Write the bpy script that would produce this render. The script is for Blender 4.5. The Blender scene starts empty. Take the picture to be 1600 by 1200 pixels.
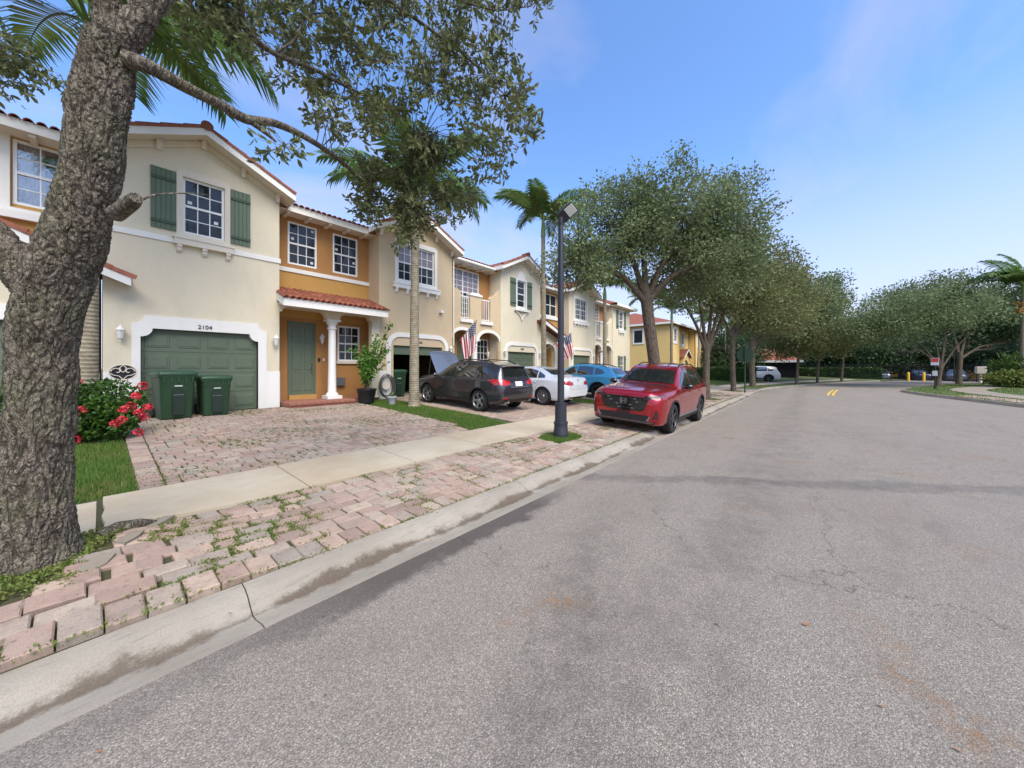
import bpy, bmesh, math, random
import numpy as np
from mathutils import Vector, Matrix, noise, geometry
from mathutils.bvhtree import BVHTree
R = math.radians
scene = bpy.context.scene
C = scene.collection
random.seed(7); RNG = np.random.default_rng(7)

# ------------------------------------------------------------------ camera, sky, sun, exposure
cam_d = bpy.data.cameras.new('camera'); cam = bpy.data.objects.new('camera', cam_d); C.objects.link(cam)
cam.location = (0, 0, 1.6)
cam.rotation_euler = (R(90), 0, R(40.515 - 90))
cam_d.sensor_width = 36; cam_d.lens = 550 / 1600 * 36; cam_d.shift_y = -25 / 1600
cam_d.clip_start = 0.05; cam_d.clip_end = 3000
scene.camera = cam
SUN_EL, SUN_AZ = 52, 248          # azimuth: compass-like, direction the light comes from, counted from +X towards +Y
wd = bpy.data.worlds.new('World'); scene.world = wd; wd.use_nodes = True
wt = wd.node_tree; wt.nodes.clear()
def wn(t, **k):
    n = wt.nodes.new(t)
    for a, b in k.items(): setattr(n, a, b)
    return n
sky = wn('ShaderNodeTexSky', sky_type='NISHITA', sun_disc=False, sun_elevation=R(SUN_EL), sun_rotation=R(90 - SUN_AZ), air_density=1.0, dust_density=1.2, ozone_density=2.2)
tc = wn('ShaderNodeTexCoord'); sep = wn('ShaderNodeSeparateXYZ'); wt.links.new(tc.outputs['Generated'], sep.inputs[0])
zc = wn('ShaderNodeMath', operation='MAXIMUM'); wt.links.new(sep.outputs['Z'], zc.inputs[0]); zc.inputs[1].default_value = 0.03
zs = wn('ShaderNodeMath', operation='ADD'); wt.links.new(zc.outputs[0], zs.inputs[0]); zs.inputs[1].default_value = 0.12
dv = wn('ShaderNodeVectorMath', operation='DIVIDE'); wt.links.new(tc.outputs['Generated'], dv.inputs[0]); wt.links.new(zs.outputs[0], dv.inputs[1])
cn = wn('ShaderNodeTexNoise'); cn.inputs['Scale'].default_value = 1.1; cn.inputs['Detail'].default_value = 7; cn.inputs['Roughness'].default_value = 0.55; cn.inputs['Distortion'].default_value = 0.6
mp = wn('ShaderNodeMapping'); mp.inputs['Scale'].default_value = (0.75, 1.5, 0.4); mp.inputs['Rotation'].default_value = (0, 0, 0.6); mp.inputs['Location'].default_value = (2.1, 0.4, 0)
wt.links.new(dv.outputs[0], mp.inputs[0]); wt.links.new(mp.outputs[0], cn.inputs['Vector'])
cr = wn('ShaderNodeMapRange'); cr.inputs['From Min'].default_value = 0.50; cr.inputs['From Max'].default_value = 0.80; wt.links.new(cn.outputs['Fac'], cr.inputs['Value'])
hz = wn('ShaderNodeMapRange'); hz.inputs['From Min'].default_value = 0.0; hz.inputs['From Max'].default_value = 0.46; hz.inputs['To Min'].default_value = 0.92; hz.inputs['To Max'].default_value = 0.0
wt.links.new(sep.outputs['Z'], hz.inputs['Value'])
cm = wn('ShaderNodeMath', operation='MULTIPLY'); wt.links.new(cr.outputs[0], cm.inputs[0]); cm.inputs[1].default_value = 0.5
ca = wn('ShaderNodeMath', operation='ADD', use_clamp=True); wt.links.new(cm.outputs[0], ca.inputs[0]); wt.links.new(hz.outputs[0], ca.inputs[1])
mixc = wn('ShaderNodeMix', data_type='RGBA'); wt.links.new(ca.outputs[0], mixc.inputs[0]); tint = wn('ShaderNodeMix', data_type='RGBA', blend_type='MULTIPLY'); tint.inputs[0].default_value = 1.0; wt.links.new(sky.outputs[0], tint.inputs[6]); tint.inputs[7].default_value = (1.0, 1.25, 1.55, 1); wt.links.new(tint.outputs[2], mixc.inputs[6]); mixc.inputs[7].default_value = (3.75, 3.5, 4.0, 1)
bg = wn('ShaderNodeBackground'); bg.inputs['Strength'].default_value = 0.10; wt.links.new(mixc.outputs[2], bg.inputs[0])
wo = wn('ShaderNodeOutputWorld'); wt.links.new(bg.outputs[0], wo.inputs[0])
sun_d = bpy.data.lights.new('sun', 'SUN'); sun_d.energy = 2.3; sun_d.angle = R(45); sun_d.color = (1, 0.90, 0.75)
sun = bpy.data.objects.new('sun', sun_d); C.objects.link(sun)
sdir = Vector((math.cos(R(SUN_AZ)) * math.cos(R(SUN_EL)), math.sin(R(SUN_AZ)) * math.cos(R(SUN_EL)), math.sin(R(SUN_EL))))
sun.rotation_euler = sdir.to_track_quat('Z', 'Y').to_euler(); sun.location = sdir * 60
vs = scene.view_settings; vs.view_transform = 'Standard'; vs.look = 'None'; vs.exposure = 1.18; vs.gamma = 1.0; vs.use_curve_mapping = False
scene.render.resolution_x = 1024; scene.render.resolution_y = 768

# ------------------------------------------------------------------ materials
def srgb(r, g, b):
    f = lambda c: ((c / 255 + 0.055) / 1.055) ** 2.4 if c > 10 else c / 255 / 12.92
    return (f(r), f(g), f(b), 1)
class NT:
    def __init__(s, name):
        s.m = bpy.data.materials.new(name); s.m.use_nodes = True; s.t = s.m.node_tree
        s.b = s.t.nodes['Principled BSDF']; s.out = s.t.nodes['Material Output']; s._tc = None
    def n(s, t, **k):
        x = s.t.nodes.new(t)
        for a, b in k.items(): setattr(x, a, b)
        return x
    def l(s, a, b): s.t.links.new(a, b)
    def obj(s):
        if not s._tc: s._tc = s.n('ShaderNodeTexCoord')
        return s._tc.outputs['Object']
    def pos(s):
        return s.n('ShaderNodeNewGeometry').outputs['Position']
    def map(s, src, sc=(1, 1, 1), rot=(0, 0, 0), loc=(0, 0, 0)):
        x = s.n('ShaderNodeMapping'); x.inputs['Scale'].default_value = sc; x.inputs['Rotation'].default_value = rot; x.inputs['Location'].default_value = loc
        s.l(src, x.inputs[0]); return x.outputs[0]
    def noise(s, src, scale, detail=4, rough=0.55, dist=0):
        x = s.n('ShaderNodeTexNoise'); x.inputs['Scale'].default_value = scale; x.inputs['Detail'].default_value = detail
        x.inputs['Roughness'].default_value = rough; x.inputs['Distortion'].default_value = dist; s.l(src, x.inputs['Vector']); return x.outputs['Fac']
    def vor(s, src, scale, feature='F1', out='Distance', rnd=1):
        x = s.n('ShaderNodeTexVoronoi', feature=feature); x.inputs['Scale'].default_value = scale; x.inputs['Randomness'].default_value = rnd; s.l(src, x.inputs['Vector']); return x.outputs[out]
    def rng(s, v, a, b, c=0, d=1, smooth=False):
        x = s.n('ShaderNodeMapRange'); x.inputs['From Min'].default_value = a; x.inputs['From Max'].default_value = b; x.inputs['To Min'].default_value = c; x.inputs['To Max'].default_value = d
        if smooth: x.interpolation_type = 'SMOOTHSTEP'
        s.l(v, x.inputs['Value']); return x.outputs[0]
    def math(s, op, a, b=None, clamp=False):
        x = s.n('ShaderNodeMath', operation=op, use_clamp=clamp)
        for i, v in enumerate((a, b)):
            if v is None: continue
            if isinstance(v, (int, float)): x.inputs[i].default_value = v
            else: s.l(v, x.inputs[i])
        return x.outputs[0]
    def mix(s, fac, a, b, blend='MIX'):
        x = s.n('ShaderNodeMix', data_type='RGBA', blend_type=blend)
        for i, v in ((0, fac), (6, a), (7, b)):
            if isinstance(v, (int, float)): x.inputs[i].default_value = v
            elif isinstance(v, tuple): x.inputs[i].default_value = v
            else: s.l(v, x.inputs[i])
        return x.outputs[2]
    def sepxyz(s, v):
        x = s.n('ShaderNodeSeparateXYZ'); s.l(v, x.inputs[0]); return x.outputs
    def bump(s, h, strength=0.3, dist=0.01):
        x = s.n('ShaderNodeBump'); x.inputs['Strength'].default_value = strength; x.inputs['Distance'].default_value = dist
        s.l(h, x.inputs['Height']); s.l(x.outputs[0], s.b.inputs['Normal']); return x
    def set(s, **k):
        for a, v in k.items():
            i = s.b.inputs[a.replace('_', ' ')]
            if isinstance(v, (int, float, tuple)): i.default_value = v
            else: s.l(v, i)
        return s
MATS = {}
def paint(name, col, rough=0.6, var=0.08, scale=3.0, bump=0.0, bscale=60, metallic=0.0, dirt=0.0, coat=0.0, spec=0.5):
    if name in MATS: return MATS[name]
    t = NT(name); p = t.pos()
    n1 = t.noise(p, scale, 5); n2 = t.noise(p, scale * 7, 4)
    nn = t.math('ADD', t.math('MULTIPLY', n1, 0.65), t.math('MULTIPLY', n2, 0.35))
    dk = tuple(c * (1 - var) for c in col[:3]) + (1,); lt = tuple(min(1, c * (1 + var)) for c in col[:3]) + (1,)
    c = t.mix(t.rng(nn, 0.3, 0.7), dk, lt)
    if dirt:
        d = t.noise(t.map(p, (1.2, 1.2, 0.35)), 1.6, 6, 0.62)
        c = t.mix(t.rng(d, 0.5, 0.75, 0, dirt), c, tuple(v * 0.55 for v in col[:3]) + (1,))
    t.set(Base_Color=c, Roughness=rough, Metallic=metallic); t.b.inputs['Coat Weight'].default_value = coat; t.b.inputs['Specular IOR Level'].default_value = spec
    if bump: t.bump(t.noise(p, bscale, 4, 0.6), bump, 0.006)
    MATS[name] = t.m; return t.m

M = {}
M['cream'] = paint('stucco_cream', srgb(214, 203, 178), 0.9, 0.05, 0.8, 0.9, 34, dirt=0.2)
M['tan'] = paint('stucco_tan', srgb(198, 178, 146), 0.9, 0.05, 0.8, 0.9, 34, dirt=0.2)
M['ochre'] = paint('stucco_ochre', srgb(184, 142, 78), 0.9, 0.08, 0.9, 0.9, 34, dirt=0.22)
M['orange'] = paint('stucco_orange', srgb(168, 122, 72), 0.9, 0.08, 0.9, 0.9, 34, dirt=0.22)
M['yellow'] = paint('stucco_yellow', srgb(222, 188, 122), 0.9, 0.05, 0.5, 0.4, 30, dirt=0.08)
M['white'] = paint('white_trim', srgb(228, 225, 218), 0.75, 0.03, 1.5, 0.2, 50, dirt=0.12)
M['offwhite'] = paint('offwhite_trim', srgb(218, 208, 190), 0.8, 0.04, 1.5, 0.25, 50, dirt=0.12)
M['vinyl'] = paint('white_window_frame', srgb(232, 232, 230), 0.45, 0.02)
M['green'] = paint('green_door_paint', srgb(92, 104, 84), 0.55, 0.06, 1.2, dirt=0.15)
M['shutter'] = paint('green_shutter_paint', srgb(94, 110, 90), 0.65, 0.10, 2.0, 0.2, 30)
M['shutdark'] = paint('green_shutter_batten', srgb(62, 80, 62), 0.65, 0.10, 2.0, 0.2, 30)
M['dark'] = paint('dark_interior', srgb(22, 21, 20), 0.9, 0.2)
M['blackmetal'] = paint('black_metal', srgb(26, 27, 30), 0.5, 0.12, 3, 0.1, 40)
M['postpaint'] = paint('black_post_paint', srgb(40, 42, 50), 0.42, 0.10, 2, 0.06, 60, dirt=0.25)
M['grey'] = paint('grey_metal', srgb(120, 122, 124), 0.45, 0.06, metallic=0.6)
M['lampglass'] = paint('frosted_lamp_glass', srgb(214, 212, 204), 0.35, 0.03)
M['lamphead'] = paint('lamp_lens', srgb(205, 205, 200), 0.4, 0.03)
M['bin'] = paint('green_bin_plastic', srgb(40, 70, 46), 0.5, 0.10, 2.5, dirt=0.2)
M['binlid'] = paint('green_bin_lid', srgb(42, 74, 50), 0.42, 0.10, 2.5, dirt=0.2)
M['binrecess'] = paint('dark_green_recess', srgb(22, 40, 28), 0.6, 0.1)
M['pot'] = paint('black_pot_plastic', srgb(24, 26, 28), 0.5, 0.1)
M['potgrey'] = paint('pale_grey_pot', srgb(170, 170, 172), 0.7, 0.06)
M['hose'] = paint('grey_hose', srgb(92, 92, 90), 0.5, 0.1, 9)
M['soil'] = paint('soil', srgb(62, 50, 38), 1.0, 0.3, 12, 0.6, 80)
M['brick'] = paint('step_brick', srgb(150, 100, 82), 0.9, 0.16, 8, 0.4, 60)
M['brass'] = paint('brass', srgb(176, 140, 70), 0.35, 0.05, metallic=0.9)
M['yellowpaint'] = paint('yellow_paint', srgb(222, 178, 46), 0.6, 0.08, 2)
M['red'] = paint('sign_red', srgb(196, 66, 52), 0.5, 0.05)
M['signgreen'] = paint('sign_back_green', srgb(34, 62, 46), 0.5, 0.08)
M['blind'] = paint('pale_blind', srgb(176, 168, 172), 0.8, 0.03)
M['curtain'] = paint('white_curtain', srgb(208, 204, 204), 0.9, 0.04, 6)
M['digit'] = paint('black_digit', srgb(38, 34, 32), 0.5, 0.05)

def concrete(name, col, stain, sc=1.0):
    t = NT(name); p = t.pos()
    big = t.noise(p, 0.7 * sc, 6, 0.6); mid = t.noise(p, 5 * sc, 5, 0.6); fine = t.noise(p, 120, 3, 0.7)
    c = t.mix(t.rng(big, 0.35, 0.7), col, stain)
    c = t.mix(t.rng(mid, 0.45, 0.8, 0, 0.35), c, tuple(v * 0.62 for v in col[:3]) + (1,))
    c = t.mix(t.rng(fine, 0.35, 0.7, 0, 0.25), c, tuple(v * 0.7 for v in col[:3]) + (1,))
    pit = t.vor(p, 46)
    c = t.mix(t.rng(pit, 0.02, 0.09, 0.4, 0), c, tuple(v * 0.35 for v in col[:3]) + (1,))
    t.set(Base_Color=c, Roughness=0.9); t.bump(t.math('ADD', fine, t.math('MULTIPLY', mid, 0.8)), 0.45, 0.006)
    return t.m
M['edging'] = concrete('edging_concrete', srgb(146, 136, 120), srgb(118, 108, 94))
M['walk'] = concrete('sidewalk_concrete', srgb(186, 174, 152), srgb(164, 146, 118))
# kerb: dirt lies along the flow line of the gutter
t = NT('curb_concrete'); p = t.pos(); o = t.obj(); xyz = t.sepxyz(o)
base = t.mix(t.rng(t.noise(p, 1.1, 6, 0.6), 0.35, 0.7), srgb(160, 152, 138), srgb(140, 131, 117))
base = t.mix(t.rng(t.noise(p, 140, 3, 0.7), 0.35, 0.7, 0, 0.4), base, srgb(100, 96, 88))
base = t.mix(t.rng(t.noise(t.map(p, (6, 30, 30)), 1, 5, 0.6), 0.52, 0.72, 0, 0.35), base, srgb(92, 88, 80))
wob = t.noise(p, 2.2, 5, 0.65)
vv = t.math('SUBTRACT', xyz['Y'], t.rng(t.noise(p, 0.8, 3), 0.3, 0.7, 0.21, 0.30))
dist = t.math('ABSOLUTE', vv)
band = t.math('SUBTRACT', t.rng(wob, 0.32, 0.66, -0.01, 0.10), dist)
grit = t.noise(p, 55, 5, 0.8); band = t.math('ADD', band, t.math('MULTIPLY', t.math('SUBTRACT', grit, 0.5), 0.10)); dm = t.rng(band, -0.02, 0.04, 0, 0.92, True)
lon = t.rng(t.noise(t.map(p, (0.35, 0.05, 0.05), (0, 0, 0), (3.1, 0, 0)), 1, 2), 0.40, 0.56, 0.90, 1)
dirtc = t.mix(t.noise(p, 60, 4, 0.8), srgb(44, 36, 28), srgb(116, 100, 82))
c = t.mix(t.math('MULTIPLY', dm, lon), base, dirtc)
t.set(Base_Color=c, Roughness=0.92); t.bump(t.noise(p, 110, 4, 0.7), 0.5, 0.008); M['curb'] = t.m

# asphalt
t = NT('road_asphalt'); p = t.pos(); xyz = t.sepxyz(p)
agg = t.vor(p, 150, out='Color'); aggd = t.vor(p, 150); ac = t.n('ShaderNodeSeparateColor'); t.l(agg, ac.inputs[0])
f2 = t.noise(p, 260, 2, 0.7)
sandy = t.mix(t.rng(ac.outputs[0], 0.15, 0.95), srgb(120, 112, 102), srgb(164, 155, 142))
sandy = t.mix(t.rng(ac.outputs[1], 0.90, 0.98, 0, 0.8), sandy, srgb(198, 188, 174))
sandy = t.mix(t.rng(aggd, 0.35, 0.8, 0, 0.45), sandy, srgb(78, 71, 63))
sandy = t.mix(t.rng(f2, 0.4, 0.62, 0.18, 0), sandy, srgb(70, 66, 62))
big = t.noise(t.map(p, (0.25, 0.5, 1)), 1.0, 6, 0.6); mid = t.noise(p, 1.6, 6, 0.65, 0.4)
c = t.mix(t.rng(big, 0.38, 0.68, 0, 0.30), sandy, srgb(112, 104, 95))
c = t.mix(t.rng(mid, 0.52, 0.74, 0, 0.30), c, srgb(100, 92, 82))
# darker worn wheel track running with the street
tr = t.math('ABSOLUTE', t.math('SUBTRACT', xyz['Y'], t.math('ADD', 0.15, t.math('MULTIPLY', t.noise(p, 0.5, 3), 0.9))))
trm = t.math('MULTIPLY', t.rng(tr, 0.10, 0.55, 1, 0, True), t.rng(t.noise(p, 2.5, 5, 0.7), 0.38, 0.62))
c = t.mix(t.math('MULTIPLY', trm, 0.34), c, srgb(74, 68, 62))
t2 = t.math('ABSOLUTE', t.math('SUBTRACT', t.math('MULTIPLY', t.math('SUBTRACT', xyz['X'], 0.9), 0.35), t.math('MULTIPLY', t.math('SUBTRACT', xyz['Y'], 0.75), 0.94)))
t2m = t.math('MULTIPLY', t.math('MULTIPLY', t.rng(t2, 0.05, 0.42, 1, 0, True), t.rng(xyz['X'], 2.2, 4.6, 1, 0)), t.rng(t.noise(p, 4.5, 6, 0.7), 0.36, 0.62)); c = t.mix(t.math('MULTIPLY', t2m, 0.45), c, srgb(62, 57, 52))
# damp strip crossing the road (a line from (4.6,2.4) to (8,-2.4)) and a damp edge by the gutter
ln = t.math('ADD', t.math('MULTIPLY', t.math('SUBTRACT', xyz['X'], 4.75), 0.824), t.math('MULTIPLY', t.math('SUBTRACT', xyz['Y'], 2.4), 0.566))
ln = t.math('ADD', ln, t.math('MULTIPLY', t.math('SUBTRACT', t.noise(p, 1.3, 4), 0.5), 0.5))
ln = t.math('ADD', ln, t.math('MULTIPLY', t.math('SUBTRACT', t.noise(p, 9, 4), 0.5), 0.35))
wet = t.math('MULTIPLY', t.rng(t.math('ABSOLUTE', ln), 0.10, 0.24, 1, 0, True), t.rng(xyz['Y'], -5, -1.5, 0.25, 1))
ed = t.math('ADD', xyz['Y'], t.math('MULTIPLY', t.math('SUBTRACT', t.noise(p, 3.2, 6, 0.7), 0.5), 0.62))
we = t.math('MULTIPLY', t.rng(ed, 2.26, 2.42, 0, 1, True), t.math('MULTIPLY', t.rng(xyz['X'], 0.2, 1.4, 0.25, 1), t.rng(xyz['X'], 3.3, 4.2, 1, 0.0)))
wetm = t.math('MAXIMUM', t.math('MULTIPLY', t.math('MULTIPLY', wet, t.rng(t.noise(p, 5, 5, 0.7), 0.36, 0.56, 0.35, 1)), 0.62), t.math('MULTIPLY', we, 1.15))
c = t.mix(t.math('MULTIPLY', wetm, 0.68), c, srgb(66, 60, 54))
# rusty stains, oil drops
rs = t.math('MULTIPLY', t.rng(t.noise(p, 1.1, 3, 0.5), 0.60, 0.70), t.rng(t.noise(p, 14, 4, 0.7), 0.45, 0.62))
c = t.mix(t.math('MULTIPLY', rs, 0.7), c, srgb(132, 98, 66))
dr = t.math('MULTIPLY', t.rng(t.vor(p, 2.3), 0.025, 0.055, 1, 0), t.rng(t.noise(p, 30, 3), 0.42, 0.5))
c = t.mix(t.math('MULTIPLY', dr, 0.8), c, srgb(38, 35, 33))
sm = t.math('MULTIPLY', t.rng(t.vor(p, 7.0), 0.03, 0.10, 1, 0), t.rng(t.noise(p, 3.0, 4, 0.7), 0.5, 0.62)); c = t.mix(t.math('MULTIPLY', sm, 0.75), c, srgb(60, 54, 49))
bl = t.rng(t.noise(t.map(p, (0.5, 1.2, 1), (0, 0, 0.3)), 2.2, 5, 0.7, 0.8), 0.54, 0.68, 0, 0.22); c = t.mix(bl, c, srgb(84, 77, 70))
# cracks
cnz = t.n('ShaderNodeTexNoise'); cnz.inputs['Scale'].default_value = 1.6; cnz.inputs['Detail'].default_value = 6; cnz.inputs['Roughness'].default_value = 0.65; t.l(p, cnz.inputs['Vector'])
ck = t.vor(t.mix(0.75, p, cnz.outputs['Color'], 'ADD'), 0.42, 'DISTANCE_TO_EDGE')
ckm = t.math('MULTIPLY', t.rng(ck, 0.0008, 0.0035, 1, 0), t.rng(t.noise(p, 0.35, 2), 0.44, 0.52))
c = t.mix(t.math('MULTIPLY', ckm, 0.55), c, srgb(46, 43, 40))
t.set(Base_Color=c, Roughness=t.rng(wetm, 0, 1, 0.88, 0.55))
t.bump(t.math('SUBTRACT', t.math('MULTIPLY', ac.outputs[2], 0.5), aggd), 0.55, 0.006); M['road'] = t.m

# concrete block pavers: one colour per stone
t = NT('paver'); p = t.pos(); g = t.n('ShaderNodeNewGeometry'); oi = t.n('ShaderNodeObjectInfo')
rn = t.math('FRACT', t.math('ADD', t.math('MULTIPLY', g.outputs['Random Per Island'], 1.0), t.math('MULTIPLY', oi.outputs['Random'], 7.31)))
rp = t.n('ShaderNodeValToRGB'); rp.color_ramp.interpolation = 'LINEAR'
els = rp.color_ramp.elements; els[0].color = srgb(182, 156, 138); els[0].position = 0; els[1].color = srgb(190, 173, 152); els[1].position = 1
for q, cc in ((0.2, (169, 143, 127)), (0.4, (194, 170, 150)), (0.55, (156, 132, 119)), (0.7, (178, 161, 143)), (0.85, (161, 150, 137))):
    e = els.new(q); e.color = srgb(*cc)
t.l(rn, rp.inputs[0])
sp = t.noise(p, 210, 3, 0.8); md = t.noise(p, 9, 5, 0.65); bgn = t.noise(p, 0.55, 4)
c = t.mix(t.rng(sp, 0.35, 0.62, 0.55, 0), rp.outputs[0], srgb(86, 72, 66))
c = t.mix(t.rng(md, 0.46, 0.72, 0, 0.5), c, srgb(112, 98, 88))
c = t.mix(t.rng(bgn, 0.5, 0.72, 0, 0.3), c, srgb(188, 178, 164))
lich = t.rng(t.noise(p, 26, 5, 0.75), 0.58, 0.68, 0, 0.6); c = t.mix(lich, c, srgb(74, 66, 58)); t.set(Base_Color=c, Roughness=0.92); t.bump(t.math('ADD', sp, t.math('MULTIPLY', md, 1.5)), 0.8, 0.006); M['paver'] = t.m

t = NT('joint_soil'); p = t.pos()
c = t.mix(t.noise(p, 3, 6, 0.7), srgb(58, 50, 38), srgb(80, 76, 48)); c = t.mix(t.rng(t.noise(p, 40, 4, 0.7), 0.4, 0.6), c, srgb(60, 62, 34))
t.set(Base_Color=c, Roughness=1.0); t.bump(t.noise(p, 60, 4), 0.6, 0.02); M['jsoil'] = t.m
t = NT('lawn_soil'); p = t.pos()
c = t.mix(t.rng(t.noise(p, 1.4, 6, 0.7), 0.35, 0.7), srgb(76, 96, 46), srgb(112, 118, 68)); c = t.mix(t.rng(t.noise(p, 50, 4, 0.8), 0.4, 0.65, 0.6, 0), c, srgb(36, 48, 18))
t.set(Base_Color=c, Roughness=1.0); t.bump(t.noise(p, 70, 4), 0.8, 0.03); M['lawn'] = t.m

def leafmat(name, cols, trans=0.25, rough=0.5, dry=0.0):
    t = NT(name); g = t.n('ShaderNodeNewGeometry'); rp = t.n('ShaderNodeValToRGB'); els = rp.color_ramp.elements
    els[0].color = srgb(*cols[0]); els[0].position = 0; els[1].color = srgb(*cols[-1]); els[1].position = 1
    for i, cc in enumerate(cols[1:-1]):
        e = els.new((i + 1) / (len(cols) - 1)); e.color = srgb(*cc)
    t.l(g.outputs['Random Per Island'], rp.inputs[0])
    big = t.noise(g.outputs['Position'], 1.3, 4, 0.6)
    hi = tuple(min(1, x * 1.22) for x in srgb(*cols[-1])[:3]) + (1,); lo = tuple(x * 0.72 for x in srgb(*cols[0])[:3]) + (1,)
    c = t.mix(0.5, rp.outputs[0], t.mix(t.rng(big, 0.32, 0.68), lo, hi))
    if dry: c = t.mix(t.rng(t.noise(g.outputs['Position'], 1.9, 4, 0.7), 0.5, 0.66, 0, dry), c, srgb(146, 134, 84))
    t.set(Base_Color=c, Roughness=rough); t.b.inputs['Specular IOR Level'].default_value = 0.25
    tr = t.n('ShaderNodeBsdfTranslucent'); t.l(c, tr.inputs[0]); mx = t.n('ShaderNodeMixShader'); mx.inputs[0].default_value = trans
    t.l(t.b.outputs[0], mx.inputs[1]); t.l(tr.outputs[0], mx.inputs[2]); t.l(mx.outputs[0], t.out.inputs[0]); return t.m
M['oakleaf'] = leafmat('oak_leaf', [(80, 92, 56), (98, 110, 70), (114, 122, 80), (90, 102, 68), (128, 128, 86)], 0.3, 0.6)
M['oakleaf2'] = leafmat('oak_leaf_far', [(88, 102, 68), (104, 118, 80), (118, 132, 90), (128, 140, 98)], 0.36, 0.65)
M['oakleaf3'] = leafmat('oak_leaf_olive', [(98, 104, 64), (118, 122, 76), (134, 134, 88), (110, 118, 78)], 0.36, 0.65)
M['darkleaf'] = leafmat('dark_leaf', [(38, 56, 34), (52, 74, 44), (70, 92, 54)], 0.2, 0.45)
M['palmleaf'] = leafmat('palm_leaf', [(76, 104, 48), (96, 124, 58), (122, 142, 72), (84, 112, 58)], 0.3, 0.42)
M['ixora'] = leafmat('bush_leaf', [(30, 56, 24), (46, 78, 30), (92, 124, 38), (56, 88, 34)], 0.2, 0.35)
M['hibiscus'] = leafmat('potted_leaf', [(70, 116, 40), (98, 146, 50), (126, 168, 62), (58, 96, 38)], 0.28, 0.4)
M['grass'] = leafmat('grass_blade', [(82, 116, 44), (106, 138, 58), (130, 152, 72), (74, 104, 44)], 0.3, 0.6, 0.55)
M['weed'] = leafmat('weed_leaf', [(74, 106, 40), (100, 132, 52), (124, 140, 68), (122, 118, 70)], 0.3, 0.6, 0.4)
M['flower'] = paint('red_flower', srgb(192, 44, 58), 0.6, 0.25, 20)
M['orangefruit'] = paint('orange_fruit', srgb(206, 128, 34), 0.6, 0.2, 8)
M['dryleaf'] = paint('dry_leaf', srgb(150, 100, 58), 0.8, 0.25, 30)
M['shaft'] = paint('palm_crownshaft', srgb(112, 134, 76), 0.5, 0.1, 3)

def bark(name, dark, mid, light, moss, sc=1.0, bstr=1.0, dist=0.03):
    t = NT(name); p = t.pos(); q = t.map(p, (1, 1, 0.26))
    f1 = t.math('ABSOLUTE', t.math('SUBTRACT', t.noise(q, 17 * sc, 3, 0.5, 0.6), 0.5)); f2 = t.math('ABSOLUTE', t.math('SUBTRACT', t.noise(t.map(p, (1, 1, 0.5)), 38 * sc, 3, 0.55, 0.5), 0.5))
    fi = t.noise(t.map(p, (1, 1, 0.6)), 120 * sc, 5, 0.75); h = t.math('MINIMUM', t.rng(f1, 0.0, 0.10, 0, 1, True), t.rng(f2, 0.0, 0.09, 0.3, 1, True))
    plate = t.mix(t.noise(p, 11 * sc, 4, 0.6), mid, light); plate = t.mix(t.rng(fi, 0.35, 0.62), tuple(x * 0.5 for x in mid[:3]) + (1,), plate)
    plate = t.mix(t.rng(t.noise(p, 2.6 * sc, 5, 0.65), 0.46, 0.66, 0, 0.7), plate, moss); plate = t.mix(t.rng(t.noise(t.map(p, (1, 1, 0.4), (0, 0, 0), (4, 2, 1)), 2.2 * sc, 4, 0.6), 0.58, 0.72, 0, 0.45), plate, srgb(96, 78, 48))
    c = t.mix(t.rng(h, 0.0, 0.55, 0.2, 1), dark, plate)
    t.set(Base_Color=c, Roughness=0.95); t.b.inputs['Specular IOR Level'].default_value = 0.2; t.bump(t.math('ADD', h, t.math('MULTIPLY', fi, 0.6)), bstr, dist); return t.m
M['bark'] = bark('oak_bark', srgb(48, 40, 34), srgb(132, 121, 108), srgb(168, 157, 142), srgb(128, 127, 101), 1.0, 0.9, 0.02)
M['bark2'] = bark('oak_bark_far', srgb(70, 60, 52), srgb(118, 106, 94), srgb(146, 134, 120), srgb(120, 114, 92), 0.6, 0.8, 0.03)
t = NT('palm_bark'); p = t.pos(); z = t.sepxyz(p)['Z']
rg = t.n('ShaderNodeTexWave', wave_type='BANDS', bands_direction='Z'); rg.inputs['Scale'].default_value = 4.2; rg.inputs['Distortion'].default_value = 1.2; rg.inputs['Detail'].default_value = 3; t.l(p, rg.inputs[0])
n_ = t.noise(p, 6, 5, 0.7); c = t.mix(t.rng(n_, 0.35, 0.7), srgb(124, 112, 92), srgb(164, 156, 134)); c = t.mix(t.rng(rg.outputs['Fac'], 0.7, 0.95, 0, 0.55), c, srgb(86, 76, 60))
t.set(Base_Color=c, Roughness=0.9); t.bump(t.math('ADD', rg.outputs['Fac'], n_), 0.5, 0.015); M['palmbark'] = t.m

t = NT('clay_tile'); p = t.pos(); g = t.n('ShaderNodeNewGeometry'); oi = t.n('ShaderNodeObjectInfo')
rn = t.math('FRACT', t.math('ADD', g.outputs['Random Per Island'], t.math('MULTIPLY', oi.outputs['Random'], 5.3)))
c = t.mix(rn, srgb(122, 66, 48), srgb(158, 94, 70)); c = t.mix(t.rng(t.noise(p, 5, 6, 0.7), 0.48, 0.72, 0, 0.5), c, srgb(92, 58, 46)); c = t.mix(t.rng(t.noise(p, 26, 4, 0.7), 0.55, 0.7, 0, 0.25), c, srgb(200, 150, 116))
t.set(Base_Color=c, Roughness=0.8); t.bump(t.noise(p, 40, 4), 0.3, 0.006); M['tile'] = t.m

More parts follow.
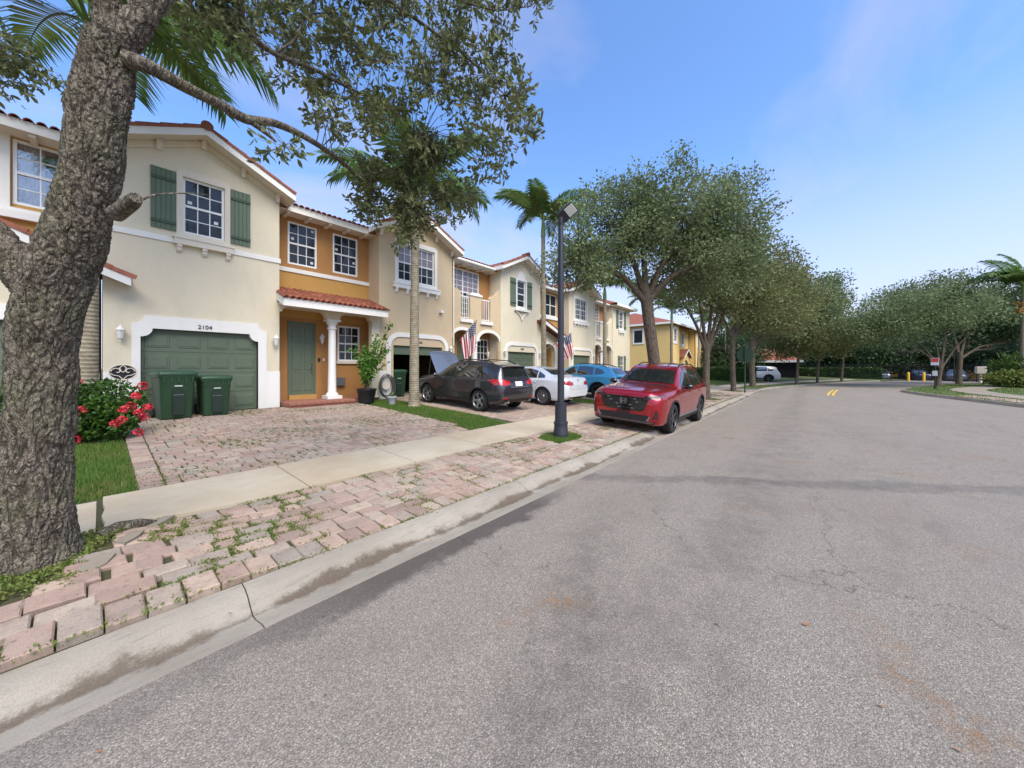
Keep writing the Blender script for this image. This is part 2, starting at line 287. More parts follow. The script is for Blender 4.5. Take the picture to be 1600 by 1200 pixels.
t = NT('window_pane'); p = t.pos(); t.set(Base_Color=(0.018, 0.022, 0.026, 1), Roughness=0.03); t.b.inputs['Specular IOR Level'].default_value = 0.9
bm_ = t.bump(t.noise(p, 1.6, 3), 0.14, 0.03); M['pane'] = t.m; M['pane'].name = 'window_pane'; t.b.inputs['Specular IOR Level'].default_value = 0.45
t = NT('shaded_pane'); t.set(Base_Color=t.mix(t.noise(t.map(t.pos(), (2, 2, 14)), 1.0, 2), srgb(112, 104, 112), srgb(140, 130, 138)), Roughness=0.06); M['shaded'] = t.m
t = NT('clear_pane'); fr = t.n('ShaderNodeFresnel'); fr.inputs[0].default_value = 1.6; tr = t.n('ShaderNodeBsdfTransparent'); gl = t.n('ShaderNodeBsdfGlossy'); gl.inputs['Roughness'].default_value = 0.02
mx = t.n('ShaderNodeMixShader'); t.l(t.math('ADD', fr.outputs[0], 0.12), mx.inputs[0]); t.l(tr.outputs[0], mx.inputs[1]); t.l(gl.outputs[0], mx.inputs[2]); t.l(mx.outputs[0], t.out.inputs[0]); M['clear'] = t.m
def carpaint(name, col, metallic=0.35, rough=0.32):
    t = NT(name); p = t.pos(); fl = t.noise(p, 900, 2)
    t.set(Base_Color=t.mix(t.rng(fl, 0.4, 0.6), tuple(x * 0.85 for x in col[:3]) + (1,), col), Metallic=metallic, Roughness=rough)
    t.b.inputs['Coat Weight'].default_value = 1.0; t.b.inputs['Coat Roughness'].default_value = 0.03; t.b.inputs['Coat IOR'].default_value = 1.55; return t.m
M['carred'] = carpaint('car_paint_red', srgb(168, 10, 28), 0.6, 0.25)
M['cargrey'] = carpaint('car_paint_dark_grey', srgb(66, 66, 72), 0.6, 0.32)
M['carwhite'] = carpaint('car_paint_white', srgb(226, 228, 230), 0.0, 0.4)
M['carblue'] = carpaint('car_paint_bright_blue', srgb(84, 184, 224), 0.1, 0.35)
M['carnavy'] = carpaint('car_paint_navy', srgb(30, 36, 66), 0.4, 0.3)
M['carsilver'] = carpaint('car_paint_silver', srgb(120, 128, 140), 0.6, 0.35)
t = NT('car_glass'); t.b.inputs['IOR'].default_value = 2.6; t.set(Base_Color=(0.012, 0.015, 0.016, 1), Roughness=0.02); M['carglass'] = t.m
M['trim'] = paint('black_plastic', srgb(24, 24, 26), 0.55, 0.1, 8)
M['gloss'] = paint('gloss_black', srgb(12, 12, 13), 0.2, 0.05, 4, coat=0.6)
M['tyre'] = paint('tyre_rubber', srgb(26, 26, 27), 0.85, 0.15, 14)
M['alloy'] = paint('alloy_wheel', srgb(176, 178, 182), 0.3, 0.04, metallic=0.9)
M['alloyblack'] = paint('black_alloy_wheel', srgb(24, 24, 26), 0.3, 0.04, coat=0.5)
M['chrome'] = paint('bright_metal', srgb(205, 206, 210), 0.18, 0.02, metallic=1.0)
M['lens'] = paint('headlight_lens', srgb(84, 88, 94), 0.35, 0.03)
M['taillens'] = paint('red_tail_lens', srgb(176, 20, 24), 0.15, 0.05, coat=1.0)
M['plate'] = paint('number_plate', srgb(212, 214, 214), 0.5, 0.03)
M['skid'] = paint('silver_plastic', srgb(126, 128, 132), 0.4, 0.04, metallic=0.5)

# ------------------------------------------------------------------ mesh helpers
class MB:
    def __init__(s): s.v = []; s.f = []
    def add(s, vs, fs):
        o = len(s.v); s.v += [tuple(q) for q in vs]; s.f += [tuple(i + o for i in q) for q in fs]; return s
    def box(s, x0, x1, y0, y1, z0, z1):
        return s.add([(x0, y0, z0), (x1, y0, z0), (x1, y1, z0), (x0, y1, z0), (x0, y0, z1), (x1, y0, z1), (x1, y1, z1), (x0, y1, z1)],
                     [(0, 3, 2, 1), (4, 5, 6, 7), (0, 1, 5, 4), (1, 2, 6, 5), (2, 3, 7, 6), (3, 0, 4, 7)])
    def bbox(s, x0, x1, y0, y1, z0, z1, b=0.006):
        """box with bevelled edges (chamfer)"""
        bm = bmesh.new(); r = bmesh.ops.create_cube(bm, size=1)
        for q in bm.verts: q.co = Vector(((x0 + x1) / 2 + q.co.x * (x1 - x0), (y0 + y1) / 2 + q.co.y * (y1 - y0), (z0 + z1) / 2 + q.co.z * (z1 - z0)))
        bmesh.ops.bevel(bm, geom=bm.edges[:], offset=b, segments=1, affect='EDGES')
        bm.verts.index_update(); s.add([q.co for q in bm.verts], [[q.index for q in f.verts] for f in bm.faces]); bm.free(); return s
    def prism(s, poly, a, b, axis='y'):
        """poly: list of 2-D points, extruded from a to b. axis y: poly is (x,z); x: (y,z); z: (x,y)"""
        n = len(poly)
        def P(q, t): return {'y': (q[0], t, q[1]), 'x': (t, q[0], q[1]), 'z': (q[0], q[1], t)}[axis]
        vs = [P(q, a) for q in poly] + [P(q, b) for q in poly]
        fs = [tuple(range(n))[::-1], tuple(range(n, 2 * n))] + [(i, (i + 1) % n, n + (i + 1) % n, n + i) for i in range(n)]
        return s.add(vs, fs)
    def tube(s, path, rad, n=8, caps=True):
        path = [Vector(q) for q in path]; m = len(path)
        if not isinstance(rad, (list, tuple, np.ndarray)): rad = [rad] * m
        d0 = (path[1] - path[0]).normalized(); up = Vector((0, 0, 1)) if abs(d0.z) < 0.9 else Vector((1, 0, 0))
        u = d0.cross(up).normalized(); vs = []; fs = []
        for i in range(m):
            d = (path[min(i + 1, m - 1)] - path[max(i - 1, 0)]).normalized()
            u = (u - d * u.dot(d)).normalized(); w = d.cross(u)
            for k in range(n):
                a = 2 * math.pi * k / n; vs.append(path[i] + (u * math.cos(a) + w * math.sin(a)) * rad[i])
        for i in range(m - 1):
            for k in range(n):
                k2 = (k + 1) % n; fs.append((i * n + k, i * n + k2, (i + 1) * n + k2, (i + 1) * n + k))
        if caps: fs += [tuple(range(n))[::-1], tuple(range((m - 1) * n, m * n))]
        return s.add(vs, fs)
    def lathe(s, prof, n=20, c=(0, 0, 0), axis='z', cap=True):
        """prof: list of (r, h)"""
        vs = []; fs = []; m = len(prof)
        for r, h in prof:
            for k in range(n):
                a = 2 * math.pi * k / n; x, y = r * math.cos(a), r * math.sin(a)
                q = {'z': (x, y, h), 'y': (x, h, y), 'x': (h, x, y)}[axis]; vs.append((c[0] + q[0], c[1] + q[1], c[2] + q[2]))
        for i in range(m - 1):
            for k in range(n):
                k2 = (k + 1) % n; fs.append((i * n + k, i * n + k2, (i + 1) * n + k2, (i + 1) * n + k))
        if cap: fs += [tuple(range(n))[::-1], tuple(range((m - 1) * n, m * n))]
        return s.add(vs, fs)
    def mesh(s, name, mat, smooth=None):
        me = bpy.data.meshes.new(name); me.from_pydata(s.v, [], s.f)
        if mat: me.materials.append(mat)
        bm = bmesh.new(); bm.from_mesh(me); bmesh.ops.recalc_face_normals(bm, faces=bm.faces[:]); bm.to_mesh(me); bm.free()
        if smooth:
            me.polygons.foreach_set('use_smooth', [True] * len(me.polygons)); me.set_sharp_from_angle(angle=R(smooth if smooth is not True else 40))
        me.update(); return me
    def build(s, name, mat, parent=None, smooth=None, loc=None):
        return link(name, s.mesh(name, mat, smooth), parent, loc)
def link(name, me, parent=None, loc=None):
    o = bpy.data.objects.new(name, me); C.objects.link(o)
    if parent: o.parent = parent
    if loc: o.location = loc
    return o
def tag(o, label=None, cat=None, group=None, kind=None):
    if label: o['label'] = label
    if cat: o['category'] = cat
    if group: o['group'] = group
    if kind: o['kind'] = kind
    return o
def thing(name, label, cat, loc=(0, 0, 0), rz=0, group=None):
    o = bpy.data.objects.new(name, None); C.objects.link(o); o.location = loc; o.rotation_euler = (0, 0, rz); o.empty_display_size = 0.2
    return tag(o, label, cat, group)
def copy_tree(o, parent=None):
    c = o.copy(); C.objects.link(c); c.parent = parent
    for ch in list(o.children): copy_tree(ch, c)
    return c
def fast_mesh(name, V, F, mat, smooth=False):
    """V (n,3) array, F (m,k) array with constant k"""
    V = np.asarray(V, np.float32); F = np.asarray(F, np.int32); me = bpy.data.meshes.new(name)
    me.vertices.add(len(V)); me.vertices.foreach_set('co', V.ravel()); k = F.shape[1]
    me.loops.add(F.size); me.loops.foreach_set('vertex_index', F.ravel()); me.polygons.add(len(F))
    me.polygons.foreach_set('loop_start', np.arange(0, F.size, k, dtype=np.int32)); me.polygons.foreach_set('loop_total', np.full(len(F), k, np.int32))
    if smooth: me.polygons.foreach_set('use_smooth', np.ones(len(F), bool))
    me.materials.append(mat); me.update(calc_edges=True); return me
def spline(pts, n):
    """Catmull-Rom through pts (rows of any width), n samples"""
    P = np.array(pts, float); m = len(P); P2 = np.vstack([2 * P[0] - P[1], P, 2 * P[-1] - P[-2]]); out = []
    for t in np.linspace(0, m - 1 - 1e-9, n):
        i = int(t); u = t - i; a, b, c, d = P2[i], P2[i + 1], P2[i + 2], P2[i + 3]
        out.append(0.5 * ((2 * b) + (-a + c) * u + (2 * a - 5 * b + 4 * c - d) * u * u + (-a + 3 * b - 3 * c + d) * u ** 3))
    return np.array(out)
def leaf_cloud(cent, dirs, size, aspect=0.45, shape='rhomb', jitter=0.35):
    """one small leaf per row of cent; dirs: leaf axis; returns V, F"""
    n = len(cent); d = dirs / (np.linalg.norm(dirs, axis=1, keepdims=True) + 1e-9)
    r = RNG.normal(size=(n, 3)); w = np.cross(d, r); w /= (np.linalg.norm(w, axis=1, keepdims=True) + 1e-9); nn = np.cross(d, w)
    L = size * (1 + jitter * (RNG.random(n) - 0.5) * 2); L = L[:, None]; W = L * aspect
    if shape == 'rhomb':
        V = np.stack([cent, cent + d * L * 0.5 + w * W * 0.5, cent + d * L, cent + d * L * 0.5 - w * W * 0.5], 1).reshape(-1, 3); F = np.arange(4 * n).reshape(n, 4)
        return V, F
    b = nn * L * (0.10 + 0.12 * RNG.random((n, 1)))
    V = np.stack([cent, cent + d * L * 0.3 + w * W * 0.42 - b * 0.3, cent + d * L * 0.68 + w * W * 0.46 - b * 0.5, cent + d * L - b * 1.6, cent + d * L * 0.68 - w * W * 0.46 - b * 0.5, cent + d * L * 0.3 - w * W * 0.42 - b * 0.3,
                  cent + d * L * 0.35 + b * 0.25, cent + d * L * 0.7 - b * 0.1], 1).reshape(-1, 3)
    base = np.arange(n)[:, None] * 8
    F = np.concatenate([base + np.array([[0, 6, 1, 1]]), base + np.array([[1, 6, 7, 2]]), base + np.array([[2, 7, 3, 3]]), base + np.array([[0, 5, 6, 6]]), base + np.array([[5, 4, 7, 6]]), base + np.array([[4, 3, 7, 7]])], 0)
    return V, F
def ngon_mesh(name, V, F, mat):
    """quads with repeated last index become triangles"""
    V = np.asarray(V, np.float32); tri = F[:, 2] == F[:, 3]; Q = F[~tri]; T = F[tri][:, :3]
    me = bpy.data.meshes.new(name); me.vertices.add(len(V)); me.vertices.foreach_set('co', V.ravel())
    li = np.concatenate([Q.ravel(), T.ravel()]).astype(np.int32); me.loops.add(len(li)); me.loops.foreach_set('vertex_index', li)
    tot = np.concatenate([np.full(len(Q), 4), np.full(len(T), 3)]).astype(np.int32); st = np.concatenate([[0], np.cumsum(tot)[:-1]]).astype(np.int32)
    me.polygons.add(len(tot)); me.polygons.foreach_set('loop_start', st); me.polygons.foreach_set('loop_total', tot)
    me.materials.append(mat); me.update(calc_edges=True); return me
def text_mesh(txt, size, depth, mat):
    cu = bpy.data.curves.new('txt', 'FONT'); cu.body = txt; cu.size = size; cu.extrude = depth; cu.align_x = 'CENTER'; cu.align_y = 'CENTER'
    o = bpy.data.objects.new('txt', cu); C.objects.link(o); dg = bpy.context.evaluated_depsgraph_get(); me = bpy.data.meshes.new_from_object(o.evaluated_get(dg))
    bpy.data.objects.remove(o); me.materials.clear(); me.materials.append(mat); return me
def arc(cx, cz, r, a0, a1, n=8, rz=None):
    rz = rz or r
    return [(cx + r * math.cos(R(a0 + (a1 - a0) * i / n)), cz + rz * math.sin(R(a0 + (a1 - a0) * i / n))) for i in range(n + 1)]
# ------------------------------------------------------------------ ground
CO, SI = math.cos(R(40.515)), math.sin(R(40.515))
def in_view(x, y, z, m=25):
    fw = x * CO + y * SI
    if fw < 0.3: return False
    u = 800 + 550 * (x * SI - y * CO) / fw; v = 575 - 550 * (z - 1.6) / fw
    return -m < u < 1600 + m and -m < v < 1200 + m
EX = [-60, 30, 34.3, 38, 41, 44.5, 48, 55, 62, 75, 90]; EY = [2.56, 2.56, 2.2, 1.4, 0.55, -0.3, -1.3, -3.7, -6.5, -13, -21]
def edge(x): return np.interp(x, EX, EY)
GE = [0, 0.54, 2.14, 3.44, 9.94, 12, 60]; GZ = [0.0, 0.07, 0.125, 0.16, 0.42, 0.45, 0.5]
TREE = (-0.32, 4.32)
def gz(x, y):
    e = np.asarray(y) - edge(x)
    b = 0.11 * np.exp(-((np.asarray(x) - TREE[0]) ** 2 + (np.asarray(y) - TREE[1]) ** 2) / 0.85 ** 2)
    return np.interp(e, GE, GZ) + b * (e > 0.5)
def inpoly(x, y, P):
    r = False; n = len(P)
    for i in range(n):
        x0, y0 = P[i]; x1, y1 = P[(i + 1) % n]
        if (y0 > y) != (y1 > y) and x < (x1 - x0) * (y - y0) / (y1 - y0) + x0: r = not r
    return r
# base sheet reaching the horizon
g = MB(); g.add([(-900, -900, -0.16), (1500, -900, -0.16), (1500, 900, -0.16), (-900, 900, -0.16)], [(0, 1, 2, 3)]); tag(g.build('ground', M['lawn']), kind='structure')
xs = list(np.arange(-40, 30, 5)) + list(np.arange(30, 80.1, 2.0))
g = MB(); vs = [(x, float(edge(x)) + 0.012, 0) for x in xs]; top = len(vs); vs += [(80, -60, 0), (-40, -60, 0)]
g.add(vs, [tuple(range(len(vs)))]); tag(g.build('road', M['road']), kind='structure')
# the yard behind the kerb
nx, ny = 150, 70
X = np.concatenate([np.linspace(-25, 8, 90), np.linspace(8.5, 95, 60)]); E_ = np.concatenate([np.linspace(0.5, 4, 30), np.linspace(4.2, 14, 28), np.linspace(16, 70, 12)])
V = []; F = []
for i, x in enumerate(X):
    for j, e in enumerate(E_):
        y = float(edge(x)) + e; V.append((x, y, float(gz(x, y)) - 0.035))
for i in range(len(X) - 1):
    for j in range(len(E_) - 1):
        a = i * len(E_) + j; F.append((a, a + 1, a + len(E_) + 1, a + len(E_)))
tag(link('yard', fast_mesh('yard', V, F, M['lawn'], True)), kind='structure')

# kerb with rolled gutter, in cast lengths
PROF = [(0.0, 0.004), (0.05, 0.0), (0.19, -0.034), (0.25, -0.036), (0.30, -0.014), (0.37, 0.034), (0.44, 0.060), (0.53, 0.068), (0.53, -0.14), (0.0, -0.14)]
def curb_mesh(L):
    m = MB(); n = len(PROF); k = 26; vs = []; fs = []
    for i in range(k + 1):
        x = L * i / k
        for q, (a, b) in enumerate(PROF):
            w = 0.0 if 7 < q else 0.004 * (noise.noise(Vector((x * 3, a * 9, L)))); vs.append((x, a, b + w))
    for i in range(k):
        for q in range(n):
            q2 = (q + 1) % n; fs.append((i * n + q, i * n + q2, (i + 1) * n + q2, (i + 1) * n + q))
    fs += [tuple(range(n)), tuple(range(k * n, k * n + n))[::-1]]
    return m.add(vs, fs).mesh('curb_length', M['curb'], 35)
curb = thing('curb', None, None); curb['kind'] = 'structure'
cme = curb_mesh(2.992); x = 0.66 - 3 * 6
while x < 62:
    y0, y1 = float(edge(x)), float(edge(x + 3)); a = math.atan2(y1 - y0, 3); o = link('curb_length', cme, curb, (x, y0, 0)); o.rotation_euler = (0, 0, a); x += 3 * math.cos(a)
# sidewalk slabs
walk = thing('sidewalk', None, None); walk['kind'] = 'structure'
bx = [-14, -11, -8.5, -6.4, -4.8, -3.3, -1.6, -0.02, 1.68] + [1.68 + 1.52 * i for i in range(1, 24)] + [37 + 2.2 * i for i in range(12)]
for i in range(len(bx) - 1):
    a, b = bx[i] + 0.006, bx[i + 1] - 0.006
    if abs(bx[i] + 0.02) < 0.01: a += 0.035
    n = 8; V = []; m = MB(); ph = 0.0
    if bx[i] < -0.3 and bx[i + 1] < 0: ph = -0.035
    for r in range(n + 1):
        xx = a + (b - a) * r / n
        if abs(bx[i] + 0.02) < 0.01 and r == 0: pass
        for c in range(n + 1):
            yy = float(edge(xx)) + 2.15 + 1.27 * c / n
            wob = 0.03 * noise.noise(Vector((yy * 3, bx[i], 0))) if r in (0,) and abs(bx[i] + 0.02) < 0.01 else 0
            V.append((xx + wob, yy, float(gz(xx, yy)) + 0.012 + ph + 0.003 * noise.noise(Vector((xx, yy, 3)))))
    N = (n + 1) ** 2; Vb = [(q[0], q[1], q[2] - 0.1) for q in V]; fs = []
    for r in range(n):
        for c in range(n):
            k = r * (n + 1) + c; fs.append((k, k + n + 1, k + n + 2, k + 1))
    rim = [c for c in range(n + 1)] + [r * (n + 1) + n for r in range(1, n + 1)] + [n * (n + 1) + c for c in range(n - 1, -1, -1)] + [r * (n + 1) for r in range(n - 1, 0, -1)]
    for k in range(len(rim)):
        p_, q_ = rim[k], rim[(k + 1) % len(rim)]; fs.append((p_, q_, N + q_, N + p_))
    m.add(V + Vb, fs); m.build('slab', M['walk'], walk, 30)

# ------------------------------------------------------------------ block paving (helpers)
def paver_geo(w, d, h=0.075, b=0.009):
    x, y = w / 2, d / 2
    vs = [(-x + b, -y + b, 0), (x - b, -y + b, 0), (x - b, y - b, 0), (-x + b, y - b, 0), (-x, -y, -b), (x, -y, -b), (x, y, -b), (-x, y, -b), (-x, -y, -h), (x, -y, -h), (x, y, -h), (-x, y, -h)]
    fs = [(0, 1, 2, 3)] + [(i, 4 + i, 4 + (i + 1) % 4, (i + 1) % 4) for i in range(4)] + [(4 + i, 8 + i, 8 + (i + 1) % 4, 4 + (i + 1) % 4) for i in range(4)]
    return vs, fs
PM = {}
def paver_mesh(w, d):
    k = (round(w, 3), round(d, 3))
    if k not in PM: PM[k] = MB().add(*paver_geo(w, d)).mesh('paver', M['paver'])
    return PM[k]
def lay(parent, stones, n_obj, stuffname):
    """stones: (x, y, w, d, rz, tx, ty, dz). the nearest become single stones, the others one joined part"""
    st = [s for s in stones if in_view(s[0], s[1], float(gz(s[0], s[1])))]
    st.sort(key=lambda s: s[0] ** 2 + s[1] ** 2)
    rest = MB()
    for i, (x, y, w, d, rz, tx, ty, dz) in enumerate(st):
        h = 0.03; zx = float(gz(x + h, y) - gz(x - h, y)) / (2 * h); zy = float(gz(x, y + h) - gz(x, y - h)) / (2 * h)
        rot = (tx + math.atan(zy), ty - math.atan(zx), rz); loc = (x, y, float(gz(x, y)) + dz)
        if i < n_obj:
            o = link('paver', paver_mesh(w, d), parent, loc); o.rotation_euler = rot
        else:
            mt = Matrix.Translation(loc) @ Matrix.Rotation(rz, 4, 'Z') @ Matrix.Rotation(rot[1], 4, 'Y') @ Matrix.Rotation(rot[0], 4, 'X')
            vs, fs = paver_geo(w, d); rest.add([mt @ Vector(q) for q in vs], fs)
    if rest.v:
        o = rest.build(stuffname, M['paver'], parent); o['kind'] = 'stuff'
    return st
def bond(x0, x1, y0, y1, skip, chaos, rows=0.15, seed=1, lens=(0.15, 0.225, 0.225, 0.225)):
    rg = random.Random(seed); out = []; y = y0; r = 0
    while y + rows * 0.8 <= y1:
        x = x0 + (0.0 if r % 2 else -0.075)
        while x < x1:
            L = rg.choice(lens); cx, cy = x + L / 2, y + rows / 2
            L2 = min(x + L, x1) - max(x, x0)
            if L2 > 0.07:
                cx = max(x, x0) + L2 / 2
                if not skip(cx, cy):
                    ch = chaos(cx, cy); W = round(L2, 3)
                    out.append((cx + rg.gauss(0, 0.004 + 0.02 * ch), cy + rg.gauss(0, 0.003 + 0.015 * ch), W - 0.013, rows - 0.013, rg.gauss(0, 0.009 + 0.13 * ch), rg.gauss(0, 0.008 + 0.07 * ch), rg.gauss(0, 0.008 + 0.06 * ch), max(-0.007, rg.gauss(0, 0.002 + 0.010 * ch))))
            x += L
        y += rows; r += 1
    return out
def sheet(name, x0, x1, y0, y1, dz, mat, parent=None, nx=40, ny=20, kind='structure'):
    V = []; F = []
    for i in range(nx + 1):
        for j in range(ny + 1):
            x = x0 + (x1 - x0) * i / nx; y = y0 + (y1 - y0) * j / ny; V.append((x, y, float(gz(x, y)) + dz))
    for i in range(nx):
        for j in range(ny):
            a = i * (ny + 1) + j; F.append((a, a + ny + 1, a + ny + 2, a + 1))
    o = link(name, fast_mesh(name, V, F, mat, True), parent)
    if kind: o['kind'] = kind
    return o
sheet('sidewalk_bed', -14, 37, 4.70, 6.01, -0.026, M['jsoil'], None, 80, 6)
WELL = [(-2.2, 3.72), (-0.62, 3.66), (-0.30, 3.86), (-0.08, 4.12), (0.10, 4.42), (0.34, 4.72), (-2.2, 4.72)]
OAKS = [(12.6, 3.95), (19.3, 3.95), (27.0, 3.95), (34.8, 3.75)]
LAMP = (6.5, 4.16)
def skip_verge(x, y):
    if inpoly(x, y, WELL): return True
    if (x - LAMP[0]) ** 2 / 0.55 ** 2 + (y - LAMP[1]) ** 2 / 0.40 ** 2 < 1: return True
    return any((x - a) ** 2 + (y - b) ** 2 < 0.6 ** 2 for a, b in OAKS)
verge = sheet('paved_verge', -14, 31, 3.095, 4.71, -0.022, M['jsoil'], None, 160, 12)
chaos_v = lambda x, y: max(0.0, min(0.5, (1.0 - x) / 1.0)) if x < 0.95 else 0.05
stones = [(*q[:7], q[7] + 0.028 * max(0.0, min(1.0, (1.0 - q[0]) / 0.6)) * max(0.0, min(1.0, (4.0 - q[1]) / 0.5))) for q in bond(-6, 30.5, 3.35, 4.70, skip_verge, chaos_v, 0.165, 3, (0.165, 0.25, 0.25, 0.28))]
rg = random.Random(11); x = 0.015 - 0.176 * 20
while x < 30.5:
    ch = chaos_v(x, 3.2) * 0.5
    stones.append((x + 0.088, 3.225 + rg.gauss(0, 0.006 + 0.01 * ch), 0.166, 0.235, rg.gauss(0, 0.012 + 0.05 * ch), rg.gauss(0, 0.01 + 0.03 * ch), rg.gauss(0, 0.01 + 0.03 * ch), rg.gauss(0.002, 0.003 + 0.004 * ch) + 0.034 * max(0.0, min(1.0, (1.0 - x) / 0.6)))); x += 0.176
VST = lay(verge, stones, 300, 'far_pavers')
DRIVES = [(0.3, 5.85), (7.25, 12.65), (14.08, 19.5), (20.9, 26.3), (27.75, 33)]
DST = []
STRIP0 = [(5.55, 6.03), (6.85, 6.03), (7.32, 7.6), (7.40, 12.45), (6.02, 12.45), (6.0, 9.0), (5.86, 7.2)]
for k, (a, b) in enumerate(DRIVES):
    dw = sheet('driveway', a, b, 6.0, 12.5, -0.022, M['jsoil'], None, 20, 16)
    ch0 = (lambda x, y: 0.08) if k == 0 else (lambda x, y: 0.12)
    edge_st = []; rg = random.Random(20 + k)
    y = 6.02
    while y < 12.3:                               # header course along the left edge
        edge_st.append((a + 0.115, y + 0.075, 0.222, 0.141, rg.gauss(0, 0.015), rg.gauss(0, 0.012), rg.gauss(0, 0.012), rg.gauss(0, 0.003))); y += 0.15
    ss = edge_st + bond(a + 0.235, b, 6.02, 12.42, lambda x, y: inpoly(x, y, STRIP0), ch0, seed=30 + k)
    DST.append(lay(dw, ss, 300 if k == 0 else 0, 'far_pavers'))

# weeds in the joints, loose leaves, lawn blades
def blades(name, pts, h, wdt, mat, parent=None, lean=0.5):
    pts = np.asarray(pts); n = len(pts); a = RNG.random(n) * 6.283; hh = h * (0.5 + RNG.random(n)); l = lean * hh * RNG.random(n); b = RNG.random(n) * 6.283
    dx = np.stack([np.cos(a), np.sin(a), np.zeros(n)], 1) * (wdt * (0.6 + 0.8 * RNG.random(n)))[:, None]
    tip = pts + np.stack([np.cos(b) * l, np.sin(b) * l, hh], 1)
    V = np.stack([pts - dx, pts + dx, tip], 1).reshape(-1, 3); F = np.arange(3 * n).reshape(n, 3)
    o = link(name, fast_mesh(name, V, F, mat), parent); o['kind'] = 'stuff'; return o
def sample_poly(P, n, dz=-0.035):
    P = np.array(P); lo, hi = P.min(0), P.max(0); out = []
    pl = [tuple(q) for q in P]
    while len(out) < n:
        q = lo + (hi - lo) * RNG.random(2)
        if inpoly(q[0], q[1], pl): out.append(q)
    out = np.array(out); return np.column_stack([out, gz(out[:, 0], out[:, 1]) + dz])
L1 = [(-3.5, 6.03), (0.24, 6.03), (0.28, 9.6), (-3.5, 9.6)]
tag(blades('lawn_grass', sample_poly([(-1.0, 6.05), (0.28, 6.05), (0.28, 9.8), (-2.2, 9.8)], 30000), 0.05, 0.006, M['grass']), 'short green lawn between the big oak and the brick driveway', 'grass')
tag(blades('strip_grass', sample_poly(STRIP0, 22000), 0.05, 0.007, M['grass']), 'bright green grass strip around the slim palm trunk beside the dark grey SUV', 'grass')
pts = []
while len(pts) < 6000:
    q = RNG.normal(size=2) * 0.35
    if (q[0] / 0.55) ** 2 + (q[1] / 0.40) ** 2 < 1: pts.append((LAMP[0] + q[0], LAMP[1] + q[1]))
pts = np.array(pts); tag(blades('lamp_ring_grass', np.column_stack([pts, gz(pts[:, 0], pts[:, 1]) - 0.03]), 0.06, 0.007, M['grass']), 'small ring of grass around the foot of the lamp post', 'grass')
fs_ = [sample_poly([(12.7, 6.05), (14.03, 6.05), (14.03, 12.4), (12.7, 12.4)], 7000), sample_poly([(19.55, 6.05), (20.85, 6.05), (20.85, 12.4), (19.55, 12.4)], 3500), sample_poly([(26.4, 6.05), (27.7, 6.05), (27.7, 12.4), (26.4, 12.4)], 3000), sample_poly([(33, 6.05), (41, 4.2), (41, 9), (33, 12)], 5000)]
tag(blades('far_lawn_grass', np.vstack(fs_), 0.06, 0.012, M['grass']), 'grass strips between the driveways further along the row', 'grass')
for a, b in OAKS:
    q = RNG.normal(size=(900, 2)) * 0.3; pts = np.column_stack([a + q[:, 0], b + q[:, 1]])
    tag(blades('tree_well_grass', np.column_stack([pts, gz(pts[:, 0], pts[:, 1]) - 0.03]), 0.06, 0.012, M['weed']), 'thin grass in the wells of the street trees beyond the red car', 'grass', 'grass in the street tree wells')
# weeds of the oak's well and the heaved joints: small round leaves
def weeds(name, pts, size, label, mat='weed'):
    pts = np.asarray(pts); d = RNG.normal(size=pts.shape); d[:, 2] = np.abs(d[:, 2]) * 0.8 + 0.25
    V, F = leaf_cloud(pts, d, size, 0.6, 'rhomb', 0.6); return tag(link(name, fast_mesh(name, V, F, M[mat])), label, 'weeds', None, 'stuff')
w = sample_poly(WELL, 22000, -0.02); w[:, 2] += RNG.random(len(w)) * 0.05 * (0.5 + np.array([noise.noise(Vector((a * 4, b * 4, 0))) for a, b in w[:, :2]]))
weeds('tree_well_weeds', w, 0.022, 'low green weeds spreading around the foot of the big oak')
def joint_weeds(st, n, dens, sx, sz, blob):
    out = []; tries = 0
    while len(out) < n and tries < n * 40:
        tries += 1; s = random.choice(st[:blob]); x, y, wd_, dp = s[:4]
        if random.random() < 0.5: q = (x + (random.random() - 0.5) * (wd_ + 0.01), y + random.choice((-1, 1)) * (dp / 2 + 0.004))
        else: q = (x + random.choice((-1, 1)) * (wd_ / 2 + 0.004), y + (random.random() - 0.5) * (dp + 0.01))
        if dens(*q) > random.random():
            sp_ = 0.016 if random.random() < 0.85 else 0.04
            out.append((q[0] + random.gauss(0, sp_), q[1] + random.gauss(0, sp_)))
    out = np.array(out); return np.column_stack([out, gz(out[:, 0], out[:, 1]) - 0.016 + RNG.random(len(out)) * sz])
def dv_(x, y):
    a = noise.noise(Vector((x * 2.3, y * 2.3, 1.7))); b = 1.0 if x < 1.9 else 0.35
    if abs(y - 3.1) < 0.05: return 0.5
    return max(0, a * 2.6 + 0.22 + 0.5 * math.exp(-((x - 0.9) / 0.6) ** 2 - ((y - 3.8) / 0.35) ** 2)) * b
vw = joint_weeds(VST, 46000, dv_, 0.01, 0.024, 900); vw[:, 2] += 0.03 * np.clip((1.0 - vw[:, 0]) / 0.6, 0, 1) * np.clip((4.0 - vw[:, 1]) / 0.5, 0, 1)
weeds('verge_weeds', vw, 0.016, 'green weeds growing in the joints of the heaved roadside pavers')
def dd_(x, y):
    a = noise.noise(Vector((x * 1.3, y * 1.3, 7.7))); c_ = math.exp(-((x - 3.0) / 1.7) ** 2 - ((y - 8.2) / 1.8) ** 2)
    return max(0, a * 1.2 + 0.05 + 0.35 * c_)
weeds('driveway_weeds', joint_weeds(DST[0], 26000, dd_, 0.01, 0.014, 1600), 0.018, 'green weeds in the joints of the driveway in front of garage 2104')
pts = []
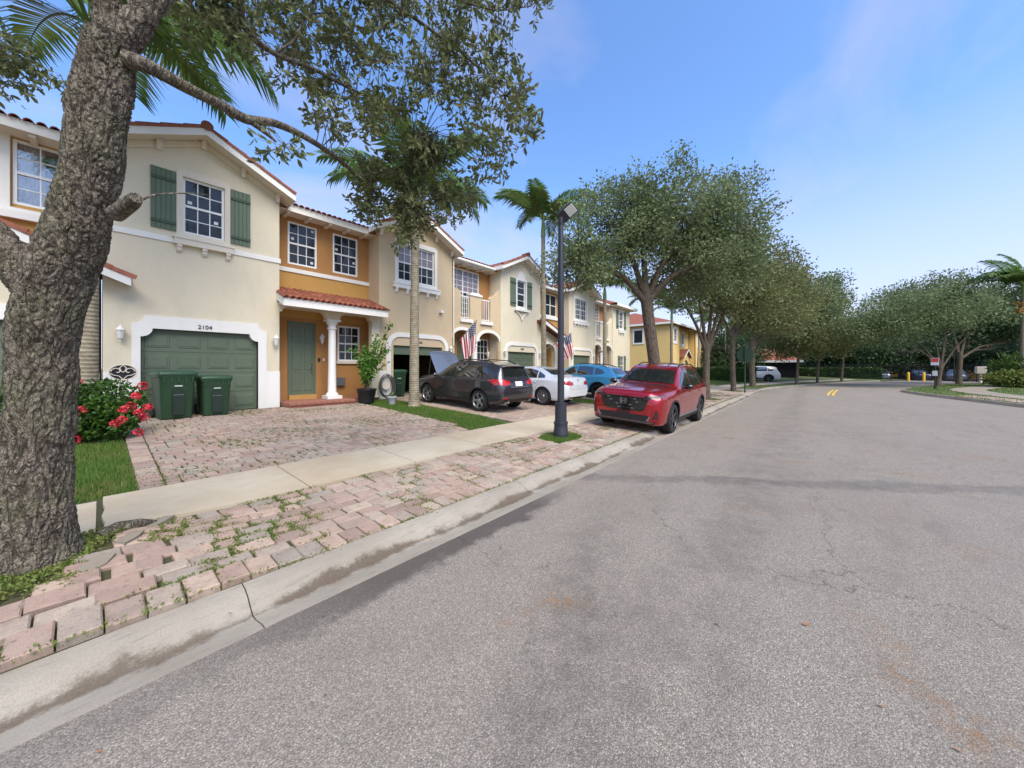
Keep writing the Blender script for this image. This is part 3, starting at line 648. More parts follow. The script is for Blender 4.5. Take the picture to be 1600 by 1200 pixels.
for i in range(1500):
    x_ = random.uniform(0.9, 22); pts.append((x_, 3.095 + random.gauss(0, 0.012) + 0.02 * noise.noise(Vector((x_ * 2, 0, 0)))) if noise.noise(Vector((x_ * 1.1, 3, 0))) > -0.1 else (x_, 4.705 + random.gauss(0, 0.01)))
pts = np.array(pts); weeds('edge_weeds', np.column_stack([pts, gz(pts[:, 0], pts[:, 1]) - 0.01 + RNG.random(len(pts)) * 0.015]), 0.022, 'thin line of green weeds along the back of the curb')
# broken grey edging stones at the tree well
for i, (x, y, a, L, W) in enumerate([(-0.50, 3.60, 0.35, 0.30, 0.16), (-0.22, 3.70, 0.5, 0.26, 0.12), (-0.02, 3.95, 0.9, 0.24, 0.11), (0.16, 4.30, 1.0, 0.22, 0.10), (0.36, 4.58, 0.9, 0.26, 0.10), (-0.9, 3.55, 0.1, 0.32, 0.18)]):
    m = MB(); rg = random.Random(i); pl = [(-L / 2, -W / 2 * rg.uniform(0.6, 1)), (0, -W / 2 * rg.uniform(0.8, 1.2)), (L / 2, -W / 2 * rg.uniform(0.5, 1)), (L / 2 * 0.9, W / 2), (-L / 2 * 0.8, W / 2 * rg.uniform(0.7, 1.1))]
    m.prism(pl, -0.09, 0.016, 'z'); o = m.build('edging_stone', M['edging'], verge, None, (x, y, float(gz(x, y)))); o.rotation_euler = (random.gauss(0, 0.08), random.gauss(0, 0.08), a)
# fallen leaves and twigs
def dry_leaf(x, y, s, i):
    z = float(gz(x, y)) + 0.016 if y > 3.1 else (0.008 if y < 2.56 else 0.02)
    m = MB(); a = random.random() * 6.28; c_, s_ = math.cos(a) * s, math.sin(a) * s
    pl = [(0, 0, 0), (0.4, 0.18, 0.10), (1, 0, 0.16), (0.4, -0.18, 0.02)]
    m.add([(x + p[0] * c_ - p[1] * s_, y + p[0] * s_ + p[1] * c_, z + p[2] * s) for p in pl], [(0, 1, 2), (0, 2, 3)]); return m
LL = MB()
for i in range(70):
    x = random.uniform(-0.2, 9); y = random.choice((random.uniform(-3.5, 2.5), random.uniform(2.6, 3.0), random.uniform(3.2, 4.6))); q = dry_leaf(x, y, random.uniform(0.02, 0.05), i); LL.add(q.v, q.f)
tag(LL.build('fallen_leaves', M['dryleaf']), 'scattered dry brown leaves lying on the road and pavers', 'leaves', None, 'stuff')
# yellow centre line, far along the road
pl = MB()
for dy in (0, 0.22):
    for i in range(6):
        x0 = 27.5 + i * 1.2; x1 = x0 + 1.2; f_ = lambda x: -0.95 + dy - 0.025 * (x - 27.5) ** 1.5
        pl.add([(x0, f_(x0), 0.005), (x1, f_(x1), 0.005), (x1, f_(x1) + 0.1, 0.005), (x0, f_(x0) + 0.1, 0.005)], [(0, 1, 2, 3)])
tag(pl.build('road_marking', M['yellowpaint']), kind='structure')
# grass island on the right with its kerb and path
ISL = [(10, -11.4), (17, -8.6), (21, -7.4), (24.2, -6.5), (28, -5.6), (31, -4.95), (33, -4.65), (35.0, -4.55), (36.5, -4.9), (39, -5.5), (44, -7.0), (50, -9.3), (57, -12.6), (57, -45), (10, -45)]
m = MB(); m.prism(ISL, -0.1, 0.12, 'z'); isl = tag(m.build('verge_island', M['lawn']), kind='structure')
cp = ISL[:13]; cl = [Vector((a, b, 0)) for a, b in cp]
m = MB()
for i in range(len(cl) - 1):
    d = (cl[i + 1] - cl[i]).normalized(); nrm = Vector((-d.y, d.x, 0)); q0, q1 = cl[i], cl[i + 1]
    for s0, s1, z0, z1 in ((0.10, 0.0, 0.01, 0.135), (0.0, -0.12, 0.135, 0.14)):
        m.add([q0 + nrm * s0 + Vector((0, 0, z0)), q1 + nrm * s0 + Vector((0, 0, z0)), q1 + nrm * s1 + Vector((0, 0, z1)), q0 + nrm * s1 + Vector((0, 0, z1))], [(0, 1, 2, 3)])
m.build('island_curb', M['edging'], isl)
PATH = spline([(19, -12.6), (24.5, -9.4), (30, -8.0), (34.5, -7.6), (39, -8.2), (46, -11.0), (54, -15)], 40)
m = MB(); Pv = []
for i in range(40):
    d = PATH[min(i + 1, 39)] - PATH[max(i - 1, 0)]; d = d / np.hypot(*d); n_ = np.array([-d[1], d[0]]) * 0.75
    Pv += [(*(PATH[i] + n_), 0.136), (*(PATH[i] - n_), 0.136)]
m.add(Pv, [(2 * i, 2 * i + 1, 2 * i + 3, 2 * i + 2) for i in range(39)]); tag(m.build('footpath', M['edging']), kind='structure')
m = MB(); m.prism([(25.2, -6.75), (29.5, -5.75), (30.6, -6.7), (26.5, -7.6)], 0.1, 0.134, 'z'); tag(m.build('paved_patch', M['paver']), kind='structure')
m = MB(); m.prism([(23.6, -7.15), (24.0, -7.45), (26.4, -7.75), (26.3, -7.45)], 0.1, 0.17, 'z'); tag(m.build('painted_curb', M['yellowpaint']), kind='structure')
pts = []
while len(pts) < 9000:
    q = (RNG.random() * 30 + 20, -4.5 - RNG.random() * 12)
    if inpoly(q[0], q[1], ISL) and np.min(np.hypot(PATH[:, 0] - q[0], PATH[:, 1] - q[1])) > 0.8: pts.append((q[0], q[1], 0.115))
tag(blades('island_grass', pts, 0.07, 0.02, M['grass']), 'green grass of the island at the road bend on the right', 'grass')
# ------------------------------------------------------------------ houses (local: x along the street, y into the house, z absolute)
def wall_holes(m, x0, x1, z0, z1, holes, y, dep):
    xs = sorted({x0, x1, *[h[0] for h in holes], *[h[1] for h in holes]}); zs = sorted({z0, z1, *[max(z0, h[2]) for h in holes], *[h[3] for h in holes]})
    for i in range(len(xs) - 1):
        for j in range(len(zs) - 1):
            cx, cz = (xs[i] + xs[i + 1]) / 2, (zs[j] + zs[j + 1]) / 2
            if any(h[0] < cx < h[1] and h[2] < cz < h[3] for h in holes): continue
            m.add([(xs[i], y, zs[j]), (xs[i + 1], y, zs[j]), (xs[i + 1], y, zs[j + 1]), (xs[i], y, zs[j + 1])], [(0, 1, 2, 3)])
    for a, b, c, d in holes:
        c = max(c, z0)
        m.add([(a, y, c), (b, y, c), (b, y, d), (a, y, d), (a, y + dep, c), (b, y + dep, c), (b, y + dep, d), (a, y + dep, d)], [(0, 4, 5, 1), (1, 5, 6, 2), (2, 6, 7, 3), (3, 7, 4, 0)])
def strip(m, inner, outer, yf, yb):
    n = len(inner); vs = [(p[0], yf, p[1]) for p in inner] + [(p[0], yf, p[1]) for p in outer] + [(p[0], yb, p[1]) for p in inner] + [(p[0], yb, p[1]) for p in outer]; fs = []
    for i in range(n - 1):
        fs += [(i, i + 1, n + i + 1, n + i), (n + i, n + i + 1, 3 * n + i + 1, 3 * n + i), (i, 2 * n + i, 2 * n + i + 1, i + 1)]
    fs += [(0, n, 3 * n, 2 * n), (n - 1, 3 * n - 1, 4 * n - 1, 2 * n - 1)]; m.add(vs, fs)
def window(h, x0, x1, z0, z1, y, cols=3, rows=2, units=1, detail=True, pane='pane', back=None, stick=None, upper=False):
    """double-hung window with glazing bars; each pane its own piece"""
    m = MB(); fw = 0.055; m.box(x0, x1, y - 0.03, y + 0.04, z0, z0 + fw); m.box(x0, x1, y - 0.03, y + 0.04, z1 - fw, z1)
    m.box(x0, x0 + fw, y - 0.032, y + 0.038, z0 + 0.01, z1 - 0.01); m.box(x1 - fw, x1, y - 0.032, y + 0.038, z0 + 0.01, z1 - 0.01)
    zm = (z0 + z1) / 2; m.box(x0 + 0.01, x1 - 0.01, y - 0.02, y + 0.036, zm - 0.028, zm + 0.028); W = (x1 - x0) / units; panes = []
    for u in range(units):
        a, b = x0 + u * W + (fw if u == 0 else 0.03), x0 + (u + 1) * W - (fw if u == units - 1 else 0.03)
        if u: m.box(a - 0.06, a, y - 0.034, y + 0.034, z0 + 0.012, z1 - 0.012)
        for s0, s1, yy in ((z0 + fw, zm - 0.028, 0.012), (zm + 0.028, z1 - fw, 0.0)):
            for c in range(1, cols): xx = a + (b - a) * c / cols; m.box(xx - 0.011, xx + 0.011, y + yy - 0.012, y + yy + 0.02, s0 - 0.004, s1 + 0.004)
            for r in range(1, rows): zz = s0 + (s1 - s0) * r / rows; m.box(a - 0.004, b + 0.004, y + yy - 0.010, y + yy + 0.018, zz - 0.011, zz + 0.011)
            if detail:
                for c in range(cols):
                    for r in range(rows): panes.append((a + (b - a) * c / cols, a + (b - a) * (c + 1) / cols, s0 + (s1 - s0) * r / rows, s0 + (s1 - s0) * (r + 1) / rows, y + yy + 0.006, yy == 0.0))
            else: panes.append((a, b, s0, s1, y + yy + 0.006, yy == 0.0))
    w = m.build('window', M['vinyl'], h)
    for a, b, c, d, yy, up_ in panes:
        e = random.uniform(-0.004, 0.004); e2 = random.uniform(-0.003, 0.003)
        q = MB().add([(a, yy + e, c), (b, yy - e, c), (b, yy - e + e2, d), (a, yy + e + e2, d), (a, yy + 0.008, c), (b, yy + 0.008, c), (b, yy + 0.008, d), (a, yy + 0.008, d)], [(0, 1, 2, 3), (4, 7, 6, 5), (0, 4, 5, 1), (2, 6, 7, 3), (1, 5, 6, 2), (0, 3, 7, 4)])
        q.build('pane', M['shaded'] if up_ and upper else M[pane], w)
    if stick:
        for a, c in stick: MB().box(a, a + 0.09, y - 0.014, y - 0.011, c, c + 0.08).build('sticker', M['plate'], w)
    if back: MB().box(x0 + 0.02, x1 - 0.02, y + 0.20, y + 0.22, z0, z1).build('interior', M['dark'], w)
    return w
def shutter(h, x0, x1, z0, z1, y, n=5, detail=True):
    H = z1 - z0; s = MB().box(x0 + 0.008, x1 - 0.008, y - 0.012, y - 0.003, z0 + 0.01, z1 - 0.01).build('shutter', M['shutdark'], h); W = (x1 - x0) / n
    for zz in (z0 + 0.12 * H, z1 - 0.17 * H): MB().box(x0 + 0.002, x1 - 0.002, y - 0.062, y - 0.036, zz - 0.035, zz + 0.035).build('batten', M['shutdark'], s)
    if not detail:
        MB().bbox(x0, x1, y - 0.036, y - 0.013, z0, z1, 0.004).build('board', M['shutter'], s); return
    for i in range(n): MB().bbox(x0 + i * W + 0.002, x0 + (i + 1) * W - 0.002, y - 0.036, y - 0.013, z0, z1, 0.005).build('board', M['shutter'], s)
def corbel(m, x, y, zt, w=0.09, d=0.12, hh=0.2):
    m.prism([(y, zt), (y - d, zt), (y - d, zt - 0.3 * hh), (y - 0.75 * d, zt - 0.42 * hh), (y - 0.62 * d, zt - 0.75 * hh), (y - 0.25 * d, zt - hh), (y, zt - hh)], x - w / 2, x + w / 2, 'x')
def lantern(h, x, z, y, right=True):
    m = MB(); m.lathe([(0.0, -0.02), (0.055, -0.02), (0.055, 0.0)], 10, (x, y - 0.0, z + 0.02), 'y'); m.tube([(x, y, z + 0.02), (x, y - 0.06, z + 0.10), (x, y - 0.12, z + 0.12)], 0.012, 6)
    m.lathe([(0.012, 0.20), (0.02, 0.17), (0.085, 0.09), (0.09, 0.075), (0.075, 0.075)], 8, (x, y - 0.12, z)); m.lathe([(0.055, -0.12), (0.06, -0.10), (0.02, -0.16), (0.008, -0.20)], 8, (x, y - 0.12, z))
    m.tube([(x, y - 0.12, z - 0.17), (x, y - 0.12, z + 0.18)], 0.02, 6); l = m.build('wall_lantern', M['white'], h, 40); q = MB().lathe([(0.052, -0.10), (0.075, 0.075)], 8, (x, y - 0.12, z)); q.build('lamp_glass', M['lampglass'], l)
def digits(h, txt, x, z, y, size=0.14):
    me = text_mesh(txt, size, 0.006, M['digit']); o = link('house_number', me, h, (x, y - 0.012, z)); o.rotation_euler = (R(90), 0, 0); return o
def half_tile(m, p0, p1, r, up, n=7, flare=1.12):
    p0, p1 = Vector(p0), Vector(p1); d = (p1 - p0).normalized(); up = Vector(up); up = (up - d * up.dot(d)).normalized(); w = d.cross(up); vs = []
    for p, rr in ((p0, r * flare), (p1, r)):
        for k in range(n + 1):
            a = math.pi * k / n; vs.append(p + w * math.cos(a) * rr + up * math.sin(a) * rr)
        for k in range(n + 1):
            a = math.pi * k / n; vs.append(p + w * math.cos(a) * (rr - 0.018) + up * math.sin(a) * (rr - 0.018))
    N = n + 1; fs = []
    for k in range(n): fs += [(k, k + 1, 2 * N + k + 1, 2 * N + k), (N + k, 3 * N + k, 3 * N + k + 1, N + k + 1), (k, N + k, N + k + 1, k + 1), (2 * N + k, 2 * N + k + 1, 3 * N + k + 1, 3 * N + k)]
    fs += [(0, 2 * N, 3 * N, N), (n, N + n, 3 * N + n, 2 * N + n)]; m.add(vs, fs)
def tile_field(m, x0, x1, ya, za, yb, zb, pitch=0.165, course=0.34):
    """barrel tiles on a slope that falls from (ya,za) down to (yb,zb)"""
    L = math.hypot(yb - ya, zb - za); n = max(1, int(L / course)); nx = max(1, int((x1 - x0) / pitch)); px = (x1 - x0) / nx; dy, dz = (yb - ya) / L, (zb - za) / L; up = Vector((0, dz if dy < 0 else -dz, abs(dy)))
    if up.z < 0: up = -up
    for i in range(nx):
        for j in range(n):
            s0 = L - j * L / n; s1 = max(0, s0 - L / n - 0.05); x = x0 + (i + 0.5) * px
            half_tile(m, (x, ya + dy * (s0 + 0.03), za + dz * (s0 + 0.03) + 0.010), (x, ya + dy * s1, za + dz * s1), px * 0.40, up, 5)
def rake(h, pa, pb, n, y, r=0.085):
    """single rake tiles along a gable edge from pa (low) to pb (high), (x,z) pairs"""
    for i in range(n):
        t0, t1 = i / n, (i + 1) / n + 0.02; a = (pa[0] + (pb[0] - pa[0]) * t0, y, pa[1] + (pb[1] - pa[1]) * t0 + 0.012); b = (pa[0] + (pb[0] - pa[0]) * t1, y, pa[1] + (pb[1] - pa[1]) * t1)
        m = MB(); half_tile(m, a, b, r, (0, -0.25, 1), 8, 1.10); m.build('rake_tile', M['tile'], h, 50)
GW, UW = 3.55, 6.83
def garage_door(h, x0, x1, z0, z1, y, detail=True, cols=4, rows=4):
    g = MB().box(x0 - 0.05, x1 + 0.05, y, y + 0.05, z0, z1 + 0.1).build('garage_door', M['green'], h); W, Hh = (x1 - x0) / cols, (z1 - z0) / rows
    s = MB()
    for r in range(1, rows): s.box(x0 - 0.04, x1 + 0.04, y - 0.004, y + 0.002, z0 + r * Hh - 0.008, z0 + r * Hh + 0.004)
    s.build('section_joint', M['shutdark'], g)
    if detail:
        for c in range(cols):
            for r in range(rows):
                a, b, c0, c1 = x0 + c * W + 0.07, x0 + (c + 1) * W - 0.07, z0 + r * Hh + 0.10, z0 + (r + 1) * Hh - 0.10
                m = MB(); m.bbox(a, b, y - 0.012, y + 0.01, c0, c1, 0.011); m.bbox(a + 0.045, b - 0.045, y - 0.021, y - 0.006, c0 + 0.04, c1 - 0.04, 0.009); m.build('panel', M['green'], g)
    return g
def gable(h, wall, trim, garage='closed', scallop=False, win=None, shut=False, sill='corbel', band=False, number=None, detail=True, hip=False, base=True, lamps=True, wlow=None):
    z0, z1 = 0.30, 6.62; gx0, gx1, gt = 0.60, 3.0, (2.585 if scallop else 2.50); holes = []
    if garage: holes.append((gx0, gx1, 0.0, gt))
    if win: holes.append((win[0], win[1], win[2], win[3]))
    if wlow: holes.append(wlow)
    m = MB(); wall_holes(m, 0, GW, z0, z1, holes, 0, 0.13)
    if not hip: m.add([(0, 0, 6.62), (GW, 0, 6.62), (GW, 0, 6.86), (GW / 2, 0, 7.68), (0, 0, 6.86)], [(0, 1, 2, 3, 4)])
    else: m.add([(0, 0, 6.62), (GW, 0, 6.62), (GW, 0, 6.75), (0, 0, 6.75)], [(0, 1, 2, 3)])
    m.add([(0, 0, z0), (0, 0.95, z0), (0, 0.95, 6.9), (0, 0, 6.9)], [(0, 1, 2, 3)]); m.add([(GW, 0, z0), (GW, 0.95, z0), (GW, 0.95, 6.9), (GW, 0, 6.9)], [(0, 1, 2, 3)])
    if garage == 'open':
        m.box(0.02, GW - 0.02, 0.5, 12, 2.9, 6.7); q = MB(); q.box(0.02, 0.12, 0.14, 6, 0.3, 2.9); q.build('garage_side', M['soil'], h); q = MB(); q.box(GW - 0.12, GW - 0.02, 0.14, 6, 0.3, 2.9); q.build('garage_side', M['soil'], h); q = MB(); q.box(0.12, GW - 0.12, 5.9, 6, 0.3, 2.9); q.build('garage_back', M['soil'], h)  # inner garage walls painted dark brown to stand in for the unlit interior
    else: m.box(0.02, GW - 0.02, 0.45, 12, 0.3, 6.75)
    m.build('wall', wall, h)
    if base:
        m = MB(); MB().box(0.0, gx0 - 0.15, -0.012, 0.004, 0.28, 1.5).build('painted_base', M['white'], h); m.box(gx1 + 0.21, GW, -0.012, 0.004, 0.28, 1.5); m.box(GW - 0.004, GW + 0.012, -0.012, 0.9, 0.28, 1.5); m.build('painted_base', M['white'], h)
    if garage:
        if scallop:
            xo0, xo1, zt = gx0 - 0.15, gx1 + 0.21, 2.90; r = 0.21
            inn = [(gx0, 0.3)] + [(gx0 + r * math.sin(R(a)), gt - r * math.cos(R(a))) for a in range(0, 91, 15)] + [(gx1 - r * math.sin(R(a)), gt - r * math.cos(R(a))) for a in range(90, -1, -15)] + [(gx1, 0.3)]
            out = [(xo0, 0.3)] + [(xo0 + r * math.sin(R(a)), zt - r * math.cos(R(a))) for a in range(0, 91, 15)] + [(xo1 - r * math.sin(R(a)), zt - r * math.cos(R(a))) for a in range(90, -1, -15)] + [(xo1, 0.3)]
            m = MB(); strip(m, inn, out, -0.035, 0.14); m.build('door_surround', M['white'], h)
        else:
            inn = [(gx0 - 0.13, 0.3)] + arc(gx0 + 0.27, 2.44, 0.40, 180, 90, 7) + arc(gx1 - 0.27, 2.44, 0.40, 90, 0, 7) + [(gx1 + 0.13, 0.3)]
            out = [(gx0 - 0.31, 0.3)] + arc(gx0 + 0.27, 2.44, 0.58, 180, 90, 7) + arc(gx1 - 0.27, 2.44, 0.58, 90, 0, 7) + [(gx1 + 0.31, 0.3)]
            m = MB(); strip(m, inn, out, -0.05, 0.01); m.build('door_surround', trim, h)
        if garage == 'closed': garage_door(h, gx0, gx1, 0.40, 2.56, 0.13, detail)
        else:
            MB().box(0.12, GW - 0.12, 0.05, 5.9, 0.30, 0.425).build('garage_floor', M['walk'], h)
            d = MB().bbox(gx0, gx1, 0.10, 0.15, 2.14, 2.56, 0.01).build('garage_door', M['green'], h)
    if lamps and garage:
        lantern(h, 0.27, 2.42, 0); lantern(h, 3.43 if scallop else 3.40, 2.42, 0)
    if number: digits(h, number, 1.80, 2.69 if scallop else 2.66, -0.035 if scallop else 0.0, 0.15 if scallop else 0.14)
    if band:
        m = MB(); m.box(-0.0, GW + 0.03, -0.03, 0.003, 4.82, 4.96); m.box(GW, GW + 0.03, 0.003, 0.8, 4.822, 4.958); m.build('wall_band', M['white'], h)
    if wlow: window(h, *wlow, 0.07, 3, 2, 1, detail)
    if win:
        x0, x1, a, b = win[:4]; window(h, x0, x1, a, b, 0.07, win[4], 2, win[5], detail, stick=[(x0 + 0.10, a + 0.80), (x1 - 0.22, a + 0.42)] if scallop else None, upper=win[4] == 6)
        sw = 0.12 if shut else 0.14
        inn = [(x0, a), (x0, b), (x1, b), (x1, a), (x0, a)]; out = [(x0 - sw, a - 0.14), (x0 - sw, b + 0.12), (x1 + sw, b + 0.12), (x1 + sw, a - 0.14), (x0 - sw, a - 0.14)]
        m = MB(); strip(m, inn, out, -0.035, 0.01)
        if sill == 'arch':
            xm = (x0 + x1) / 2; m.prism([(x0 - sw, b + 0.118)] + arc(xm, b + 0.118, (x1 - x0) / 2 - 0.02, 180, 0, 10, 0.42) + [(x1 + sw, b + 0.118)], -0.03, 0.004, 'y')
        else: m.prism([(x0 - sw, b + 0.12), (x0 - sw + 0.12, b + 0.19), (x1 + sw - 0.12, b + 0.19), (x1 + sw, b + 0.12)], -0.032, 0.004, 'y')
        m.build('window_surround', trim, h)
        m = MB(); e = 0.10 if not shut else 0.05; zs = a - 0.14
        if sill == 'corbel':
            m.box(x0 - sw - e, x1 + sw + e, -0.13, 0.0, zs - 0.20, zs - 0.012); m.box(x0 - sw - e - 0.03, x1 + sw + e + 0.03, -0.15, 0.0, zs - 0.05, zs + 0.002)
            k = 3 if shut else 5
            for i in range(k): corbel(m, x0 - sw + 0.05 + (x1 - x0 + 2 * sw - 0.1) * i / (k - 1), -0.005, zs - 0.20, 0.10, 0.11, 0.20)
        else:
            m.box(x0 - sw - 0.14, x1 + sw + 0.14, -0.14, 0.0, zs - 0.10, zs)
            xm = (x0 + x1) / 2
            for s in (-1, 1): m.tube([(xm + s * 0.62, -0.05, zs - 0.10), (xm + s * 0.35, -0.05, zs - 0.2), (xm + s * 0.12, -0.05, zs - 0.38), (xm, -0.05, zs - 0.60)], 0.03, 6)
        m.build('window_sill', trim, h)
        if shut:
            shutter(h, x0 - sw - 0.47, x0 - sw - 0.01, a - 0.02, b + 0.05, 0, 5, detail); shutter(h, x1 + sw + 0.01, x1 + sw + 0.47, a - 0.02, b + 0.05, 0, 5, detail)
    # roof
    if hip: return
    ov, fr, sl = 0.30, 0.47, 0.473; xe0, xe1, xm = -ov, GW + ov, GW / 2; za = 7.88; ze = za - sl * (xm + ov)
    m = MB(); top = [(xe0, ze), (xm, za), (xe1, ze), (xe1, ze - 0.10), (xm, za - 0.10), (xe0, ze - 0.10)]; m.prism(top, -fr + 0.012, 6.5, 'y'); m.build('roof', M['tile'], h)
    m = MB(); m.prism([(xe0, ze - 0.015), (xm, za - 0.015), (xe1, ze - 0.015), (xe1, ze - 0.20), (xm, za - 0.20), (xe0, ze - 0.20)], -fr - 0.012, -fr + 0.01, 'y')
    for s, xx in ((1, xe0), (-1, xe1)): m.box(xx - 0.012, xx + 0.012, -fr + 0.01, 0.7, ze - 0.20, ze - 0.012)
    m.build('fascia', M['white'], h)
    m = MB(); m.prism([(xe0 + 0.014, ze - 0.13), (xm, za - 0.13), (xe1 - 0.014, ze - 0.13), (xe1 - 0.014, ze - 0.16), (xm, za - 0.16), (xe0 + 0.014, ze - 0.16)], -fr + 0.011, 0.6, 'y'); m.build('soffit', M['offwhite'], h)
    m = MB(); zz = lambda x: za - 0.17 - sl * abs(x - xm); m.prism([(0, zz(0)), (xm, zz(xm)), (GW, zz(GW)), (GW, zz(GW) - 0.17), (xm, zz(xm) - 0.17), (0, zz(0) - 0.17)], -0.045, 0.005, 'y'); m.build('frieze', wall, h)
    for x in (0.06, 0.92, xm, 2.63, 3.49):
        m = MB(); corbel(m, x, -0.04, zz(x) - 0.0, 0.10, 0.11, 0.23); m.build('corbel', trim, h)
    rake(h, (xe0, ze), (xm, za), 5, -fr + 0.05); rake(h, (xe1, ze), (xm, za), 5, -fr + 0.05)
    m = MB(); half_tile(m, (xm, -fr - 0.06, za + 0.02), (xm, -fr + 0.40, za + 0.01), 0.115, (0, 0, 1), 10); m.lathe([(0.0, -0.01), (0.12, -0.01), (0.12, 0.01), (0.0, 0.01)], 16, (xm, -fr - 0.05, za + 0.03), 'y'); m.build('ridge_cap', M['tile'], h, 40)
def eave(h, x0, x1, detail=True, gutter=False):
    """eave over the recessed part, roof sloping back"""
    m = MB(); m.prism([(0.26, 6.80), (7.2, 9.2), (12, 7.6), (12, 7.4), (7.2, 9.0), (0.26, 6.72)], x0 - 0.02, x1 + 0.02, 'x'); m.build('roof', M['tile'], h)
    m = MB(); m.box(x0 + 0.3, x1 - 0.28, 0.235, 0.258, 6.64, 6.86); m.build('fascia', M['white'] if not gutter else M['offwhite'], h)
    m = MB(); m.box(x0, x1, 0.258, 0.9, 6.66, 6.69); m.build('soffit', M['offwhite'], h)
    n = 5
    for i in range(n): xx = x0 + 0.35 + (x1 - x0 - 0.7) * i / (n - 1); MB().box(xx - 0.05, xx + 0.05, 0.30, 0.79, 6.58, 6.66).build('rafter_tail', M['offwhite'], h)
    m = MB(); tile_field(m, x0 + 0.25, x1 - 0.25, 1.3, 7.17, 0.20, 6.83, 0.17, 0.36); o = m.build('roof_tiles', M['tile'], h, 50); o['kind'] = 'stuff'
    if gutter:
        m = MB(); m.lathe([(0.07, 0), (0.07, x1 - x0 - 0.5)], 10, (x0 + 0.28, 0.19, 6.76), 'x'); m.build('gutter', M['white'], h)
        m = MB(); m.tube([(x0 + 0.30, 0.19, 6.74), (x0 + 0.12, 0.02, 6.6), (x0 + 0.06, -0.04, 6.45), (x0 + 0.06, -0.04, 0.5)], 0.035, 8); m.build('downpipe', M['offwhite'], h, 40)
def front_door(h, x0, x1, z0, z1, y, detail=True):
    m = MB(); fw = 0.05; m.box(x0 - fw, x0, y - 0.02, y + 0.1, z0, z1 + fw); m.box(x1, x1 + fw, y - 0.02, y + 0.1, z0, z1 + fw); m.box(x0, x1, y - 0.018, y + 0.1, z1, z1 + fw); m.box(x0, x1, y, y + 0.05, z0, z1)
    d = m.build('front_door', M['green'], h)
    if detail:
        W = (x1 - x0) / 2; Hh = z1 - z0
        for c in range(2):
            for a, b in ((0.06, 0.30), (0.35, 0.68), (0.73, 0.93)): 
                q = MB(); q.bbox(x0 + c * W + 0.07, x0 + (c + 1) * W - 0.05, y - 0.012, y + 0.004, z0 + a * Hh, z0 + b * Hh, 0.010); q.build('panel', M['green'], d)
        q = MB(); q.lathe([(0.0, -0.05), (0.03, -0.05), (0.03, 0.0)], 10, (x1 - 0.08, y, z0 + 1.10), 'y'); q.tube([(x1 - 0.08, y - 0.01, z0 + 0.98), (x1 - 0.08, y - 0.07, z0 + 0.94), (x1 - 0.08, y - 0.06, z0 + 0.78), (x1 - 0.08, y - 0.01, z0 + 0.74)], 0.011, 6); q.build('handle', M['brass'], d, 40)
def column(m, x, y, z0, z1, r=0.125):
    m.box(x - 0.24, x + 0.24, y - 0.24, y + 0.24, z0, z0 + 0.11); m.lathe([(0.20, z0 + 0.11), (0.20, z0 + 0.16), (0.15, z0 + 0.20), (r + 0.01, z0 + 0.24), (r, z0 + 1.0), (r * 0.93, z1 - 0.33), (0.15, z1 - 0.31), (0.15, z1 - 0.27), (r, z1 - 0.25), (r, z1 - 0.20), (0.17, z1 - 0.12), (0.19, z1 - 0.10), (0.19, z1 - 0.03)], 20, (x, y, 0)); m.box(x - 0.22, x + 0.22, y - 0.2, y + 0.2, z1 - 0.05, z1)
def body(h, x0, x1, wall, holes, base_col=None):
    m = MB(); wall_holes(m, x0, x1, 0.3, 6.75, holes, 0.8, 0.12); m.box(x0, x1, 1.10, 12, 0.3, 6.75); m.build('recessed_wall', wall, h)
GRP = 'townhouses of the row facing the street'
# --- unit with house number 2104
h0 = thing('townhouse', 'cream townhouse with green garage door numbered 2104 and tiled porch roof', 'townhouse', (0.04, 12.5, 0), 0, GRP)
gable(h0, M['cream'], M['offwhite'], 'closed', True, (1.36, 2.22, 5.14, 6.60, 3, 1), True, 'corbel', True, '2104')
eave(h0, GW, UW)
body(h0, GW, UW, M['orange'], [(4.02, 4.92, 5.09, 6.51), (5.47, 6.38, 5.09, 6.52), (5.64, 6.46, 1.86, 3.16)])
MB().box(GW + 0.003, UW - 0.003, 0.79, 0.805, 3.3, 4.82).build('lower_wall', M['ochre'], h0); MB().box(GW, UW, 0.755, 0.80, 4.815, 4.95).build('wall_band', M['white'], h0)
window(h0, 4.02, 4.92, 5.09, 6.51, 0.83, stick=[(4.12, 5.92), (4.74, 6.32), (4.72, 5.22)]); window(h0, 5.47, 6.38, 5.09, 6.52, 0.83, stick=[(5.56, 5.92), (6.2, 5.55)]); window(h0, 5.64, 6.46, 1.86, 3.16, 0.83)
MB().box(5.58, 6.52, 0.72, 0.80, 1.76, 1.86).build('window_sill', M['offwhite'], h0)
front_door(h0, 4.07, 4.83, 0.68, 3.12, 0.79)
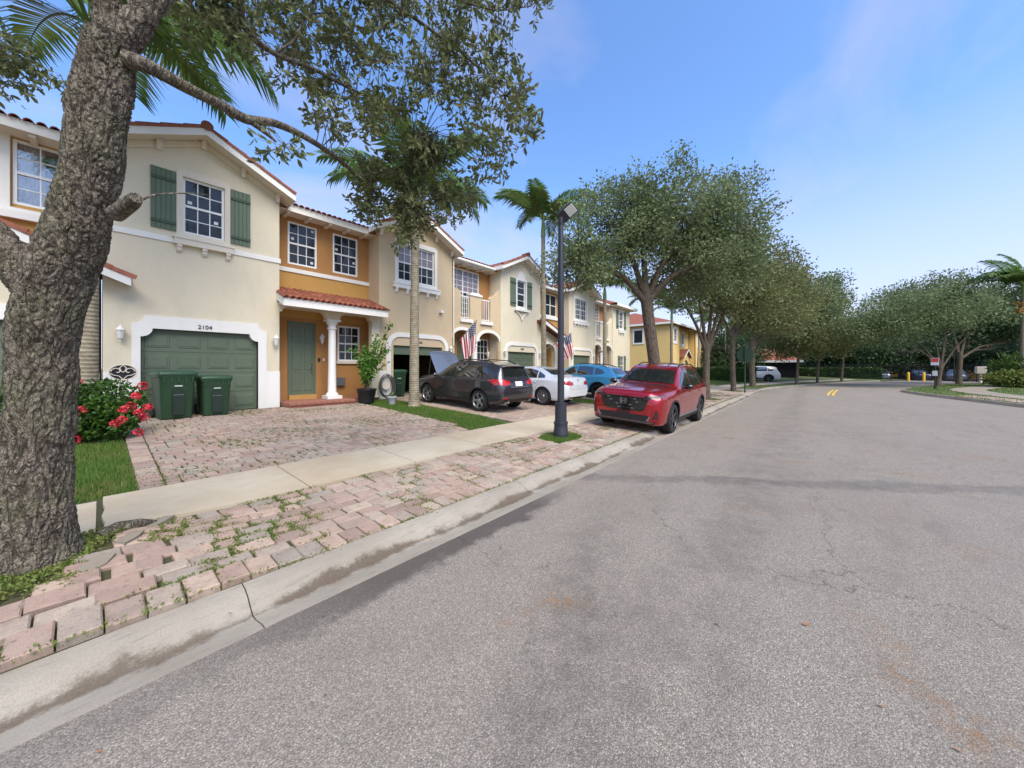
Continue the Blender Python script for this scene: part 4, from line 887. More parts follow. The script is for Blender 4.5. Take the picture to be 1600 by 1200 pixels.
# porch: scalloped beam on a column, tiled roof
r = 0.22; zb, zt = 3.45, 3.78
poly = [(GW, zt), (GW, zb - 0.10), (GW + 0.06, zb - 0.10)] + [(GW + 0.06 + 0.20 - 0.20 * math.cos(R(a)), zb - 0.10 + 0.16 * math.sin(R(a)) * 1.0) for a in range(15, 91, 15)]
poly += [(4.62, zb + 0.06)] + [(4.62 + 0.30 * math.sin(R(a)), zb + 0.06 - 0.24 * (1 - math.cos(R(a)))) for a in range(15, 91, 15)] + [(4.94, 3.24), (5.34, 3.24)] + [(5.66 - 0.30 * math.sin(R(a)), zb + 0.06 - 0.24 * (1 - math.cos(R(a)))) for a in range(90, 0, -15)] + [(5.66, zb + 0.06)]
poly += [(6.26, zb + 0.06)] + [(6.26 + 0.2 * math.sin(R(a)), zb - 0.10 + 0.16 * math.cos(R(a))) for a in range(15, 91, 15)] + [(6.52, zb - 0.10), (6.52, 0.5), (UW, 0.5), (UW, zt)]
m = MB(); m.prism(poly, -0.05, 0.20, 'y'); m.build('porch_beam', M['cream'], h0)
m = MB(); column(m, 5.14, 0.06, 0.55, 3.24); m.build('porch_column', M['white'], h0, 40)
m = MB(); m.prism([(-0.60, 3.70), (0.80, 4.22), (0.80, 4.12), (-0.60, 3.60)], GW - 0.06, UW + 0.04, 'x'); pr = m.build('porch_roof', M['tile'], h0)
m = MB(); m.box(GW - 0.06, UW + 0.02, -0.62, -0.59, 3.46, 3.69); m.prism([(-0.59, 3.46), (-0.59, 3.69), (0.0, 3.92), (0.0, 3.70)], GW - 0.075, GW - 0.05, 'x'); m.prism([(-0.59, 3.46), (-0.59, 3.69), (0.0, 3.92), (0.0, 3.70)], UW + 0.0, UW + 0.02, 'x'); m.build('fascia', M['white'], pr)
MB().box(GW - 0.04, UW, -0.59, 0.8, 3.55, 3.58).build('soffit', M['offwhite'], pr)
m = MB(); tile_field(m, GW - 0.10, UW + 0.06, 0.80, 4.23, -0.66, 3.69, 0.165, 0.30); o = m.build('roof_tiles', M['tile'], pr, 50); o['kind'] = 'stuff'
st = MB().bbox(3.62, 5.62, -0.62, 0.9, 0.30, 0.485, 0.01).build('porch_step', M['brick'], h0)
for i in range(11):
    MB().bbox(3.62 + i * 0.182 + 0.004, 3.62 + (i + 1) * 0.182 - 0.004, -0.66, -0.40, 0.46, 0.545, 0.008).build('brick', M['brick'], st)
MB().box(3.6, 5.62, -0.40, 0.9, 0.44, 0.54).build('porch_floor', M['brick'], h0); MB().box(5.62, 6.5, -0.02, 0.9, 0.3, 0.53).build('porch_floor', M['brick'], h0)
MB().box(4.02, 4.88, 0.66, 0.80, 0.53, 0.69).build('door_sill', M['ochre'], h0)
lantern(h0, 5.06, 2.62, 0.79); MB().box(4.96, 5.03, 0.77, 0.80, 1.83, 1.95).build('doorbell', M['blackmetal'], h0); MB().box(5.12, 5.18, 0.775, 0.80, 1.85, 1.94).build('switch_plate', M['plate'], h0)

def balcony_recess(h, wall, detail=True):
    """recess with arcade below and balcony parapet above"""
    a, b = GW, UW; body(h, a, b, M['orange'], [(a + 0.25, b - 0.83, 4.3, 6.52), (5.85, 6.70, 0.95, 3.12)]); eave(h, a, b, detail, True)
    window(h, a + 0.25, b - 0.83, 4.3, 6.52, 0.83, 3, 4, 2, detail, upper=True); window(h, 5.85, 6.70, 0.95, 3.12, 0.83, 3, 3, 1, detail); front_door(h, 4.6, 5.4, 0.55, 3.05, 0.79, detail)
    # front wall with two arches and two balustrade openings
    y0, y1 = 0.08, 0.28; s0 = a; m = MB()
    A1 = (a + 0.10, a + 1.36); A2 = (a + 1.76, b - 0.06); O1, O2 = (a + 0.62, a + 1.20), (a + 1.96, a + 2.60)
    sp = 2.98; rise = 0.42; top = 3.95
    def arch_pts(p, q): return arc((p + q) / 2, sp, (q - p) / 2, 180, 0, 12, rise)
    poly = [(a, top), (a, 0.4), (A1[0], 0.4)] + arch_pts(*A1) + [(A1[1], sp), (A2[0], sp)] + arch_pts(*A2) + [(A2[1], 0.4), (b, 0.4), (b, top)]
    m.prism(poly, y0, y1, 'y')
    for p, q, pts in ((a, O1[0], [(a, 5.78), (a + 0.06, 5.60), (a + 0.14, 5.42), (a + 0.28, 5.32), (a + 0.48, 5.28), (a + 0.58, 5.16)]), (O1[1], O2[0], [(O1[1], 5.12), (O2[0], 5.12)]), (O2[1], b, [(O2[1], 5.16), (O2[1] + 0.12, 5.30), (O2[1] + 0.35, 5.36), (b - 0.18, 5.50), (b, 5.72)])):
        m.prism([(p, top - 0.01)] + pts + [(q, 5.10)] * (1 if pts[-1][1] > 5.13 and q != b else 0) + [(q, top - 0.01)], y0 + 0.001, y1 - 0.001, 'y')
    m.build('balcony_wall', wall, h)
    m = MB(); m.box(O1[1] - 0.03, O2[0] + 0.03, y0 - 0.04, y1 + 0.04, 5.12, 5.22); m.prism([(O1[1] + 0.08, 5.22), (O1[1] + 0.14, 5.27), (O2[0] - 0.14, 5.27), (O2[0] - 0.08, 5.22)], y0 - 0.02, y1 + 0.02, 'y')
    for p, q in (O1, O2): MB().box(p - 0.10, q + 0.10, y0 - 0.10, y0 + 0.002, 3.78, 3.94).build('balcony_sill', M['white'], h)
    m.build('coping', M['white'], h)
    m = MB()
    for p, q in (A1, A2): strip(m, arc((p + q) / 2, sp, (q - p) / 2, 180, 0, 12, rise), arc((p + q) / 2, sp, (q - p) / 2 + 0.14, 180, 0, 12, rise + 0.14), y0 - 0.04, y0 + 0.002)
    m.build('arch_moulding', M['white'], h)
    m = MB(); column(m, a + 1.56, 0.18, 0.5, 2.98, 0.14); m.build('arcade_column', M['white'], h, 40)
    for p, q in (O1, O2):
        m = MB(); m.box(p, q, 0.15, 0.20, 5.00, 5.05); m.box(p, q, 0.15, 0.20, 4.0, 4.03); n = 5
        for i in range(n): x = p + (q - p) * (i + 0.5) / n; m.box(x - 0.013, x + 0.013, 0.163, 0.188, 4.03, 5.0)
        m.build('balustrade', M['vinyl'], h)
    MB().box(a, b, y1, 1.0, 3.80, 3.95).build('balcony_floor', M['offwhite'], h); MB().box(a, b, -0.1, 0.9, 0.28, 0.5).build('porch_floor', M['walk'], h)
    lantern(h, b - 0.25, 2.3, 0.79)
# --- second unit, open garage
h1 = thing('townhouse', 'tan townhouse with half open garage behind the dark grey SUV and a balcony', 'townhouse', (0.04 + UW, 12.5, 0), 0, GRP)
gable(h1, M['tan'], M['white'], 'open', False, (0.80, 2.56, 5.12, 6.60, 6, 1), False, 'corbel', False, '2106')
balcony_recess(h1, M['tan'])
MB().box(2.80, 2.96, -0.16, 0.0, 4.02, 4.12).build('security_light', M['white'], h1)
# --- third unit
h2 = thing('townhouse', 'pale cream townhouse with green shutters and an arched window head behind the white car', 'townhouse', (0.04 + 2 * UW, 12.5, 0), 0, GRP)
gable(h2, M['cream'], M['white'], 'closed', False, (1.36, 2.10, 5.02, 6.50, 1, 1), True, 'arch', False, '2108', True)
eave(h2, GW, UW); body(h2, GW, UW, M['ochre'], [(5.05, 6.5, 5.05, 6.5)]); window(h2, 5.05, 6.5, 5.05, 6.5, 0.83, 1, 1, 2)
m = MB(); m.box(GW, UW, 0.72, 0.80, 4.82, 5.03); m.build('wall_band', M['white'], h2)
m = MB(); m.prism([(GW - 0.35, 4.46), (GW + 2.35, 3.50), (GW + 2.35, 3.38), (GW - 0.35, 4.34)], -0.55, 0.8, 'y'); pr = m.build('porch_roof', M['tile'], h2)
m = MB(); m.prism([(GW - 0.35, 4.42), (GW + 2.35, 3.46), (GW + 2.35, 3.26), (GW - 0.35, 4.22)], -0.575, -0.552, 'y'); m.build('fascia', M['white'], pr)
rake(pr, (GW + 2.40, 3.50), (GW - 0.35, 4.48), 6, -0.50)
m = MB(); m.prism([(GW, 0.4), (GW + 0.15, 0.4)] + arc(GW + 0.85, 2.6, 0.70, 180, 0, 10, 0.5) + [(GW + 1.55, 0.4), (GW + 1.95, 0.4), (GW + 1.95, 3.45), (GW, 4.12)], -0.02, 0.2, 'y'); m.build('porch_wall', M['cream'], h2)
m = MB(); strip(m, [(GW + 0.15, 0.4)] + arc(GW + 0.85, 2.6, 0.70, 180, 0, 10, 0.5) + [(GW + 1.55, 0.4)], [(GW + 0.05, 0.4)] + arc(GW + 0.85, 2.6, 0.80, 180, 0, 10, 0.62) + [(GW + 1.65, 0.4)], -0.05, -0.015); m.build('arch_moulding', M['white'], h2)
front_door(h2, 4.0, 4.85, 0.5, 2.95, 0.79, False)
# --- fourth unit
h3 = thing('townhouse', 'beige townhouse with white twin window behind the blue car, partly behind oak leaves', 'townhouse', (0.04 + 3 * UW, 12.5, 0), 0, GRP)
gable(h3, M['cream'], M['white'], 'closed', False, (0.80, 2.40, 5.0, 6.42, 3, 2), False, 'corbel', False, None, False)
balcony_recess(h3, M['cream'], False)
# --- end unit with hipped roof
h4 = thing('townhouse', 'end townhouse of the cream row with hipped roof and slim green shutters', 'townhouse', (0.04 + 4 * UW, 12.5, 0), 0, GRP)
gable(h4, M['cream'], M['white'], None, False, (1.25, 2.05, 4.95, 6.4, 2, 1), True, 'corbel', False, None, False, True, False, False, (1.4, 2.2, 1.0, 2.6))
shutter(h4, 1.0, 1.36, 0.95, 2.65, 0, 3, False); shutter(h4, 2.24, 2.60, 0.95, 2.65, 0, 3, False)
m = MB(); m.add([(-0.2, -0.5, 6.9), (GW + 0.5, -0.5, 6.9), (GW + 0.5, 12, 6.9), (-0.2, 12, 6.9), (0.6, 4.5, 8.6), (1.0, 7, 8.7)], [(0, 1, 4), (1, 2, 5, 4), (2, 3, 5), (3, 0, 4, 5), (3, 2, 1, 0)]); m.build('roof', M['tile'], h4)
m = MB(); m.box(-0.2, GW + 0.5, -0.52, -0.48, 6.68, 6.89); m.box(GW + 0.46, GW + 0.5, -0.48, 12, 6.68, 6.89); m.build('fascia', M['white'], h4)
m = MB(); m.box(-0.2, GW + 0.46, -0.48, 0.4, 6.70, 6.73); m.box(GW, GW + 0.46, 0.4, 12, 6.70, 6.73); m.build('soffit', M['offwhite'], h4)
m = MB(); m.box(GW, GW + 2.6, 2.0, 8, 0.3, 3.1); m.build('side_wing', M['cream'], h4)
m = MB(); m.prism([(GW - 0.02, 3.95), (GW + 3.0, 3.05), (GW + 3.0, 2.9), (GW - 0.02, 3.8)], 1.6, 8, 'y'); m.build('side_roof', M['tile'], h4)
m = MB(); m.prism([(GW - 0.02, 3.9), (GW + 3.0, 3.0), (GW + 3.0, 2.78), (GW - 0.02, 3.68)], 1.575, 1.597, 'y'); m.build('fascia', M['white'], h4)
# --- unit left of 2104, mostly behind the oak
hm = thing('townhouse', 'ochre townhouse at the left edge behind the big oak, with a curtained window', 'townhouse', (0.04 - UW, 12.5, 0), 0, GRP)
X0 = UW  # its right end
body(hm, GW, UW - 0.02, M['ochre'], [(X0 - 2.55, X0 - 1.50, 5.20, 6.62), (X0 - 1.28, X0 - 0.24, 5.20, 6.62)]); eave(hm, GW, UW)
window(hm, X0 - 2.55, X0 - 1.50, 5.2, 6.62, 0.83, 3, 2, 1, True, 'clear', True); wn_ = window(hm, X0 - 1.28, X0 - 0.24, 5.2, 6.62, 0.83, 3, 2, 1, True, 'clear', True)
m = MB(); vs = []; n = 40
for i in range(n + 1):
    x = X0 - 1.22 + 0.36 * i / n; y = 0.97 + 0.02 * math.sin(i * 1.3); vs += [(x, y, 5.22), (x, y, 6.6)]
m.add(vs, [(2 * i, 2 * i + 2, 2 * i + 3, 2 * i + 1) for i in range(n)]); m.build('curtain', M['curtain'], wn_, 60)
m = MB(); m.box(X0 - 1.48, X0 - 1.31, 0.72, 0.80, 5.0, 6.66); m.box(X0 - 2.8, X0 - 0.05, 0.66, 0.80, 4.86, 5.02); m.box(X0 - 2.8, X0 - 0.05, 0.70, 0.79, 5.02, 5.1); m.build('window_trim', M['white'], hm)
m = MB(); ax = X0 - 1.75; wall_holes(m, GW + 0.01, X0 - 0.045, 0.3, 3.45, [(X0 - 2.95, X0 - 0.58, 0.0, 2.585)], 0.0, 0.13); m.add([(GW + 0.01, 0, 3.45), (X0 - 0.045, 0, 3.45), (X0 - 0.045, 0, 3.62), (ax, 0, 4.35), (GW + 0.01, 0, 3.62)], [(0, 1, 2, 3, 4)]); m.box(X0 - 0.06, X0 - 0.045, 0.0, 0.9, 0.3, 3.6); m.build('garage_wall', M['cream'], hm)
m = MB(); m.box(X0 - 3.15, X0 - 2.95, -0.035, 0.0, 0.3, 2.9); m.box(X0 - 0.58, X0 - 0.36, -0.035, 0.0, 0.3, 2.9); m.box(X0 - 2.95, X0 - 0.58, -0.035, 0.0, 2.585, 2.9); m.build('door_surround', M['white'], hm)
MB().box(X0 - 0.36, X0 - 0.05, -0.012, 0.004, 0.28, 1.5).build('painted_base', M['white'], hm)
garage_door(hm, X0 - 2.95, X0 - 0.58, 0.40, 2.585, 0.13)
sl = 0.43; zl = lambda x: 4.62 - sl * abs(x - ax)
m = MB(); m.prism([(ax - 2.25, zl(ax - 2.25)), (ax, zl(ax)), (ax + 2.2, zl(ax + 2.2)), (ax + 2.2, zl(ax + 2.2) - 0.1), (ax, zl(ax) - 0.1), (ax - 2.25, zl(ax - 2.25) - 0.1)], -0.5, 0.8, 'y'); pr = m.build('porch_roof', M['tile'], hm)
m = MB(); m.prism([(ax - 2.25, zl(ax - 2.25) - 0.01), (ax, zl(ax) - 0.01), (ax + 2.18, zl(ax + 2.18) - 0.01), (ax + 2.18, zl(ax + 2.18) - 0.19), (ax, zl(ax) - 0.19), (ax - 2.25, zl(ax - 2.25) - 0.19)], -0.525, -0.503, 'y'); m.build('fascia', M['white'], pr)
rake(pr, (ax + 2.25, zl(ax + 2.22)), (ax, zl(ax)), 6, -0.46); rake(pr, (ax - 2.3, zl(ax - 2.3)), (ax, zl(ax)), 6, -0.46)
# ------------------------------------------------------------------ yellow houses beyond
GY = 'yellow townhouses beyond the cream row'
def yellow_house(X0, label, first=False):
    h = thing('townhouse', label, 'townhouse', (X0, 12.5, 0), 0, GY); W = 11.0; hol = [(1.0, 2.2, 4.8, 6.3), (4.2, 5.0, 4.8, 6.3), (7.6, 8.6, 4.8, 6.3)]
    m = MB(); wall_holes(m, 0, 3.4, 0.3, 6.9, [hol[0]], 0.0, 0.1); wall_holes(m, 3.4, W, 0.3, 6.9, hol[1:] + [(8.8, 10.6, 0.3, 2.5)], 0.9, 0.1); m.box(3.36, 3.4, 0, 1, 0.3, 6.9)
    m.box(0, 3.4, 0.13, 12, 0.3, 6.9); m.box(3.4, W, 1.04, 12, 0.3, 6.9); m.build('wall', M['yellow'], h)
    for (a, b, c, d), y in zip(hol, (0.06, 0.96, 0.96)):
        window(h, a, b, c, d, y, 2, 2, 1, False); q = MB(); strip(q, [(a, c), (a, d), (b, d), (b, c), (a, c)], [(a - 0.18, c - 0.3), (a - 0.18, d + 0.2), (b + 0.18, d + 0.2), (b + 0.18, c - 0.3), (a - 0.18, c - 0.3)], y - 0.12, y - 0.055); q.build('window_surround', M['white'], h)
    MB().box(8.8, 10.6, 0.98, 1.02, 0.4, 2.5).build('garage_door', M['vinyl'], h)
    m = MB(); m.add([(-0.5, -0.5, 6.95), (W + 0.3, -0.5, 6.95), (W + 0.3, 12.5, 6.95), (-0.5, 12.5, 6.95), (4.5 if first else 0, 6, 9.1), (W + 0.3, 6, 9.1)], [(0, 1, 5, 4), (1, 2, 5), (2, 3, 4, 5), (3, 0, 4), (3, 2, 1, 0)]); m.build('roof', M['tile'], h)
    m = MB(); m.box(-0.52, W + 0.3, -0.54, -0.50, 6.72, 6.94); m.box(-0.54, -0.50, -0.54, 12.5, 6.72, 6.94); m.build('fascia', M['white'], h)
    m = MB(); m.prism([(3.4, 3.0), (5.2, 4.0), (7.0, 3.0), (7.0, 2.85), (5.2, 3.85), (3.4, 2.85)], -0.6, 0.9, 'y'); pr = m.build('porch_roof', M['tile'], h)
    m = MB(); m.prism([(3.4, 2.98), (5.2, 3.98), (7.0, 2.98), (7.0, 2.78), (5.2, 3.78), (3.4, 2.78)], -0.63, -0.602, 'y'); m.build('fascia', M['white'], pr)
    m = MB(); m.prism([(3.6, 0.3), (4.3, 0.3)] + arc(5.2, 2.1, 0.9, 180, 0, 8, 0.5) + [(6.1, 0.3), (6.8, 0.3), (6.8, 3.0), (5.2, 3.8), (3.6, 3.0)], -0.3, 0.0, 'y'); m.build('porch_wall', M['yellow'], h)
    if first:
        window(h, 0.6, 0.61 + 1.2, 0.9, 2.5, 0.0, 2, 2, 1, False)
        for y_, z_ in ((3.3, 4.7), (5.2, 1.2)):
            m = MB(); m.box(-0.07, -0.002, y_ - 0.2, y_ + 1.2, z_ - 0.2, z_ + 1.7); sw = m.build('window_surround', M['white'], h); MB().box(-0.08, -0.072, y_, y_ + 1.0, z_, z_ + 1.5).build('pane', M['pane'], sw)
    return h
yellow_house(43.0, 'yellow house with red hipped roof just beyond the cream row', True)
yellow_house(54.2, 'second yellow house, seen between the street tree trunks')
yellow_house(65.5, 'farthest yellow house, behind the stop sign')
# ------------------------------------------------------------------ vehicles (local: x forward, y left, z up)
def tab(t, x):
    t = sorted(t); return np.interp(x, [q[0] for q in t], [q[1] for q in t])
def smooth_tab(t, xs, win=0.05):
    return np.mean([tab(t, xs + d) for d in np.linspace(-win, win, 7)], axis=0)
class Car:
    def __init__(s, sp):
        s.sp = sp; xf, xr = sp['zt'][0][0], sp['zt'][-1][0]; s.xf, s.xr = xf, xr
        ends = np.array([0, 0.008, 0.02, 0.04, 0.07]); xs = np.concatenate([xr + ends, np.linspace(xr + 0.1, xf - 0.1, 120), (xf - ends)[::-1]])
        g = lambda k, w=0.05: np.array([smooth_tab(sp[k], np.array([x]), min(w, 0.004 + 0.8 * min(x - xr, xf - x)))[0] for x in xs])
        W, ZT, ZB, BE, WR, CR = g('w'), g('zt'), g('zb'), g('belt'), g('wr'), g('cr'); V = []; segs = [3, 2, 3, 3, 3, 2, 7, 3, 3, 3]
        for i, x in enumerate(xs):
            w, zt, zb, be, wr, c = W[i], ZT[i], ZB[i], BE[i], WR[i], CR[i]; zm = zb + 0.55 * (be - zb); ze = zt - c
            cp = np.array([(0, zb), (0.8 * w, zb), (0.95 * w, zb + 0.06), (0.982 * w, zb + 0.24 * (be - zb) + 0.05), (w, zm), (0.985 * w, be - 0.07), (0.95 * w, be), (wr, ze), (wr * 0.86, zt - 0.32 * c), (wr * 0.5, zt - 0.07 * c), (0, zt)])
            P = np.vstack([2 * cp[0] - cp[1], cp, cp[-1] * [-1, 1] + [0, 0]]); P[-1] = (-cp[-2][0], cp[-2][1]); P[0] = (-cp[1][0], cp[1][1]); half = []
            for k in range(10):
                for u in np.arange(segs[k]) / segs[k]:
                    a, b, c_, d = P[k], P[k + 1], P[k + 2], P[k + 3]
                    if k == 6: q = b + (c_ - b) * u + np.array([0.018 * math.sin(math.pi * u), 0])
                    else: q = 0.5 * (2 * b + (c_ - a) * u + (2 * a - 5 * b + 4 * c_ - d) * u * u + (3 * b - a - 3 * c_ + d) * u ** 3)
                    half.append(q)
            half.append(cp[-1]); half = np.array(half); n = len(half)
            ring = [(x, q[0], q[1]) for q in half] + [(x, -q[0], q[1]) for q in half[-2:0:-1]]; V += ring
        N = 2 * n - 2; F = []
        for i in range(len(xs) - 1):
            for k in range(N): k2 = (k + 1) % N; F.append((i * N + k, i * N + k2, (i + 1) * N + k2, (i + 1) * N + k))
        F += [tuple(range(N)), tuple(range((len(xs) - 1) * N, len(xs) * N))[::-1]]
        bm = bmesh.new(); vs = [bm.verts.new(v) for v in V]
        for f in F: bm.faces.new([vs[i] for i in f])
        bmesh.ops.recalc_face_normals(bm, faces=bm.faces[:]); s.bvh = BVHTree.FromBMesh(bm)
        R_ = sp['arch']; dele = []
        for f in bm.faces:
            c = f.calc_center_median()
            if abs(c.y) > 0.45 and c.z < 1.0:
                for wx in sp['axles']:
                    if math.hypot(c.x - wx, c.z - sp['wr_']) < R_: dele.append(f); break
        bmesh.ops.delete(bm, geom=dele, context='FACES')
        for v in bm.verts:
            if v.is_boundary:
                for wx in sp['axles']:
                    dx, dz = v.co.x - wx, v.co.z - sp['wr_']; L = math.hypot(dx, dz)
                    if L < R_ + 0.1 and abs(v.co.y) > 0.5: v.co.x = wx + dx / L * R_; v.co.z = max(sp['wr_'] + dz / L * R_, 0.2)
        me = bpy.data.meshes.new('body'); bm.to_mesh(me); bm.free(); me.materials.append(sp['paint']); me.polygons.foreach_set('use_smooth', [True] * len(me.polygons)); me.set_sharp_from_angle(angle=R(38))
        s.root = thing(sp['name'], sp['label'], sp.get('cat', 'car'), (0, 0, 0), 0, sp.get('group')); s.body = link('body', me, s.root); wheels(s)
    def hit(s, axis, a, b):
        o, d = {'l': ((a, 3, b), (0, -1, 0)), 'r': ((a, -3, b), (0, 1, 0)), 'front': ((5, a, b), (-1, 0, 0)), 'rear': ((-5, a, b), (1, 0, 0)), 'top': ((a, b, 4), (0, 0, -1))}[axis]
        p = s.bvh.ray_cast(Vector(o), Vector(d)); d = Vector(d)
        if p[0] is None:
            q = s.bvh.find_nearest(Vector(o) + d * 3); return q[0], d
        return p[0], d
    def panel(s, name, mat, poly, axis, off=0.005, parent=None, step=0.06, depth=0.02):
        dn = []
        for i in range(len(poly)):
            p, q = np.array(poly[i], float), np.array(poly[(i + 1) % len(poly)], float); k = max(1, int(np.hypot(*(q - p)) / step))
            dn += [tuple(p + (q - p) * j / k) for j in range(k)]
        n = len(dn); P = np.array(dn); lo, hi = P.min(0), P.max(0); inner = []
        for x in np.arange(lo[0] + step / 2, hi[0], step):
            for y in np.arange(lo[1] + step / 2, hi[1], step):
                if inpoly(x, y, dn) and np.min(np.hypot(P[:, 0] - x, P[:, 1] - y)) > step * 0.45: inner.append((x, y))
        r = geometry.delaunay_2d_cdt([Vector(q) for q in dn + inner], [(i, (i + 1) % n) for i in range(n)], [], 1, 1e-5)
        V = []; back = []
        for q in r[0]:
            h, d = s.hit(axis, q[0], q[1]); V.append(h - d * off); back.append(h + d * depth)
        fs = [tuple(f) for f in r[2]]; cnt = {}
        for f in fs:
            for i in range(3): e = (f[i], f[(i + 1) % 3]); cnt[e] = 1
        m = MB(); N = len(V); m.add(V + back, fs + [(a, b, N + b, N + a) for a, b in cnt if (b, a) not in cnt]); return m.build(name, mat, parent or s.body, 50)
    def both(s, name, mat, poly, off=0.005, parent=None, **k):
        return [s.panel(name, mat, poly, ax, off, parent, **k) for ax in ('l', 'r')]
    def line(s, pts, axis, w=0.007, mat=None, name='panel_gap', off=0.002):
        """thin dark strip along pts on the surface"""
        P = spline(pts, max(8, 6 * len(pts))); m = MB(); vs = []
        for i in range(len(P)):
            d = P[min(i + 1, len(P) - 1)] - P[max(i - 1, 0)]; d = d / np.hypot(*d); nn = np.array([-d[1], d[0]]) * w / 2
            for sg in (-1, 1):
                h, dd = s.hit(axis, *(P[i] + sg * nn)); vs.append(h - dd * off)
        m.add(vs, [(2 * i, 2 * i + 1, 2 * i + 3, 2 * i + 2) for i in range(len(P) - 1)]); return m.build(name, mat or M['trim'], s.body)
TY = {}
def wheels(c):
    sp = c.sp; r = sp['wr_']; key = (r, sp['rim'].name, sp.get('spokes', 5))
    if key not in TY:
        ty = MB().lathe([(r * 0.66, -0.105), (r * 0.80, -0.118), (r * 0.93, -0.112), (r * 0.985, -0.09), (r, -0.06), (r, 0.06), (r * 0.985, 0.09), (r * 0.93, 0.112), (r * 0.80, 0.118), (r * 0.66, 0.105)], 36, (0, 0, 0), 'y', False).mesh('tyre', M['tyre'], 40)
        m = MB(); m.lathe([(r * 0.70, 0.108), (r * 0.67, 0.112), (r * 0.64, 0.09), (r * 0.62, -0.09), (r * 0.68, -0.108)], 36, (0, 0, 0), 'y', False)
        n = sp.get('spokes', 5)
        for i in range(n):
            a = 2 * math.pi * i / n; ca, sa = math.cos(a), math.sin(a); pts = []
            for rr, w, y in ((0.10 * r, 0.055, 0.075), (0.35 * r, 0.035, 0.088), (0.65 * r, 0.050, 0.100)):
                for sg in (-1, 1): pts.append((rr * ca - sg * w * sa, y, rr * sa + sg * w * ca))
            pb = [(p[0], p[1] - 0.03, p[2]) for p in pts]
            m.add(pts + pb, [(0, 1, 3, 2), (2, 3, 5, 4), (6, 0, 2, 8), (8, 2, 4, 10), (1, 7, 9, 3), (3, 9, 11, 5), (6, 7, 9, 8), (8, 9, 11, 10)])
        m.lathe([(0.0, 0.09), (0.05, 0.09), (0.065, 0.075), (0.065, 0.04)], 14, (0, 0, 0), 'y', False); rim = m.mesh('rim', sp['rim'], 40)
        disc = MB().lathe([(0.0, 0.035), (r * 0.60, 0.03), (r * 0.62, -0.02)], 24, (0, 0, 0), 'y', False).mesh('brake_disc', M['blackmetal'], 40); TY[key] = (ty, rim, disc)
    ty, rim, disc = TY[key]; tw = sp['track']
    for wx in sp['axles']:
        for sg in (1, -1):
            o = link('wheel', ty, c.root, (wx, sg * tw, r)); o.rotation_euler = (0, 0, 0 if sg > 0 else math.pi); link('rim', rim, o); link('brake_disc', disc, o)
            m = MB(); n = 14; vs = []; R_ = sp['arch'] + 0.01
            for i in range(n + 1):
                a = math.pi * (-0.08 + 1.16 * i / n)
                for y in (sg * (tw + 0.05), sg * 0.42): vs.append((wx + R_ * math.cos(a), y, r + R_ * math.sin(a)))
            m.add(vs, [(2 * i, 2 * i + 1, 2 * i + 3, 2 * i + 2) for i in range(n)]); m.add([(wx + R_, sg * 0.42, 0.22), (wx - R_, sg * 0.42, 0.22), (wx - R_, sg * 0.42, r + R_), (wx + R_, sg * 0.42, r + R_)], [(0, 1, 2, 3)]); m.build('wheel_liner', M['trim'], c.body)
def arch_ring(c, t=0.05, mat=None):
    R_, r = c.sp['arch'], c.sp['wr_']
    for wx in c.sp['axles']:
        a0 = math.asin(max(-1, (0.27 - r) / (R_ + t))); angs = np.linspace(a0, math.pi - a0, 22)
        pl = [(wx + (R_ + 0.003) * math.cos(a), r + (R_ + 0.003) * math.sin(a)) for a in angs] + [(wx + (R_ + t) * math.cos(a), r + (R_ + t) * math.sin(a)) for a in angs[::-1]]
        c.both('arch_trim', mat or M['trim'], pl, 0.010)
def mirror(c, x, z, mat, w=0.93):
    for sg in (1, -1):
        m = MB(); bm = bmesh.new(); bmesh.ops.create_uvsphere(bm, u_segments=14, v_segments=8, radius=1)
        for v in bm.verts: v.co = Vector((x + v.co.x * 0.07 * (1 if v.co.x > 0 else 0.55), sg * (w + 0.10 + v.co.y * 0.115), z + v.co.z * 0.075 + 0.01))
        bm.verts.index_update(); m.add([v.co for v in bm.verts], [[q.index for q in f.verts] for f in bm.faces]); bm.free(); m.tube([(x + 0.02, sg * (w - 0.08), z - 0.05), (x + 0.01, sg * (w + 0.04), z - 0.04)], 0.022, 6); m.build('mirror', mat, c.body, 50)
def handles(c, xs, z, mat):
    for x in xs:
        for ax in ('l', 'r'): c.panel('door_handle', mat, [(x - 0.10, z - 0.014), (x + 0.09, z - 0.014), (x + 0.10, z + 0.014), (x - 0.09, z + 0.014)], ax, 0.022)
def side_glass(c, polys):
    for p in polys: c.both('side_window', M['carglass'], p, 0.004)
def rails(c, xa, xb, y, dz=0.05, mat=None):
    for sg in (1, -1):
        pts = []
        for t in np.linspace(0, 1, 14):
            x = xa + (xb - xa) * t; h, _ = c.hit('top', x, sg * y); pts.append((x, sg * y, h.z + dz * min(1, 5 * min(t, 1 - t)) + 0.004))
        m = MB(); m.tube(pts, 0.018, 6); m.build('roof_rail', mat or M['trim'], c.body, 50)
def hsup(c, w): return [(-q[0], q[1]) for q in w][::-1]
def place(c, x, y, rz, pitch=0.0, roll=0.0, z=0.0):
    c.root.location = (x, y, z); c.root.rotation_euler = (roll, pitch, rz)

